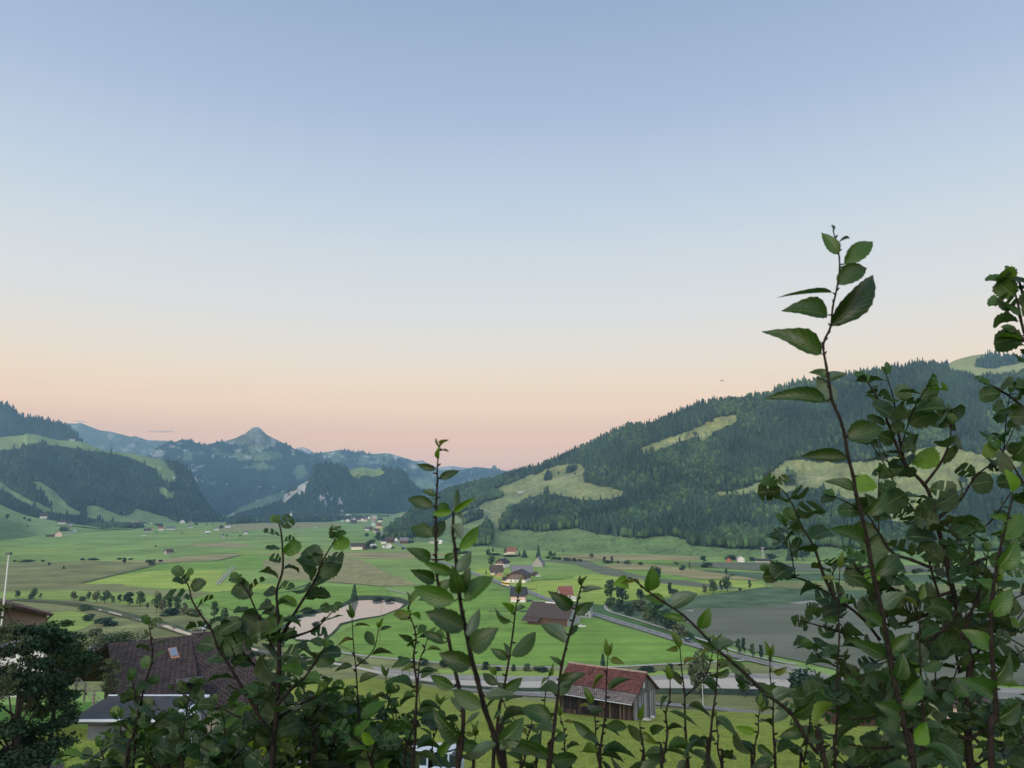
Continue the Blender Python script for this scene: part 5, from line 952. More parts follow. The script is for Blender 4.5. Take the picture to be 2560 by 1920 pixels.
def smooth_line(pts, sub=5):
    out = []
    for i in range(len(pts)-1):
        p0 = pts[max(i-1, 0)]; p1 = pts[i]; p2 = pts[i+1]; p3 = pts[min(i+2, len(pts)-1)]
        for j in range(sub):
            t = j/sub; out.append(.5*((2*p1)+(p2-p0)*t+(2*p0-5*p1+4*p2-p3)*t*t+(3*p1-p0-3*p2+p3)*t**3))
    out.append(pts[-1].copy()); return out
class Shrub:
    def __init__(s, seed): s.r = random.Random(seed); s.V = []; s.F = []; s.leaves = []
    def branch(s, pts, r0, r1, knobs=True):
        pts = smooth_line(pts); n = len(pts)
        rad = [(r0+(r1-r0)*i/(n-1))*(1+.18*(knobs and i % 5 == 0)) for i in range(n)]
        tube(s.V, s.F, pts, rad); return pts
    def leaf(s, base, tip, w, kind, nrm=None, tint=(1, 1, 1), petiole=True):
        d = tip-base; L_ = d.length
        if nrm is None:
            nrm = Vector((s.r.uniform(-.5, .5), -.9+s.r.uniform(-.5, .3), s.r.uniform(.2, .9)))
        s.leaves.append((base, d.normalized(), nrm.normalized(), L_, w, kind, tint))
    def tint(s, warm=.06):
        k = s.r.uniform(.65, 1.35); q = s.r.random()
        if q < warm*.6: return (5.0*k, 3.6*k, 1.0)
        if q < warm*1.6: return (2.4*k, 2.2*k, 1.0)
        return (k*s.r.uniform(.85, 1.25), k, k*s.r.uniform(.8, 1.3))
    def twig_leaves(s, pts, spacing, size, w, kind, start=0.0, droop=.35, warm=.06, spread=1.0, reddish_tip=False):
        """alternate leaves along a twig; pts ordered root -> tip"""
        acc = 0; side = s.r.choice((-1, 1)); tot = sum((pts[i+1]-pts[i]).length for i in range(len(pts)-1)); run = 0
        for i in range(len(pts)-1):
            a, b = pts[i], pts[i+1]; L_ = (b-a).length; d = (b-a).normalized(); acc += L_; run += L_
            if run < start*tot: acc = 0; continue
            if acc >= spacing*s.r.uniform(.75, 1.25):
                acc = 0; side = -side; t = max(0, (run/tot-start)/(1-start)); k = size*(1-.45*max(0, t-.7)/.3)*s.r.uniform(.7, 1.2)
                out = Vector((side*s.r.uniform(.5, 1), s.r.uniform(-.8, .8), s.r.uniform(-.3, .3)))*spread
                dd = (d*s.r.uniform(.3, .9)+out-Vector((0, 0, droop*s.r.uniform(0, 1)))).normalized()
                bb = b+dd*size*.10; tn = s.tint(warm)
                if reddish_tip and t > .94: tn = (4.0, 2.0, 1.4)
                s.V_pet(b, bb, size*.011)
                nr = Vector((s.r.uniform(-1, 1), s.r.uniform(-1, .8), s.r.uniform(0, 1.3)))
                s.leaf(bb, bb+dd*k, w*s.r.uniform(.85, 1.15), kind, nr, tn)
        # terminal leaves
        for j in range(2):
            d = (pts[-1]-pts[-3]).normalized(); dd = (d+Vector((s.r.uniform(-.6, .6), s.r.uniform(-.4, .4), .1))).normalized()
            s.leaf(pts[-1], pts[-1]+dd*size*s.r.uniform(.3, .6), w*.9, kind, None, (3.2, 2.2, 1.2) if reddish_tip else (1.5, 1.6, 1.0))
    def V_pet(s, a, b, r): tube(s.V, s.F, [a, (a+b)/2, b], [r, r, r*.8], 4)
    def build(s, name, label, cat, matl, root, group=None, barkm=None):
        e = empty(name, root); tag(e, label, cat, group)
        V = [v-root for v in s.V]; pmesh('stem', V, s.F, barkm or M_BARK, e, smooth=True)
        Vs = []; Fs = []; Cs = []; Us = []; off = 0
        for (b, d, nr, L_, w, kind, tn) in s.leaves:
            tv, tf, tu = s.r.choice(LT[kind]); y = nr.cross(d); y = y.normalized() if y.length > 1e-4 else Vector((1, 0, 0)); z = d.cross(y)
            tv = tv.copy(); X_ = tv[:, 0].copy(); c1, c2, c3, c4 = [s.r.uniform(-1, 1) for _ in range(4)]
            tv[:, 2] += -.35*abs(c1)*(X_-.15)**2*(X_ > .15)+.5*c2*tv[:, 1]*(X_-.3)+(.22*abs(c4))*tv[:, 1]**2*2; tv[:, 1] += .22*c3*(X_-.2)**2
            if kind == 'round': tv[:, 2] += .05*np.sin(tv[:, 1]*13+c1*6)*np.minimum(1, X_*3)*abs(c2)
            M = np.array([d[:], (y*w)[:], (z*s.r.uniform(.6, 1.5))[:]])*L_
            Vs.append(tv@M+np.array((b-root)[:])); Fs.append(tf+off); off += len(tv); Cs.append(np.tile(tn, (len(tv), 1))); Us.append(tu)
        if Vs:
            o = npmesh('leaves', np.concatenate(Vs), np.concatenate(Fs), matl, np.concatenate(Cs), smooth=True, parent=e)
            a = o.data.attributes.new('luv', 'FLOAT_VECTOR', 'POINT'); a.data.foreach_set('vector', np.concatenate(Us).astype(np.float32).ravel())
        return e
def root_pts(px, D, dd=0.0):
    """px listed tip -> root; returns points root -> tip, continued down to the ground"""
    pts = [P1(u, v, D+dd*i/len(px)) for i, (u, v) in enumerate(px)][::-1]
    a = pts[0]; d = (pts[0]-pts[1]).normalized(); g = a.copy(); g.z = float(near_z(np.array(a.x), np.array(a.y)))-.05
    g.x += d.x*.25*(a.z-g.z); return [g, (a+g)/2]+pts, g
def hero(name, label, cat, px, D, leaves, kind='long', r0=.006, r1=.0014, seed=1, auto=None, buds=True, group=None, matl=None, dd=0.0):
    s = Shrub(seed); pts, g = root_pts(px, D, dd); sm = s.branch(pts, r0, r1)
    for lf in leaves:
        (bu, bv, tu, tv_, w), tn = lf[:5], (lf[5] if len(lf) > 5 else None)
        col = {None: s.tint(.0), 'y': (4.5, 3.6, .9), 'g': (2.2, 1.9, 3.2), 'r': (5, 2.0, 1.8), 'l': (1.9, 1.8, 1)}[tn]
        b = P1(bu, bv, D); dz = s.r.uniform(-.02, .02)*D; t = P1(tu, tv_, D+dz)
        nr = Vector((s.r.uniform(-.25, .25), -1, s.r.uniform(-.1, .5)))
        if tn == 'g': nr = Vector((.3, 1, .3))
        # petiole from the nearest stem point
        q = min(sm, key=lambda p: (p-b).length); s.V_pet(q, b, .0011*D)
        s.leaf(b, t, w*(1.08 if w < .5 else 1.0)*1.12, kind, nr, col)
    if buds:
        for i in range(12, len(sm)-2, 3):
            p = sm[i]; o = Vector((s.r.uniform(-1, 1), -.2, s.r.uniform(0, .8))).normalized()*.0045*D
            tube(s.V, s.F, [p, p+o*.7, p+o*1.4], [.0012*D, .0014*D, .0003*D], 5)
    if auto:
        s.twig_leaves(sm, **auto)
        if seed >= 200:
            for q in range(0 if 1330 < px[0][0] < 1700 else s.r.choice((0, 1))):
                i = int(len(sm)*s.r.uniform(.62, .85)); a = sm[i]; sg = s.r.choice((-1, 1)); e_ = a+Vector((sg*s.r.uniform(.05, .13), s.r.uniform(-.1, .1), s.r.uniform(.08, .2)))
                c = s.branch([a, (a+e_)/2+Vector((sg*.015, 0, -.01)), e_], .0022, .0009); au = dict(auto); au.update(start=.1, size=auto['size']*.8); s.twig_leaves(c, **au)
    return s.build(name, label, cat, matl or M_LEAF, g, group)
hero('cherry_shoot', 'tallest dark leafy shoot standing against the sky at the right', 'shrub',
     [(2083, 578), (2092, 610), (2097, 635), (2099, 670), (2093, 717), (2082, 768), (2077, 815), (2063, 847), (2058, 869), (2066, 917), (2073, 960), (2082, 1006), (2099, 1044), (2111, 1087), (2120, 1139), (2133, 1191), (2141, 1238), (2157, 1299), (2169, 1354), (2184, 1440), (2206, 1535), (2224, 1637), (2238, 1715), (2256, 1796), (2279, 1891), (2287, 1940)], 1.25,
     [(2095, 636, 2056, 578, .42, 'l'), (2110, 660, 2189, 590, .36, 'l'), (2093, 711, 2168, 657, .46), (2080, 812, 2213, 678, .30), (2078, 815, 2166, 715, .34), (2082, 731, 1948, 736, .07), (2070, 787, 1960, 764, .46), (2055, 885, 1906, 822, .34),
      (2069, 945, 2026, 920, .46), (2069, 945, 2115, 932, .3, 'g'), (2066, 1002, 1911, 986, .25), (2080, 1006, 2044, 945, .6, 'g'), (2117, 1094, 2212, 1070, .62), (2119, 1145, 2001, 1140, .28), (2136, 1226, 2070, 1196, .42), (2166, 1287, 2231, 1231, .36), (2161, 1351, 2078, 1317, .34),
      (2188, 1436, 2259, 1386, .5), (2180, 1483, 2129, 1438, .25), (2209, 1521, 2255, 1476, .6, 'g'), (2209, 1561, 2149, 1528, .33), (2215, 1642, 2133, 1598, .3), (2227, 1625, 2280, 1581, .42), (2237, 1697, 2268, 1641, .6), (2258, 1752, 2317, 1685, .36, 'l'), (2256, 1790, 2197, 1757, .6), (2279, 1854, 2335, 1803, .5, 'y'),
      (2083, 580, 2079, 560, .15), (2098, 605, 2128, 590, .15), (2270, 1870, 2215, 1850, .4), (2285, 1900, 2340, 1880, .4)], seed=3, r0=.0048, r1=.0011)
hero('cherry_shoot', 'nearest central shoot with large blurred leaves, some turning yellow', 'shrub',
     [(1134, 1285), (1132, 1333), (1138, 1373), (1142, 1431), (1148, 1484), (1156, 1533), (1167, 1586), (1177, 1639), (1193, 1697), (1212, 1772), (1236, 1841), (1254, 1920), (1262, 1950)], .95,
     [(1130, 1278, 1078, 1286, .3, 'y'), (1136, 1280, 1187, 1242, .2, 'y'), (1134, 1280, 1148, 1218, .2, 'g'), (1135, 1283, 1164, 1302, .25, 'g'), (1131, 1312, 1160, 1346, .6, 'g'), (1148, 1374, 1209, 1311, .3, 'y'), (1133, 1432, 1055, 1404, .3, 'l'), (1145, 1430, 1178, 1378, .5, 'g'), (1137, 1502, 1027, 1470, .38, 'l'),
      (1150, 1482, 1126, 1421, .5), (1151, 1482, 1178, 1420, .45), (1163, 1502, 1236, 1437, .42, 'l'), (1158, 1574, 1068, 1521, .5), (1176, 1622, 1243, 1576, .62), (1177, 1665, 1096, 1636, .55), (1203, 1768, 1127, 1727, .42), (1246, 1857, 1317, 1806, .6), (1214, 1742, 1286, 1732, .4, 'g'), (1250, 1874, 1292, 1845, .5, 'g'), (1256, 1850, 1362, 1891, .22),
      (1240, 1860, 1180, 1880, .4, 'g'), (1168, 1590, 1198, 1520, .35, 'g')], seed=5, r0=.0042, r1=.0016, dd=.05)
hero('cherry_shoot', 'slender central shoot with a small reddish tip rising above the ridge line', 'shrub',
     [(1096, 1118), (1095, 1145), (1093, 1179), (1094, 1203), (1091, 1246), (1090, 1288), (1089, 1338), (1090, 1391), (1091, 1431), (1098, 1474), (1106, 1520), (1116, 1567), (1132, 1652), (1146, 1713), (1158, 1780), (1155, 1851), (1146, 1920), (1144, 1950)], 1.35,
     [(1097, 1117, 1087, 1093, .22, 'r'), (1101, 1115, 1119, 1098, .2, 'r'), (1106, 1125, 1125, 1128, .35, 'r'), (1095, 1146, 1099, 1117, .35, 'y'), (1090, 1173, 1040, 1160, .3), (1099, 1196, 1149, 1176, .36), (1089, 1240, 1055, 1222, .42), (1083, 1267, 1018, 1243, .4), (1090, 1272, 1132, 1270, .45, 'l'), (1084, 1341, 1023, 1314, .42), (1087, 1346, 1112, 1298, .55),
      (1077, 1399, 1020, 1372, .42), (1087, 1452, 1028, 1427, .42), (1098, 1476, 1132, 1448, .6), (1112, 1398, 1147, 1385, .4), (1110, 1608, 1054, 1576, .32), (1111, 1594, 1085, 1578, .4, 'l'), (1134, 1719, 1070, 1689, .42), (1152, 1842, 1080, 1791, .4), (1098, 1886, 1133, 1844, .33, 'l'), (1149, 1777, 1128, 1738, .4, 'g'), (1165, 1810, 1202, 1774, .18, 'g'), (1116, 1560, 1090, 1505, .5), (1150, 1875, 1200, 1855, .4)], seed=7, r0=.0044, r1=.0011)
A_ = dict(spacing=.035, size=.085, w=.40, kind='long', start=.5, droop=1.1, warm=.04, reddish_tip=True)
def av(**k): d = dict(A_); d.update(k); return d
hero('cherry_shoot', 'shoot with a curled dead tip just before the pink walled house', 'shrub', [(1296, 1484), (1289, 1525), (1282, 1583), (1273, 1644), (1260, 1719), (1249, 1766), (1240, 1850), (1232, 1950)], 1.8,
     [(1284, 1530, 1256, 1509, .35, 'y'), (1290, 1525, 1320, 1512, .35, 'g'), (1270, 1648, 1226, 1622, .42), (1272, 1640, 1262, 1600, .3, 'g'), (1250, 1770, 1235, 1800, .3), (1268, 1735, 1240, 1700, .4, 'g'), (1258, 1725, 1310, 1700, .45)], seed=9, r0=.005, r1=.0012, auto=av(start=.80, spacing=.07))
hero('cherry_shoot', 'sturdy shoot with paired leaves rising just left of the big farm barn', 'shrub', [(1456, 1455), (1445, 1498), (1436, 1541), (1419, 1602), (1404, 1666), (1396, 1729), (1387, 1802), (1374, 1920), (1370, 1950)], 1.5,
     [(1448, 1460, 1450, 1438, .4), (1452, 1462, 1466, 1440, .35), (1455, 1480, 1505, 1465, .25, 'g'), (1430, 1520, 1378, 1480, .45), (1437, 1535, 1484, 1503, .42), (1415, 1605, 1356, 1556, .5, 'g'), (1425, 1590, 1448, 1560, .3), (1404, 1660, 1376, 1640, .35), (1400, 1712, 1455, 1680, .4), (1395, 1735, 1345, 1710, .5, 'g'), (1395, 1740, 1430, 1700, .4, 'g'),
      (1380, 1800, 1300, 1762, .45), (1385, 1830, 1330, 1815, .5, 'g'), (1378, 1890, 1285, 1850, .25), (1376, 1900, 1450, 1900, .4), (1383, 1850, 1420, 1830, .4)], seed=11, r0=.0045, r1=.0014)
hero('cherry_shoot', 'bent shoot leaning left in front of the road and lake shore', 'shrub', [(1572, 1443), (1592, 1455), (1616, 1475), (1662, 1507), (1708, 1538), (1757, 1585), (1795, 1625), (1859, 1680), (1893, 1715), (1920, 1738), (1978, 1784), (2007, 1834), (2042, 1883), (2066, 1925)], 1.4,
     [(1568, 1452, 1540, 1465, .8, 'y'), (1588, 1450, 1558, 1458, .2, 'r'), (1625, 1478, 1632, 1420, .6, 'l'), (1664, 1507, 1606, 1488, .42, 'l'), (1676, 1520, 1742, 1480, .45, 'g'), (1712, 1553, 1652, 1535, .3, 'l'), (1750, 1572, 1773, 1521, .48, 'l'), (1790, 1625, 1740, 1600, .3), (1797, 1620, 1830, 1600, .6, 'g'), (1865, 1685, 1813, 1647, .5), (1800, 1632, 1772, 1600, .4, 'g'),
      (1900, 1725, 1965, 1730, .35), (1930, 1750, 1990, 1720, .55, 'g'), (1975, 1780, 1930, 1800, .5, 'g'), (1980, 1790, 2040, 1760, .5), (2005, 1830, 1950, 1840, .5), (2015, 1850, 2070, 1830, .5)], seed=13, r0=.0042, r1=.0014)
hero('cherry_shoot', 'thin shoot with warm tinted tip leaves just right of the pond', 'shrub', [(1024, 1506), (1022, 1530), (1036, 1570), (1040, 1600), (1034, 1644), (1042, 1713), (1040, 1772), (1038, 1838), (1032, 1920), (1030, 1950)], 1.9, [(1030, 1535, 1057, 1545, .3, 'y'), (1028, 1530, 1010, 1530, .5, 'y'), (1020, 1545, 1000, 1548, .3, 'g'), (1030, 1600, 998, 1585, .3), (1033, 1602, 1022, 1620, .5), (1046, 1585, 1065, 1560, .45, 'l')], seed=15, r0=.0045, r1=.0012, auto=av(start=.45))
hero('cherry_shoot', 'second thin shoot beside the one right of the pond, forking from it', 'shrub', [(1068, 1600), (1060, 1625), (1050, 1650), (1045, 1700), (1036, 1800), (1020, 1860), (1010, 1950)], 2.0, [], seed=16, r0=.004, r1=.001, auto=av(start=.5))
# --- alder at the left centre
def poly(px, D): return [P1(u, v, D) for u, v in px]
s = Shrub(21); pts, g = root_pts([(697, 1307), (704, 1340), (707, 1422), (692, 1476), (695, 1536), (697, 1581), (698, 1627), (697, 1702), (692, 1780), (683, 1860), (680, 1940)], 1.9)
sm = s.branch(pts, .008, .0016); s.twig_leaves(sm, .0145, .060, .78, 'round', start=.50, warm=.04)
for px, n_ in (([(692, 1716), (664, 1690), (635, 1663), (590, 1612), (558, 1588)], 1), ([(680, 1850), (632, 1762), (599, 1708), (569, 1657), (545, 1620), (529, 1575), (499, 1533), (480, 1500), (472, 1467), (456, 1440)], 2),
               ([(698, 1610), (713, 1575), (731, 1542), (759, 1497), (774, 1473), (792, 1440), (805, 1405), (816, 1385), (840, 1345)], 1), ([(697, 1650), (689, 1636), (662, 1575), (650, 1551), (623, 1488), (600, 1455)], 1), ([(694, 1760), (730, 1720), (765, 1690), (790, 1650), (812, 1618)], 1),
               ([(688, 1800), (735, 1770), (780, 1745), (830, 1720)], 1), ([(700, 1600), (740, 1590), (790, 1570), (830, 1530)], 1), ([(685, 1830), (640, 1800), (590, 1790), (540, 1760)], 1)):
    b = s.branch(poly(px, 1.9+s.r.uniform(-.12, .12)), .0045, .0014)
    s.twig_leaves(b, .0155, .058, .78, 'round', start=.22, warm=.07)
s.build('alder_bush', 'alder with rounded leaves spreading in front of the pond and brown roof', 'shrub', M_HAZEL, g)
# --- hazel bush at the right
s = Shrub(31); pts, g = root_pts([(2169, 955), (2198, 1003), (2221, 1061), (2238, 1105), (2261, 1157), (2311, 1212), (2328, 1249), (2340, 1301), (2357, 1365), (2374, 1440), (2395, 1527), (2423, 1643), (2418, 1750), (2420, 1830), (2428, 1940)], 2.0)
sm = s.branch(pts, .011, .0022); s.twig_leaves(sm, .022, .068, .86, 'round', start=.5, warm=.03)
BR = [([(2262, 1160), (2250, 1105), (2241, 1047), (2232, 989), (2215, 935)], .4), ([(2400, 1680), (2371, 1556), (2342, 1472), (2322, 1400), (2305, 1336), (2287, 1278), (2244, 1229), (2227, 1189), (2198, 1139), (2169, 1099)], .15), ([(2311, 1212), (2350, 1160), (2372, 1110), (2380, 1060)], .2),
      ([(2340, 1301), (2400, 1250), (2440, 1190), (2500, 1140), (2540, 1060)], .2), ([(2360, 1370), (2420, 1340), (2480, 1300), (2540, 1210)], .1), ([(2374, 1440), (2450, 1400), (2510, 1380), (2570, 1330)], .1), ([(2330, 1420), (2280, 1400), (2230, 1380), (2190, 1320), (2160, 1280), (2085, 1240)], .25),
      ([(2380, 1480), (2290, 1500), (2230, 1470), (2150, 1430), (2130, 1390)], .1), ([(2200, 1600), (2150, 1540), (2080, 1490), (2010, 1450), (1960, 1440), (1925, 1425)], .15), ([(2230, 1650), (2160, 1610), (2100, 1580), (2050, 1565), (1995, 1550)], .15), ([(2260, 1760), (2190, 1720), (2120, 1680), (2060, 1650), (2030, 1620)], .15),
      ([(2395, 1527), (2330, 1600), (2270, 1640), (2200, 1660), (2140, 1700)], .1), ([(2410, 1600), (2470, 1560), (2530, 1500), (2580, 1480)], .1), ([(2420, 1700), (2350, 1720), (2290, 1760), (2200, 1790), (2130, 1800)], .1), ([(2420, 1750), (2480, 1700), (2540, 1640), (2600, 1600)], .1),
      ([(2425, 1850), (2360, 1830), (2290, 1850), (2200, 1870), (2120, 1860)], .05), ([(2425, 1850), (2490, 1800), (2560, 1760), (2600, 1740)], .05), ([(2425, 1900), (2330, 1900), (2240, 1920), (2130, 1930), (2050, 1920)], .05), ([(2428, 1920), (2500, 1880), (2580, 1850)], .05), ([(2300, 1800), (2230, 1750), (2160, 1740), (2080, 1730), (2000, 1760)], .05),
      ([(2400, 1600), (2440, 1500), (2460, 1440), (2470, 1380)], .05), ([(2420, 1700), (2450, 1620), (2500, 1570), (2550, 1560)], .05), ([(2380, 1500), (2310, 1540), (2250, 1560), (2190, 1560)], .05), ([(2090, 1500), (2060, 1440), (2040, 1380), (2020, 1340), (1990, 1300)], .3)]
for k, (px, st) in enumerate(BR):
    for rep in range(2 if px[-1][1] > 1690 else 1):
        o = s.r.uniform(-.25, .35) if rep == 0 else s.r.uniform(.3, .9)
        pp = [(u+rep*s.r.uniform(-25, 25), v+rep*s.r.uniform(-25, 25)) for u, v in px]
        b = s.branch(poly(pp, 2.0+o), .0045, .0014); s.twig_leaves(b, .024 if k < 7 else .0225, .062, .86, 'round', start=st, warm=.03, spread=1.2)
        for q in range(1 if k < 12 else 2):
            i = s.r.randrange(3, len(b)-2); a = b[i]; e = a+Vector((s.r.uniform(-.14, .14), s.r.uniform(-.2, .2), s.r.uniform(-.02, .16)))
            c = s.branch([a, (a+e)/2+Vector((0, 0, .02)), e], .002, .001); s.twig_leaves(c, .018, .062, .86, 'round', warm=.03)
s.build('hazel_bush', 'dense hazel bush with crinkled leaves filling the lower right corner', 'shrub', M_HAZEL, g)
s = Shrub(33); pts, g = root_pts([(2525, 690), (2545, 760), (2560, 830), (2590, 900), (2620, 1100), (2640, 1500), (2640, 1940)], 1.9)
sm = s.branch(pts, .009, .002); s.twig_leaves(sm, .018, .075, .86, 'round', start=.72, warm=.02)
for px in ([(2560, 830), (2540, 770), (2512, 760)], [(2590, 900), (2560, 850), (2535, 830)], [(2620, 1100), (2560, 1020), (2500, 975), (2475, 962)], [(2630, 1300), (2580, 1240), (2530, 1160), (2500, 1120)], [(2560, 760), (2545, 700), (2505, 695)]):
    b = s.branch(poly(px, 1.9), .004, .0014); s.twig_leaves(b, .02, .07, .86, 'round', start=.2, warm=.05)
s.build('hazel_bush', 'hazel twigs reaching in from the right edge above the others', 'shrub', M_HAZEL, g)
hero('cherry_shoot', 'shoot with long yellowing leaves at the far right edge in front of the hazel', 'shrub', [(2530, 1250), (2510, 1330), (2495, 1400), (2480, 1500), (2478, 1600), (2485, 1700), (2490, 1800), (2480, 1950)], 1.2,
     [(2530, 1232, 2522, 1172, .55, 'y'), (2520, 1300, 2480, 1290, .4, 'l'), (2505, 1345, 2560, 1280, .5, 'l'), (2495, 1420, 2555, 1350, .5, 'l'), (2490, 1480, 2440, 1440, .6, 'l'), (2480, 1540, 2530, 1470, .45, 'l'), (2480, 1620, 2410, 1570, .55, 'l'), (2485, 1700, 2540, 1640, .45), (2485, 1730, 2420, 1700, .5), (2490, 1800, 2560, 1760, .5)], seed=35, r0=.006, r1=.0015)
# --- lower shoots along the bottom edge: (u_base, u_top, v_top, depth, label)
LOW = [(905, 880, 1545, 2.1, 'slim upright shoot in front of the green meadow at the right end of the pond'), (1000, 965, 1690, 2.3, 'short shoot over the lime slope right of the alder'), (1300, 1330, 1800, 2.2, 'low shoot between the nearest central shoot and the barn'), (1500, 1520, 1640, 1.9, 'warm tipped shoot in front of the red tiled barn roof'),
       (1502, 1480, 1760, 2.0, 'low shoot below the dark front of the barn'), (1610, 1600, 1800, 2.0, 'low shoot directly below the grey barn gable'), (1655, 1675, 1700, 1.7, 'shoot just right of the barn gable in front of the river'), (1722, 1700, 1620, 1.8, 'tall thin shoot between barn and bushy willow'), (1770, 1795, 1620, 1.6, 'tall stem with large leaves in front of the willow'),
       (1805, 1790, 1790, 2.1, 'low shoot on the lime slope right of the willow'), (1880, 1900, 1770, 2.2, 'low shoot below the bridge'), (1940, 1925, 1640, 2.0, 'upright shoot in front of the road bridge'), (2000, 2040, 1700, 2.3, 'shoot at the left flank of the hazel bush'), (1430, 1400, 1790, 2.4, 'low shoot left below the barn'), (2090, 2100, 1420, 1.7, 'tall twig in front of the lake'),
       (1180, 1190, 1840, 2.2, 'tiny shoot over the slope by the central stems'), (1070, 1100, 1760, 2.5, 'shoot hanging right of the pale car'), (1340, 1372, 1690, 2.3, 'thin twig curving right across the river'), (2310, 2300, 1500, 1.5, 'pale stem standing inside the hazel bush')]
for i, (ub, ut, vt, D, lab) in enumerate(LOW):
    r = random.Random(100+i); n = 6; px = []
    for k in range(n+1):
        t = k/n; px.append((ut+(ub-ut)*t+r.uniform(-4, 4)*(0 < k < n), vt+(1950-vt)*t))
    hero('cherry_shoot', lab, 'shrub', px, D, [], seed=200+i, r0=.0042, r1=.0011, auto=av(start=.66-.10*(vt < 1700)-.1*(vt > 1780)+.14*(1400 < ut < 1680), spacing=.036, size=.078 if vt > 1700 else .074, w=.44))
# --- leafy thicket along the lower left
s = Shrub(41); g = Vector((-1.0, 2.2, float(near_z(np.array(-1.0), np.array(2.2)))))
for i in range(46):
    ub = s.r.uniform(540, 1010) if i < 34 else s.r.uniform(270, 560); lean = s.r.uniform(-45, 45); vt = s.r.uniform(1710, 1875) if ub > 560 else s.r.uniform(1760, 1890)
    D = s.r.uniform(1.9, 2.9); px = [(ub+lean*t+s.r.uniform(-8, 8), 1990+(vt-1990)*t) for t in (0, .2, .4, .6, .8, 1)]
    b = s.branch(poly(px, D), .005, .0014)
    k = 'round' if s.r.random() < .6 else 'long'
    s.twig_leaves(b, .016, .056, .78 if k == 'round' else .42, k, start=.02, warm=.06)
    for q in range(2):
        j = s.r.randrange(4, len(b)-3); a = b[j]; e = a+Vector((s.r.uniform(-.16, .16), s.r.uniform(-.2, .2), s.r.uniform(.0, .16)))
        c = s.branch([a, (a+e)/2+Vector((0, 0, .015)), e], .0022, .001); s.twig_leaves(c, 0.017, .05, .78 if k == 'round' else .42, k, warm=.06)
s.build('alder_thicket', 'low tangled leafy thicket along the bottom left edge', 'shrub', M_HAZEL, g)
for lab, px, D, sd in (('leafy twig in front of the skylight of the brown roof', [(372, 1560), (378, 1600), (380, 1650), (360, 1720), (345, 1800), (330, 1950)], 2.1, 51), ('bushy twig in front of the flat garage roof', [(330, 1700), (340, 1740), (345, 1790), (330, 1850), (310, 1950)], 2.0, 52)):
    hero('alder_shoot', lab, 'shrub', px, D, [], kind='round', seed=sd, r0=.005, r1=.0014, auto=dict(spacing=.016, size=.056, w=.78, kind='round', start=.45, droop=.3, warm=.03), matl=M_HAZEL)
# ================================================================ near buildings on the slope
def gz(x, y): return float(near_z(np.array(float(x)), np.array(float(y))))
def tiles_mat(name, c1, c2, mort, sx_, sz_, rough=.85, bump=.6):
    if name in MATS: return MATS[name]
    m = bpy.data.materials.new(name); m.use_nodes = True; n = m.node_tree.nodes; l = m.node_tree.links; b = n['Principled BSDF']; b.inputs['Roughness'].default_value = rough; b.inputs['Specular IOR Level'].default_value = .2
    uv = n.new('ShaderNodeUVMap'); br = n.new('ShaderNodeTexBrick'); l.new(uv.outputs[0], br.inputs[0]); br.inputs['Scale'].default_value = 1
    br.inputs['Brick Width'].default_value = sx_; br.inputs['Row Height'].default_value = sz_; br.inputs['Mortar Size'].default_value = sz_*.11; br.inputs['Color1'].default_value = (*c1, 1); br.inputs['Color2'].default_value = (*c2, 1); br.inputs['Mortar'].default_value = (*mort, 1); br.inputs['Bias'].default_value = -.2
    nz = n.new('ShaderNodeTexNoise'); nz.inputs['Scale'].default_value = 1.1; nz.inputs['Detail'].default_value = 8; l.new(uv.outputs[0], nz.inputs[0])
    rg = n.new('ShaderNodeMapRange'); l.new(nz.outputs[0], rg.inputs[0]); rg.inputs[1].default_value = .3; rg.inputs[2].default_value = .7; rg.inputs[3].default_value = .6; rg.inputs[4].default_value = 1.5
    vm = n.new('ShaderNodeVectorMath'); vm.operation = 'SCALE'; l.new(br.outputs[0], vm.inputs[0]); l.new(rg.outputs[0], vm.inputs['Scale'])
    n3 = n.new('ShaderNodeTexNoise'); n3.inputs['Scale'].default_value = 9; n3.inputs['Detail'].default_value = 3; l.new(uv.outputs[0], n3.inputs[0])
    r3 = n.new('ShaderNodeMapRange'); l.new(n3.outputs[0], r3.inputs[0]); r3.inputs[1].default_value = .62; r3.inputs[2].default_value = .72; r3.inputs[4].default_value = .55
    mx = n.new('ShaderNodeMix'); mx.data_type = 'RGBA'; l.new(r3.outputs[0], mx.inputs[0]); l.new(vm.outputs[0], mx.inputs[6]); mx.inputs[7].default_value = (.30, .27, .22, 1)
    l.new(mx.outputs[2], b.inputs['Base Color'])
    bp = n.new('ShaderNodeBump'); bp.inputs['Strength'].default_value = bump; bp.inputs['Distance'].default_value = .04; bp.invert = True; l.new(br.outputs['Fac'], bp.inputs['Height']); l.new(bp.outputs[0], b.inputs['Normal'])
    MATS[name] = m; return m
def slab(name, quad, t, m, parent, uvs=True):
    """roof plane from 4 world corners (eave left, eave right, ridge right, ridge left) with thickness; uv in metres"""
    a, b, c, d = [Vector(q) for q in quad]; n = (b-a).cross(d-a).normalized()
    if n.z < 0: n = -n
    V = [a, b, c, d]+[q-n*t for q in (a, b, c, d)]
    o = pmesh(name, V, [(0, 1, 2, 3), (7, 6, 5, 4), (0, 4, 5, 1), (1, 5, 6, 2), (2, 6, 7, 3), (3, 7, 4, 0)], m, parent)
    uvl = o.data.uv_layers.new(name='UVMap'); ex = (b-a).normalized(); ey = n.cross(ex)
    for li, lp in enumerate(o.data.loops):
        q = o.data.vertices[lp.vertex_index].co-a; uvl.data[li].uv = (q.dot(ex), q.dot(ey))
    return o
def boards_mat(name, c1, c2, sc=9, bump=.5):
    return mat(name, c1, c2=c2, scale=sc, stretch=(1, 1, .04), rough=.9, bump=bump, detail=6, lo=.42, hi=.58)
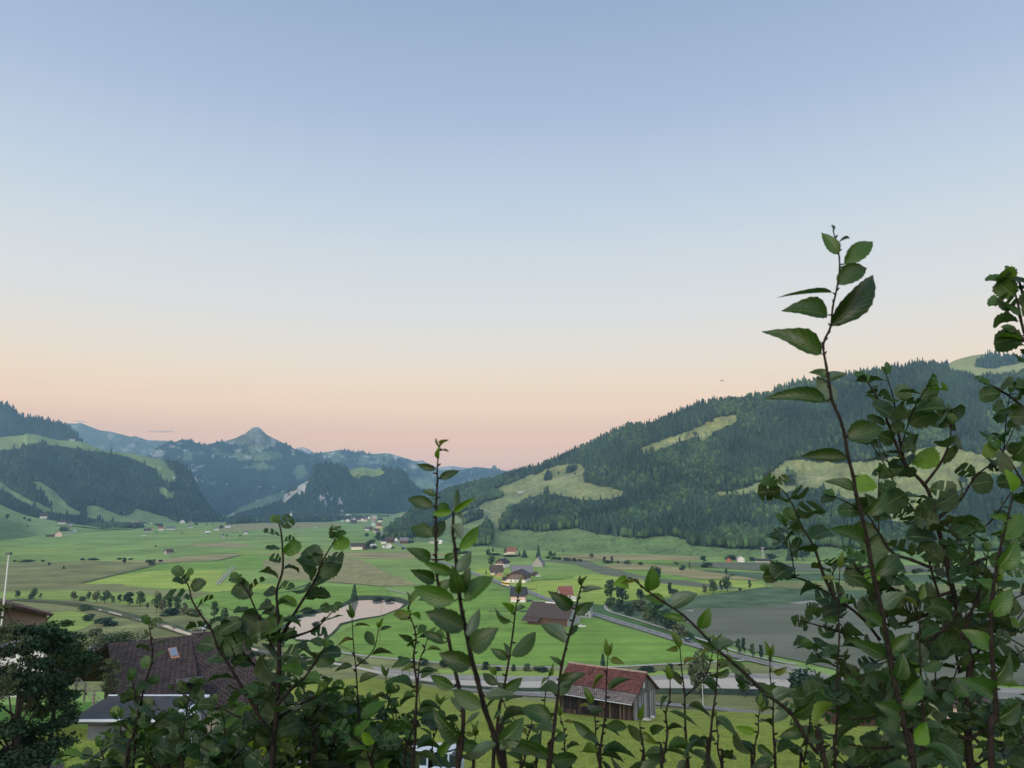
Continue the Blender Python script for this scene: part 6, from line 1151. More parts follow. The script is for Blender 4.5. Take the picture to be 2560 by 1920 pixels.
# ---- old barn with the red tiled roof
C0 = P1(1585, 1795, 122); th = math.radians(33); Lb, Wb = 13.2, 8.6
a_ = Vector((-math.cos(th), math.sin(th), 0)); b_ = Vector((math.sin(th), math.cos(th), 0))
e = empty('barn', C0); tag(e, 'old wooden barn with a lichened red tiled roof on the slope', 'barn')
WG = boards_mat('weathered_grey_boards', (.30, .28, .25), (.10, .09, .08)); WD = boards_mat('dark_brown_boards', (.075, .050, .035), (.025, .018, .014)); WU = boards_mat('upper_grey_boards', (.17, .16, .15), (.07, .062, .055))  # brown boards: eave shade on the front is put into their darkened colour
he, hr_ = 3.0, 5.8; o0 = lambda s, t, z: a_*s+b_*t+Vector((0, 0, z))
zb = -2.5
pmesh('gable_wall', [o0(0, 0, zb), o0(0, Wb, zb), o0(0, Wb, he), o0(0, 0, he), o0(.25, 0, zb), o0(.25, Wb, zb), o0(.25, Wb, he), o0(.25, 0, he)], [(0, 1, 2, 3), (7, 6, 5, 4), (0, 4, 5, 1), (3, 2, 6, 7), (1, 5, 6, 2), (0, 3, 7, 4)], WG, e)
pmesh('upper_gable', [o0(-.12, 0, he-.15), o0(-.12, Wb, he-.15), o0(-.12, Wb, he+.02), o0(-.12, Wb/2, hr_-.1), o0(-.12, 0, he+.02), o0(.2, 0, he-.15), o0(.2, Wb, he-.15), o0(.2, Wb, he), o0(.2, Wb/2, hr_-.1), o0(.2, 0, he)], [(0, 1, 2, 3, 4), (9, 8, 7, 6, 5), (0, 5, 6, 1)], WU, e)
pmesh('front_wall', [o0(.02, .02, zb), o0(Lb, .02, zb), o0(Lb, .02, he), o0(.02, .02, he), o0(.02, .3, zb), o0(Lb, .3, zb), o0(Lb, .3, he), o0(.02, .3, he)], [(0, 3, 2, 1), (4, 5, 6, 7), (0, 1, 5, 4)], WD, e)
pmesh('rear_wall', [o0(0, Wb, zb), o0(Lb, Wb, zb), o0(Lb, Wb, he), o0(0, Wb, he)], [(0, 1, 2, 3)], WD, e)
pmesh('far_gable', [o0(Lb, 0, zb), o0(Lb, Wb, zb), o0(Lb, Wb, he), o0(Lb, Wb/2, hr_), o0(Lb, 0, he)], [(0, 1, 2, 3, 4)], WD, e)
RT = tiles_mat('red_roof_tiles', (.165, .055, .042), (.10, .038, .032), (.04, .022, .02), .40, .46); RL = tiles_mat('lichen_roof_tiles', (.24, .20, .17), (.13, .10, .09), (.05, .035, .03), .36, .42)
sl_ = (hr_-he)/(Wb/2); tm = .30
def rp(t): return he+sl_*t        # roof height above distance t from the front wall
tk = .6; zk = rp(tk)
slab('roof', [o0(-.55, tk, zk+.1), o0(Lb+.6, tk, zk+.1), o0(Lb+.6, Wb/2, hr_+.1), o0(-.55, Wb/2, hr_+.1)], .22, RT, e)
lo_ = slab('lower_roof', [o0(-.45, -1.7, zk-.92), o0(Lb+.6, -1.7, zk-.92), o0(Lb+.6, tk+.06, zk+.02), o0(-.45, tk+.06, zk+.02)], .16, RL, e)
slab('rear_roof', [o0(-.55, Wb+.8, he-sl_*.8+.1), o0(Lb+.6, Wb+.8, he-sl_*.8+.1), o0(Lb+.6, Wb/2+.02, hr_+.09), o0(-.55, Wb/2+.02, hr_+.09)], .22, RT, e)
V = []; F = []; tube(V, F, [o0(-.6, Wb/2, hr_+.2), o0(Lb*.5, Wb/2, hr_+.16), o0(Lb+.6, Wb/2, hr_+.2)], [.17, .17, .17], 8); pmesh('ridge_tiles', V, F, mat('ridge_tile', (.38, .32, .26), c2=(.24, .13, .10), scale=4), e)
V = []; F = []; tube(V, F, [o0(-.5, -1.78, zk-1.05), o0(Lb+.6, -1.78, zk-1.05)], [.09, .09], 8); pmesh('gutter', V, F, mat('gutter_zinc', (.40, .41, .42), rough=.45), e)
pmesh('hatch', [o0(-.2, 3.4, 3.7), o0(-.2, 4.0, 3.7), o0(-.2, 4.0, 4.7), o0(-.2, 3.4, 4.7)], [(0, 1, 2, 3)], mat('hatch_pane', (.55, .58, .62), rough=.4), e)
for k_ in range(5):
    q = o0(5.4+k_*1.9, -.12, 0); V = []; F = []; tube(V, F, [q+Vector((0, 0, zb)), q+Vector((0, 0, he))], [.12, .12], 4); pmesh('timber_post', V, F, WD, e)
for (s0, s1, z0, z1) in ((6.2, 9.2, -.6, 1.6), (10, 12.4, -.2, 1.7)):  # flat black sheets paint the unlit inside onto the closed wall
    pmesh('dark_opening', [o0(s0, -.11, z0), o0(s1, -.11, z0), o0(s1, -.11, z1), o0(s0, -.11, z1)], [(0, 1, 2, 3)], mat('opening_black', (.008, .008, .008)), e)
V = []; F = []; Cc = []; rb = random.Random(8)
for k_ in range(30):
    t0 = .02+k_*.285; w_ = .25+rb.random()*.03; pr = .03+.05*rb.random(); zt_ = he-.17; zb_ = zb; b0 = len(V)
    V += [o0(s_, t_, z_) for s_, t_ in ((0, t0), (-pr, t0), (-pr, t0+w_), (0, t0+w_)) for z_ in (zb_, zt_)]
    F += [(b0, b0+1, b0+3, b0+2), (b0+2, b0+3, b0+5, b0+4), (b0+4, b0+5, b0+7, b0+6), (b0+1, b0+7, b0+5, b0+3)]; Cc += [[rb.choice((.28, .45, .7, 1.0, 1.25))*rb.uniform(.85, 1.15)]*3]*8
npmesh('planks', V, F, mat('grey_planks', (.30, .28, .25), attr=True, c2=(.17, .16, .145), scale=5, stretch=(1, 1, .1), bump=.3), np.array(Cc), parent=e)
V = []; F = []; Cc = []
for k_ in range(44):
    s0 = .05+k_*.30; b0 = len(V); pr = .03+.05*rb.random()
    V += [o0(s_, t_, z_) for s_, t_ in ((s0, 0), (s0, -pr), (s0+.26, -pr), (s0+.26, 0)) for z_ in (zb, he-.3)]
    F += [(b0, b0+1, b0+3, b0+2), (b0+2, b0+3, b0+5, b0+4), (b0+4, b0+5, b0+7, b0+6)]; Cc += [[rb.choice((.3, .6, 1.0, 1.7))*rb.uniform(.85, 1.15)]*3]*8
npmesh('planks', V, F, mat('brown_planks', (.075, .050, .035), attr=True, c2=(.045, .032, .024), scale=5, stretch=(1, 1, .1), bump=.3), np.array(Cc), parent=e)  # same brown as the wall behind, eave shade included in the tone
for k_, (u_, v_) in enumerate(((1618, 1797), (1632, 1791))):
    bm = bmesh.new(); bmesh.ops.create_icosphere(bm, subdivisions=3, radius=.5)
    for v in bm.verts: v.co *= 1+.3*(float(fbm(np.array(v.co.x*3+k_), np.array(v.co.y*3+v.co.z), 3, 3))-.5); v.co.z *= .5; v.co.x *= 1.6-k_*.8
    me = bpy.data.meshes.new('stone'); bm.to_mesh(me); bm.free(); o = link('stone', me, mat('pale_stone', (.42, .37, .32), c2=(.3, .27, .24), scale=3)); o.location = P1(u_, v_, 121)+Vector((0, 0, -.1)); tag(o, ['long pale stone at the foot of the barn gable', 'small pale stone above the long one at the barn gable'][k_], 'stone')
# ---- brown roofed house at the lower left
e = empty('house', P1(400, 1830, 72)); E0 = e.location.copy(); tag(e, 'large house with a brown tiled roof, skylight and metal capped chimney', 'house')
BT = tiles_mat('brown_roof_tiles', (.080, .052, .042), (.052, .036, .030), (.012, .010, .010), .55, .42, bump=.9)
L_ = lambda u, v, D: P1(u, v, D)-E0
rl, rr = L_(269, 1608, 78), L_(478, 1588, 80); el, er = L_(292, 1735, 67.5), L_(505, 1758, 67.5)
def planar(a, b, c, u, v):
    n = (b-a).cross(c-a).normalized(); o_ = Vector((0, 0, CAM_H))-E0; x, y, z = rays(u, v); d = Vector((float(x), float(y), float(z))); return o_+d*((a-o_).dot(n)/d.dot(n))
er = planar(el, rl, rr, 505, 1758)
slab('roof', [el, er, rr, rl], .25, BT, e)
r2l, r2r = L_(478, 1584, 80.3), L_(604, 1570, 82); e2l, e2r = L_(505, 1772, 66.6), L_(692, 1752, 68.5)
e2r = planar(e2l, r2r, r2l, 692, 1752)
slab('roof', [e2l, e2r, r2r, r2l], .25, BT, e)
slab('rear_roof', [rl+Vector((-9, 3, -4.2)), rl+Vector((.2, 9.5, -5.5)), r2r+Vector((0, 9, -5.5)), rl+Vector((0, .05, -.05))], .2, BT, e)
gl = L_(214, 1668, 75.5)
DKW = boards_mat('dark_house_boards', (.05, .032, .022), (.02, .014, .010), 7)
pmesh('gable_wall', [gl+Vector((1.4, 1.2, -6)), el+Vector((-.2, 1.6, -6)), el+Vector((0, 1.5, .1)), rl+Vector((.5, .2, -.3)), gl+Vector((1.4, 1.2, 0))], [(0, 1, 2, 3, 4)], DKW, e)
pmesh('gable_trim', [rl+Vector((-.1, -.1, .05)), gl, gl+Vector((0, 0, -.3)), rl+Vector((-.1, -.1, -.3)), rl+Vector((.1, .3, .0)), gl+Vector((.2, .4, 0))], [(0, 1, 2, 3), (0, 4, 5, 1)], mat('trim_dark', (.03, .022, .018)), e)
pmesh('wall', [el+Vector((.3, 1.8, -7)), e2l+Vector((0, 2.2, -7)), e2r+Vector((-1.2, 1.5, -7)), e2r+Vector((-1.2, 1.5, -.1)), e2l+Vector((0, 2.2, -.1)), el+Vector((.3, 1.8, .3))], [(0, 1, 4, 5), (1, 2, 3, 4)], WM('cream'), e)
# dormer opening: a black sheet paints the shade inside
dl = [L_(446, 1703, 68.9), L_(505, 1694, 68.9), L_(514, 1732, 67.4), L_(462, 1734, 67.3)]
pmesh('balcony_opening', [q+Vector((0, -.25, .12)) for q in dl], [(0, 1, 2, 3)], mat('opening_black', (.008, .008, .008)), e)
slab('dormer_roof', [L_(440, 1706, 67.2), L_(508, 1697, 67.2), L_(505, 1690, 69.5), L_(442, 1699, 69.5)], .15, mat('dormer_metal', (.06, .06, .065), rough=.5), e)
def on_roof(u, v, off):        # point on the main roof plane under pixel, lifted by off along the normal
    n = (er-el).cross(rl-el).normalized(); n = n if n.z > 0 else -n
    o_ = Vector((0, 0, CAM_H))-E0; x, y, z = rays(u, v); d = Vector((float(x), float(y), float(z))); t = (el-o_).dot(n)/d.dot(n); return o_+d*t+n*off
c4 = [on_roof(419, 1623, .10), on_roof(441, 1620, .10), on_roof(450, 1645, .10), on_roof(428, 1648, .10)]; cc = sum(c4, Vector())/4
sw = pmesh('skylight', [q for q in c4]+[q-Vector((0, -.1, .15)) for q in c4], [(0, 1, 2, 3), (0, 4, 5, 1), (1, 5, 6, 2), (2, 6, 7, 3), (3, 7, 4, 0)], mat('skylight_frame', (.42, .22, .15)), e)
pmesh('pane', [cc+(q-cc)*.74+Vector((0, -.03, .06)) for q in c4], [(0, 1, 2, 3)], mat('skylight_glass', (.16, .19, .24), rough=.1, spec=.9), sw)
cb = L_(497, 1590, 81.6); V = []; F = []; bx(V, F, cb.x-.55, cb.x+.55, cb.y-.5, cb.y+.5, cb.z-2, cb.z+.55); ch = pmesh('chimney', V, F, mat('chimney_cement', (.15, .14, .13)), e)
V = []; F = []; n_a = 8
for i in range(n_a+1):
    a = math.pi*i/n_a; 
    for yy in (-.7, .7): V.append((cb.x-.72*math.cos(a)-.1, cb.y+yy, cb.z+.75+.26*math.sin(a)))
for i in range(n_a): F.append((2*i, 2*i+1, 2*i+3, 2*i+2))
o = pmesh('cap', V, F, mat('chimney_cap_metal', (.55, .60, .66), rough=.3, metal=.6), ch); m_ = o.modifiers.new('s', 'SOLIDIFY'); m_.thickness = .04
V = []; F = []
for sx_ in (-.6, .55):
    for sy_ in (-.5, .5): bx(V, F, cb.x+sx_-.03, cb.x+sx_+.03, cb.y+sy_-.03, cb.y+sy_+.03, cb.z+.5, cb.z+.85)
pmesh('cap_legs', V, F, mat('leg_metal', (.3, .3, .3)), ch)
V = []; F = []
g0 = L_(192, 1702, 66)
for k_ in range(7): q = g0+Vector((k_*1.25, -k_*.9, -k_*.45)); bx(V, F, q.x-.06, q.x+.06, q.y-.06, q.y+.06, q.z-1.0, q.z+.5)
for dz in (.35, .05, -.25):
    tube(V, F, [g0+Vector((0, 0, dz)), g0+Vector((7.6, -5.5, dz-2.75))], [.05, .05], 4)
rf = pmesh('railing', V, F, boards_mat('grey_rail', (.22, .20, .18), (.12, .11, .10)), e)
# awning and its cloth at the right eave
slab('awning', [L_(585, 1788, 63.5), L_(655, 1778, 63.5), L_(655, 1764, 66.5), L_(592, 1772, 66.5)], .05, mat('awning_cloth', (.10, .17, .16), c2=(.16, .24, .23), scale=2), e)
# ---- flat roofed garage
G1 = P1(174, 1800, 52); G2 = P1(428, 1800, 52); G3 = P1(522, 1738, 66.5); G4 = P1(272, 1738, 66.5)
zt = (G1.z+G3.z)/2
def atz(u, v, z): x, y, zz = rays(u, v); k = (z-CAM_H)/zz; return Vector((float(x*k), float(y*k), z))
zt = 50.0; q1, q2, q3, q4 = atz(174, 1801, zt), atz(430, 1801, zt), atz(522, 1739, zt), atz(272, 1739, zt)
e = empty('garage', q1); tag(e, 'flat grey roofed garage with white metal edging below the house', 'garage'); O = q1.copy()
f = lambda q, dz=0: q-O+Vector((0, 0, dz))
pmesh('flat_roof', [f(q1), f(q2), f(q3), f(q4), f(q1, -.25), f(q2, -.25), f(q3, -.25), f(q4, -.25)], [(0, 1, 2, 3), (0, 4, 5, 1), (1, 5, 6, 2), (2, 6, 7, 3), (3, 7, 4, 0)], mat('roofing_felt', (.052, .052, .052), c2=(.080, .080, .080), scale=.8, stretch=(1, 3, 1)), e)
for i, (a, b) in enumerate(((q1, q2), (q4, q3), (q2, q3))):
    d = (b-a).normalized(); n = Vector((-d.y, d.x, 0))*.10; V = [f(a)-n+Vector((0, 0, -.08)), f(b)-n+Vector((0, 0, -.08)), f(b)+n+Vector((0, 0, -.08)), f(a)+n+Vector((0, 0, -.08))]; V += [v+Vector((0, 0, .14)) for v in V]
    pmesh('edge_trim', V, [(0, 3, 2, 1), (4, 5, 6, 7), (0, 1, 5, 4), (1, 2, 6, 5), (2, 3, 7, 6), (3, 0, 4, 7)], mat('white_trim', (.72, .74, .76), rough=.5), e)
pmesh('wall', [f(q1+Vector((1.0, .6, 0)), -.25), f(q2+Vector((-.3, .6, 0)), -.25), f(q2+Vector((-.3, .6, 0)), -5), f(q1+Vector((1.0, .6, 0)), -5), f(q3, -.25), f(q3, -5)], [(0, 3, 2, 1), (1, 2, 5, 4)], mat('render_grey', (.16, .165, .17), c2=(.12, .125, .13), scale=1), e)
# lower concrete roof and white stair wall
zl = 46.6
a, b, c, d = atz(285, 1828, zl), atz(430, 1826, zl), atz(470, 1935, zl), atz(330, 1935, zl)
e = empty('annexe', a); tag(e, 'lower grey concrete annexe roof beside the white stair wall', 'annexe'); O2 = a.copy()
pmesh('roof_slab', [q-O2 for q in (a, b, c, d)]+[q-O2-Vector((0, 0, .3)) for q in (a, b, c, d)], [(0, 1, 2, 3), (0, 4, 5, 1), (1, 5, 6, 2), (2, 6, 7, 3), (3, 7, 4, 0)], mat('concrete_grey', (.26, .27, .28), c2=(.20, .21, .22), scale=.7), e)
pmesh('wall', [q-O2-Vector((0, 0, k)) for k in (.3, 5) for q in (a, b, c, d)], [(0, 1, 5, 4), (1, 2, 6, 5), (3, 0, 4, 7)], mat('concrete_grey', (.26, .27, .28)), e)
w1 = P1(430, 1800, 49); w2 = P1(462, 1768, 52); w3 = P1(498, 1790, 51); w4 = P1(495, 1830, 50)
e = empty('stair_wall', w1); tag(e, 'white plastered house wall with a gable shoulder behind the leaves', 'house')
WP = mat('white_plaster', (.60, .64, .66), c2=(.54, .58, .60), scale=1.5); O3 = w1.copy()
g_ = lambda u, v, D: P1(u, v, D)-O3
pmesh('wall', [g_(410, 1915, 47), g_(418, 1860, 48), g_(425, 1803, 49), g_(463, 1768, 50.5), g_(490, 1778, 50.5), g_(486, 1870, 49.5), g_(470, 1880, 48.8)], [(0, 1, 2, 3, 4, 5, 6)], WP, e)
pmesh('wall', [g_(490, 1776, 50.6), g_(503, 1785, 54), g_(500, 1850, 54), g_(486, 1871, 49.6)], [(0, 1, 2, 3)], mat('plaster_side', (.42, .45, .47)), e)  # side face: same white plaster with its shade painted in as a darker tone
pmesh('coping', [g_(405, 1801, 48.8), g_(432, 1801, 48.8), g_(468, 1762, 50.3), g_(462, 1762, 51.2), g_(428, 1796, 50)], [(0, 1, 2, 3, 4)], mat('white_trim', (.72, .74, .76)), e)
V = []; F = []; q = g_(452, 1800, 49.6); bx(V, F, q.x-.28, q.x+.28, q.y-.35, q.y-.1, q.z-2.6, q.z+.6); pmesh('pilaster', V, F, mat('plaster_side', (.42, .45, .47)), e)
# ---- tan building at the left edge
T_ = [P1(12, 1505, 62), P1(113, 1533, 66)]
e = empty('house', P1(60, 1650, 64)); O4 = e.location.copy(); tag(e, 'tan rendered house with a thin red roof edge at the left edge', 'house')
h_ = lambda u, v, D: P1(u, v, D)-O4
pmesh('wall', [h_(-60, 1720, 58), h_(113, 1720, 65), h_(115, 1533, 66), h_(10, 1508, 62.5), h_(-60, 1495, 58)], [(0, 1, 2, 3, 4)], mat('tan_render', (.27, .215, .175), c2=(.24, .19, .155), scale=2, bump=.15), e)
pmesh('wall', [h_(113, 1720, 65), h_(118, 1720, 74), h_(118, 1540, 74), h_(115, 1533, 66)], [(0, 1, 2, 3)], mat('tan_render', (.27, .215, .175)), e)
TR = tiles_mat('rust_roof', (.20, .11, .09), (.15, .085, .07), (.07, .045, .04), .4, .4)
slab('roof', [h_(-70, 1487, 56.5), h_(133, 1536, 65.5), h_(128, 1531, 76), h_(-30, 1488, 76)], .18, TR, e)
V = []; F = []; tube(V, F, [h_(133, 1535, 66), h_(129, 1538, 66), h_(124, 1543, 66), h_(116, 1550, 66), h_(114, 1562, 66), h_(113, 1640, 65.9)], [.07]*6, 6); pmesh('downpipe', V, F, mat('pipe_brown', (.08, .06, .05)), e)
# white building glimpsed through the tree below it
e2 = house('white walled house hidden behind the dark tree at the left', P1(58, 1705, 52), .2, 3.2, 3, 2.2, .5, 'white', 'grey', ov=.1)
# flag pole
p = P1(-2, 1620, 46); V = []; F = []; q = P1(22, 1386, 46)-p; tube(V, F, [Vector((0, 0, -2)), q*.5, q], [.06, .05, .035], 8); e = empty('flag_pole', p); tag(e, 'pale slanting flag pole at the left edge', 'pole'); pmesh('mast', V, F, mat('pole_white', (.55, .56, .55)), e)
V = []; F = []; bx(V, F, q.x-.15, q.x+.15, q.y-.1, q.y+.1, q.z-.02, q.z+.12); pmesh('cap', V, F, mat('pole_cap', (.10, .12, .12)), e)
# ---- yard, path, cars
def ground_patch(name, px, z_off, m, D0=30, D1=110):
    """patch draped on the hillside: each photo pixel is traced down to the slope"""
    pts = []
    for (u, v) in px:
        x, y, z = [float(q) for q in rays(u, v)]; D = 12.0
        while D < 150:
            if CAM_H+z/y*D < gz(x/y*D, D): break
            D += .25
        pts.append(Vector((x/y*D, D)))
    dp = densify(pts, .3); cx = sum((p.x for p in dp))/len(dp); cy = sum((p.y for p in dp))/len(dp); V = [(cx, cy, gz(cx, cy)+z_off)]; F = []; K = 7
    for k in range(1, K+1):
        for p in dp:
            x = cx+(p.x-cx)*k/K; y = cy+(p.y-cy)*k/K; V.append((x, y, gz(x, y)+z_off))
    n = len(dp)
    for i in range(n): F.append((0, 1+i, 1+(i+1) % n))
    for k in range(K-1):
        for i in range(n): a = 1+k*n; F.append((a+i, a+n+i, a+n+(i+1) % n, a+(i+1) % n))
    return tag(pmesh(name, V, F, m), kind='structure')
def slope_pt(u, v):
    x, y, z = [float(q) for q in rays(u, v)]; D = 8.0
    while D < 150 and CAM_H+z/y*D > gz(x/y*D, D): D += .1
    return Vector((x/y*D, D, gz(x/y*D, D)))
ground_patch('path', [(-40, 1870), (30, 1845), (60, 1850), (110, 1880), (160, 1915), (160, 1990), (-60, 1990)], .08, mat('dark_path', (.06, .052, .044), c2=(.04, .035, .03), scale=1.5, coord='World'))
ground_patch('driveway', [(520, 1830), (600, 1800), (700, 1790), (790, 1800), (850, 1860), (800, 1910), (620, 1910), (520, 1880)], .08, mat('yard_asphalt', (.17, .17, .18), c2=(.22, .22, .23), scale=.8, coord='World'))
p = slope_pt(640, 1848); p.z += .1; car('red car with pale roof parked behind the leaves', p, 2.7, (.42, .04, .03), roofc='pale')
p = slope_pt(705, 1838); p.z += .1; car('second red car mostly hidden right of the first', p, 1.9, (.45, .06, .04))
p = slope_pt(600, 1842); p.z += .1; car('silver car just left of the red one', p, 2.7, (.45, .46, .46))
p = slope_pt(1050, 1965); car('silver van with only its roof showing at the bottom edge', p+Vector((0, 0, .15)), 2.9, (.42, .48, .55), roofc='pale', van=True, name='parked_van')
# solar or paving slab behind the tree
q = FL(232, 1625); pm = P1(232, 1630, 110)
slab('paved_terrace', [P1(205, 1648, 100), P1(235, 1640, 101), P1(246, 1604, 112), P1(222, 1620, 110)], .3, mat('slate_slab', (.16, .17, .19)), None); tag(bpy.context.scene.objects['paved_terrace'], kind='structure')
# houses right behind the hazel
hh = house('house with a grey slate roof glimpsed behind the hazel', P1(2140, 1800, 125), .3, 7, 6, 1.6, 2.6, 'brown', 'dark'); hh = house('house with a salmon wall deep behind the hazel', P1(2412, 1800, 110), -.4, 5, 4, 2.4, 1.2, 'pink', 'brown')
# ---- dark leafy tree at the lower left, and bushes near the houses
def leafy(name, label, u, v, D, hpx_, wpx_, c, seed, n=9000, q=.012, kind='tree', gap=1.0):
    p = P1(u, v, D); h = hpx_*D/FPX; w = wpx_*D/FPX; r = np.random.default_rng(seed); nb = 46; e = empty(name, p); tag(e, label, kind)
    th = r.random(nb)*6.283; zz = r.random(nb)**.8; rad = np.sqrt(np.clip(1-((zz-.45)/.6)**2, .05, 1))*.5*np.sqrt(r.random(nb)*.75+.25)
    B = np.stack([rad*np.cos(th)*w, rad*np.sin(th)*w, (.06+.88*zz)*h], -1); R = w*(.07+.08*r.random(nb))*gap
    k = r.integers(0, nb, n); d = r.normal(size=(n, 3)); d /= np.linalg.norm(d, axis=1)[:, None]
    P = B[k]+d*(R[k]*(.25+.9*r.random(n)))[:, None]*np.array([1.5, 1.5, .6]); nn = d*.6+r.normal(size=(n, 3))*.5+np.array([0, 0, .7]); nn /= np.linalg.norm(nn, axis=1)[:, None]
    a = np.cross(nn, r.normal(size=(n, 3))); a /= np.linalg.norm(a, axis=1)[:, None]; b = np.cross(nn, a); s = (q*w*(.6+.8*r.random(n)))[:, None]
    V = np.stack([P-a*s*1.5, P-b*s*.7, P+a*s*1.5, P+b*s*.7], 1).reshape(-1, 3); cl = np.repeat(.5+1.0*r.random(n), 4)[:, None]*np.ones(3)
    npmesh('crown', V, np.arange(4*n).reshape(-1, 4), M_CR[c], cl, parent=e)
    V = []; F = []; g = gz(p.x, p.y)-p.z; tube(V, F, [Vector((0, 0, min(g, -.3))), Vector((.1, 0, h*.3)), Vector((0, 0, h*.6))], [.035*w, .03*w, .015*w], 8)
    for j in range(16): t = Vector(B[j]); tube(V, F, [Vector((0, 0, h*.12*(1+j % 3))), t*.5+Vector((0, 0, h*.1)), t], [.014*w, .008*w, .004*w], 5)
    pmesh('trunk', V, F, M_BRK, e)
leafy('maple_tree', 'dark leafy tree filling the lower left corner', 25, 1935, 24, 350, 235, 'd', 401, n=20000, q=.016)
leafy('maple_tree', 'lighter green crown spreading right beside the corner tree', 125, 1810, 26, 245, 155, 'g', 402, n=11000, q=.02)
leafy('broadleaf_tree', 'yellowing crown at the very left edge under the flag pole', -25, 1780, 22, 270, 100, 'o', 406, n=6000, q=.022)
leafy('dark_shrub', 'dense dark shrub behind the left gable of the brown roofed house', 285, 1690, 86, 110, 130, 'd', 403, n=6000, q=.012, kind='shrub', gap=1.5)
leafy('garden_shrub', 'yellow green garden shrub at the gable of the brown roofed house', 272, 1735, 65, 85, 44, 'o', 404, n=3000, q=.03, kind='shrub', gap=1.4)
# meadow grass on the near slope
r = np.random.default_rng(9); n = 45000; y = 24+r.random(n)**1.3*80; x = (r.random(n)*2-1)*(y*.72+4); z = near_z(x, y); h = .12+.3*r.random(n)
a = r.random(n)*6.283; dx = np.cos(a)*.035; dy = np.sin(a)*.035; lx = r.normal(size=n)*.1; ly = r.normal(size=n)*.1
V = np.stack([np.stack([x-dx, y-dy, z-.03], -1), np.stack([x+dx, y+dy, z-.03], -1), np.stack([x+lx, y+ly, z+h], -1)], 1).reshape(-1, 3)
yel_ = (np.clip((y-30)/20, 0, 1)*np.clip((x+45+.1*y)/15, 0, 1))[:, None]; cg = (np.array([.09, .18, .03])*(1-yel_)+np.array([.23, .29, .05])*yel_)*(.7+.7*r.random((n, 1)))
tag(npmesh('meadow_grass', V, np.arange(3*n).reshape(-1, 3), mat('grass_blades', (1, 1, 1), attr=True, rough=.9, trans=.2), np.repeat(cg, 3, 0)), 'uncut grass blades on the slope below the shrubs', 'grass', kind='stuff')

# ---- road bridge over the river, with railings
i0 = min(range(len(SMR)), key=lambda i: (SMR[i]-Vector(FL(1945, 1668)[:2])).length); i1 = min(range(len(SMR)), key=lambda i: (SMR[i]-Vector(FL(2160, 1728)[:2])).length)
seg = SMR[i0:i1+1]; b0_ = Vector((seg[0].x, seg[0].y, .6)); e = empty('bridge', b0_); tag(e, 'low concrete road bridge with metal railings over the river', 'bridge')
CON_ = mat('bridge_concrete', (.36, .35, .32), c2=(.27, .26, .24), scale=.8)
for s_ in (-3.3, 3.3):
    q_ = offs(seg, s_); V = []; F = []
    for i in range(len(q_)-1):
        a, b = q_[i], q_[i+1]; n = len(V); V += [(p_.x-b0_.x, p_.y-b0_.y, z) for z in (-.9, .35) for p_ in (a, b)]; F.append((n, n+1, n+3, n+2))
    o = pmesh('parapet', V, F, CON_, e); m_ = o.modifiers.new('s', 'SOLIDIFY'); m_.thickness = .3
    V = []; F = []; run = 0
    for z in (.75, 1.15): tube(V, F, [Vector((p_.x-b0_.x, p_.y-b0_.y, z)) for p_ in q_], [.06]*len(q_), 5)
    for i in range(len(q_)-1):
        k_ = max(1, int((q_[i+1]-q_[i]).length/2))
        for j in range(k_): p_ = q_[i].lerp(q_[i+1], j/k_); tube(V, F, [Vector((p_.x-b0_.x, p_.y-b0_.y, .2)), Vector((p_.x-b0_.x, p_.y-b0_.y, 1.15))], [.06, .06], 4)
    pmesh('railing', V, F, mat('rail_metal', (.30, .30, .29), rough=.5), e)
# ---- one small bird in the sky
bp_ = P1(1805, 952, 160); V = [(0, -.25, 0), (0, .3, .02), (-.55, .05, .16), (.55, .05, .16), (0, 0, -.09), (-.3, -.06, .12), (.3, -.06, .12), (.09, .45, .02), (-.09, .45, .02), (0, 0, .09)]
F = [(0, 5, 9), (5, 2, 9), (2, 1, 9), (0, 9, 6), (6, 9, 3), (3, 9, 1), (0, 4, 5), (5, 4, 2), (2, 4, 1), (0, 6, 4), (6, 3, 4), (3, 1, 4), (1, 7, 8)]
o = pmesh('bird', V, F, mat('bird_feathers', (.03, .03, .03))); o.location = bp_; tag(o, 'tiny dark bird gliding over the ridge of the right hill', 'bird')
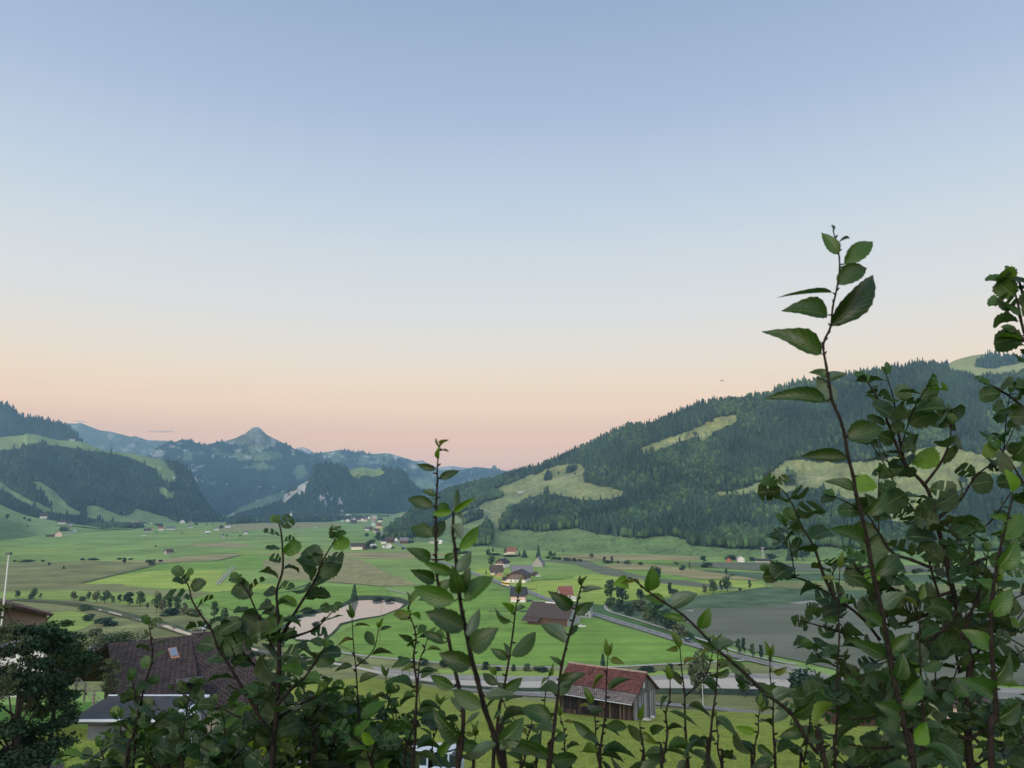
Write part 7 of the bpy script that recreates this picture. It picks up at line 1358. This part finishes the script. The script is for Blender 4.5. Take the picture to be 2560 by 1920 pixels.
# ================================================================ haze
HZ = bpy.data.materials.new('haze_air'); HZ.use_nodes = True; n_ = HZ.node_tree.nodes; n_.remove(n_['Principled BSDF'])
pv = n_.new('ShaderNodeVolumePrincipled'); pv.inputs['Density'].default_value = HAZE_D; pv.inputs['Color'].default_value = (.34, .66, 1.0, 1); pv.inputs['Anisotropy'].default_value = 0
HZ.node_tree.links.new(pv.outputs[0], n_['Material Output'].inputs['Volume'])
x0, x1, y0, y1, z0, z1 = -12500, 12500, -250, HY, -32, HTOP
hz = pmesh('haze', [(x0, y0, z0), (x1, y0, z0), (x1, y1, z0), (x0, y1, z0), (x0, y0, z1), (x1, y0, z1), (x1, y1, z1), (x0, y1, z1)],
           [(0, 3, 2, 1), (4, 5, 6, 7), (0, 1, 5, 4), (1, 2, 6, 5), (2, 3, 7, 6), (3, 0, 4, 7)], HZ)
tag(hz, 'thin blue evening haze over the valley', 'haze', kind='stuff')

# two thin cloud streaks far beyond the air layer
CM = bpy.data.materials.new('cloud_vapour'); CM.use_nodes = True; n_ = CM.node_tree.nodes; l_ = CM.node_tree.links; b_n = n_['Principled BSDF']; b_n.inputs['Base Color'].default_value = (.42, .42, .50, 1); b_n.inputs['Roughness'].default_value = 1
lw = n_.new('ShaderNodeLayerWeight'); lw.inputs[0].default_value = .25; tp = n_.new('ShaderNodeBsdfTransparent'); mxs = n_.new('ShaderNodeMixShader'); mra = n_.new('ShaderNodeMapRange'); l_.new(lw.outputs['Facing'], mra.inputs[0]); mra.inputs[3].default_value = .45; mra.inputs[4].default_value = 1
l_.new(mra.outputs[0], mxs.inputs[0]); l_.new(b_n.outputs[0], mxs.inputs[1]); l_.new(tp.outputs[0], mxs.inputs[2]); l_.new(mxs.outputs[0], n_['Material Output'].inputs[0])
for (u, v, wpx, tpx, tilt, lab) in ((203, 1054, 34, 3.0, -.10, 'short thin cloud streak over the left ridge'), (402, 1079, 66, 3.4, .01, 'longer thin cloud streak left of the pointed mountain')):
    bm = bmesh.new(); bmesh.ops.create_icosphere(bm, subdivisions=3, radius=1); k = 20000/FPX
    for q in bm.verts:
        f_ = 1+.5*(float(vnoise(np.array(q.co.x*4+u), np.array(q.co.y*2), 5))-.5); q.co = Vector((q.co.x*wpx/2*k, q.co.y*wpx*.3*k, q.co.z*tpx/2*k*f_+tilt*q.co.x*wpx/2*k))
    me = bpy.data.meshes.new('cloud'); bm.to_mesh(me); bm.free(); [setattr(q, 'use_smooth', True) for q in me.polygons]; o = link('cloud', me, CM); o.location = P1(u, v, 20000); tag(o, lab, 'cloud')
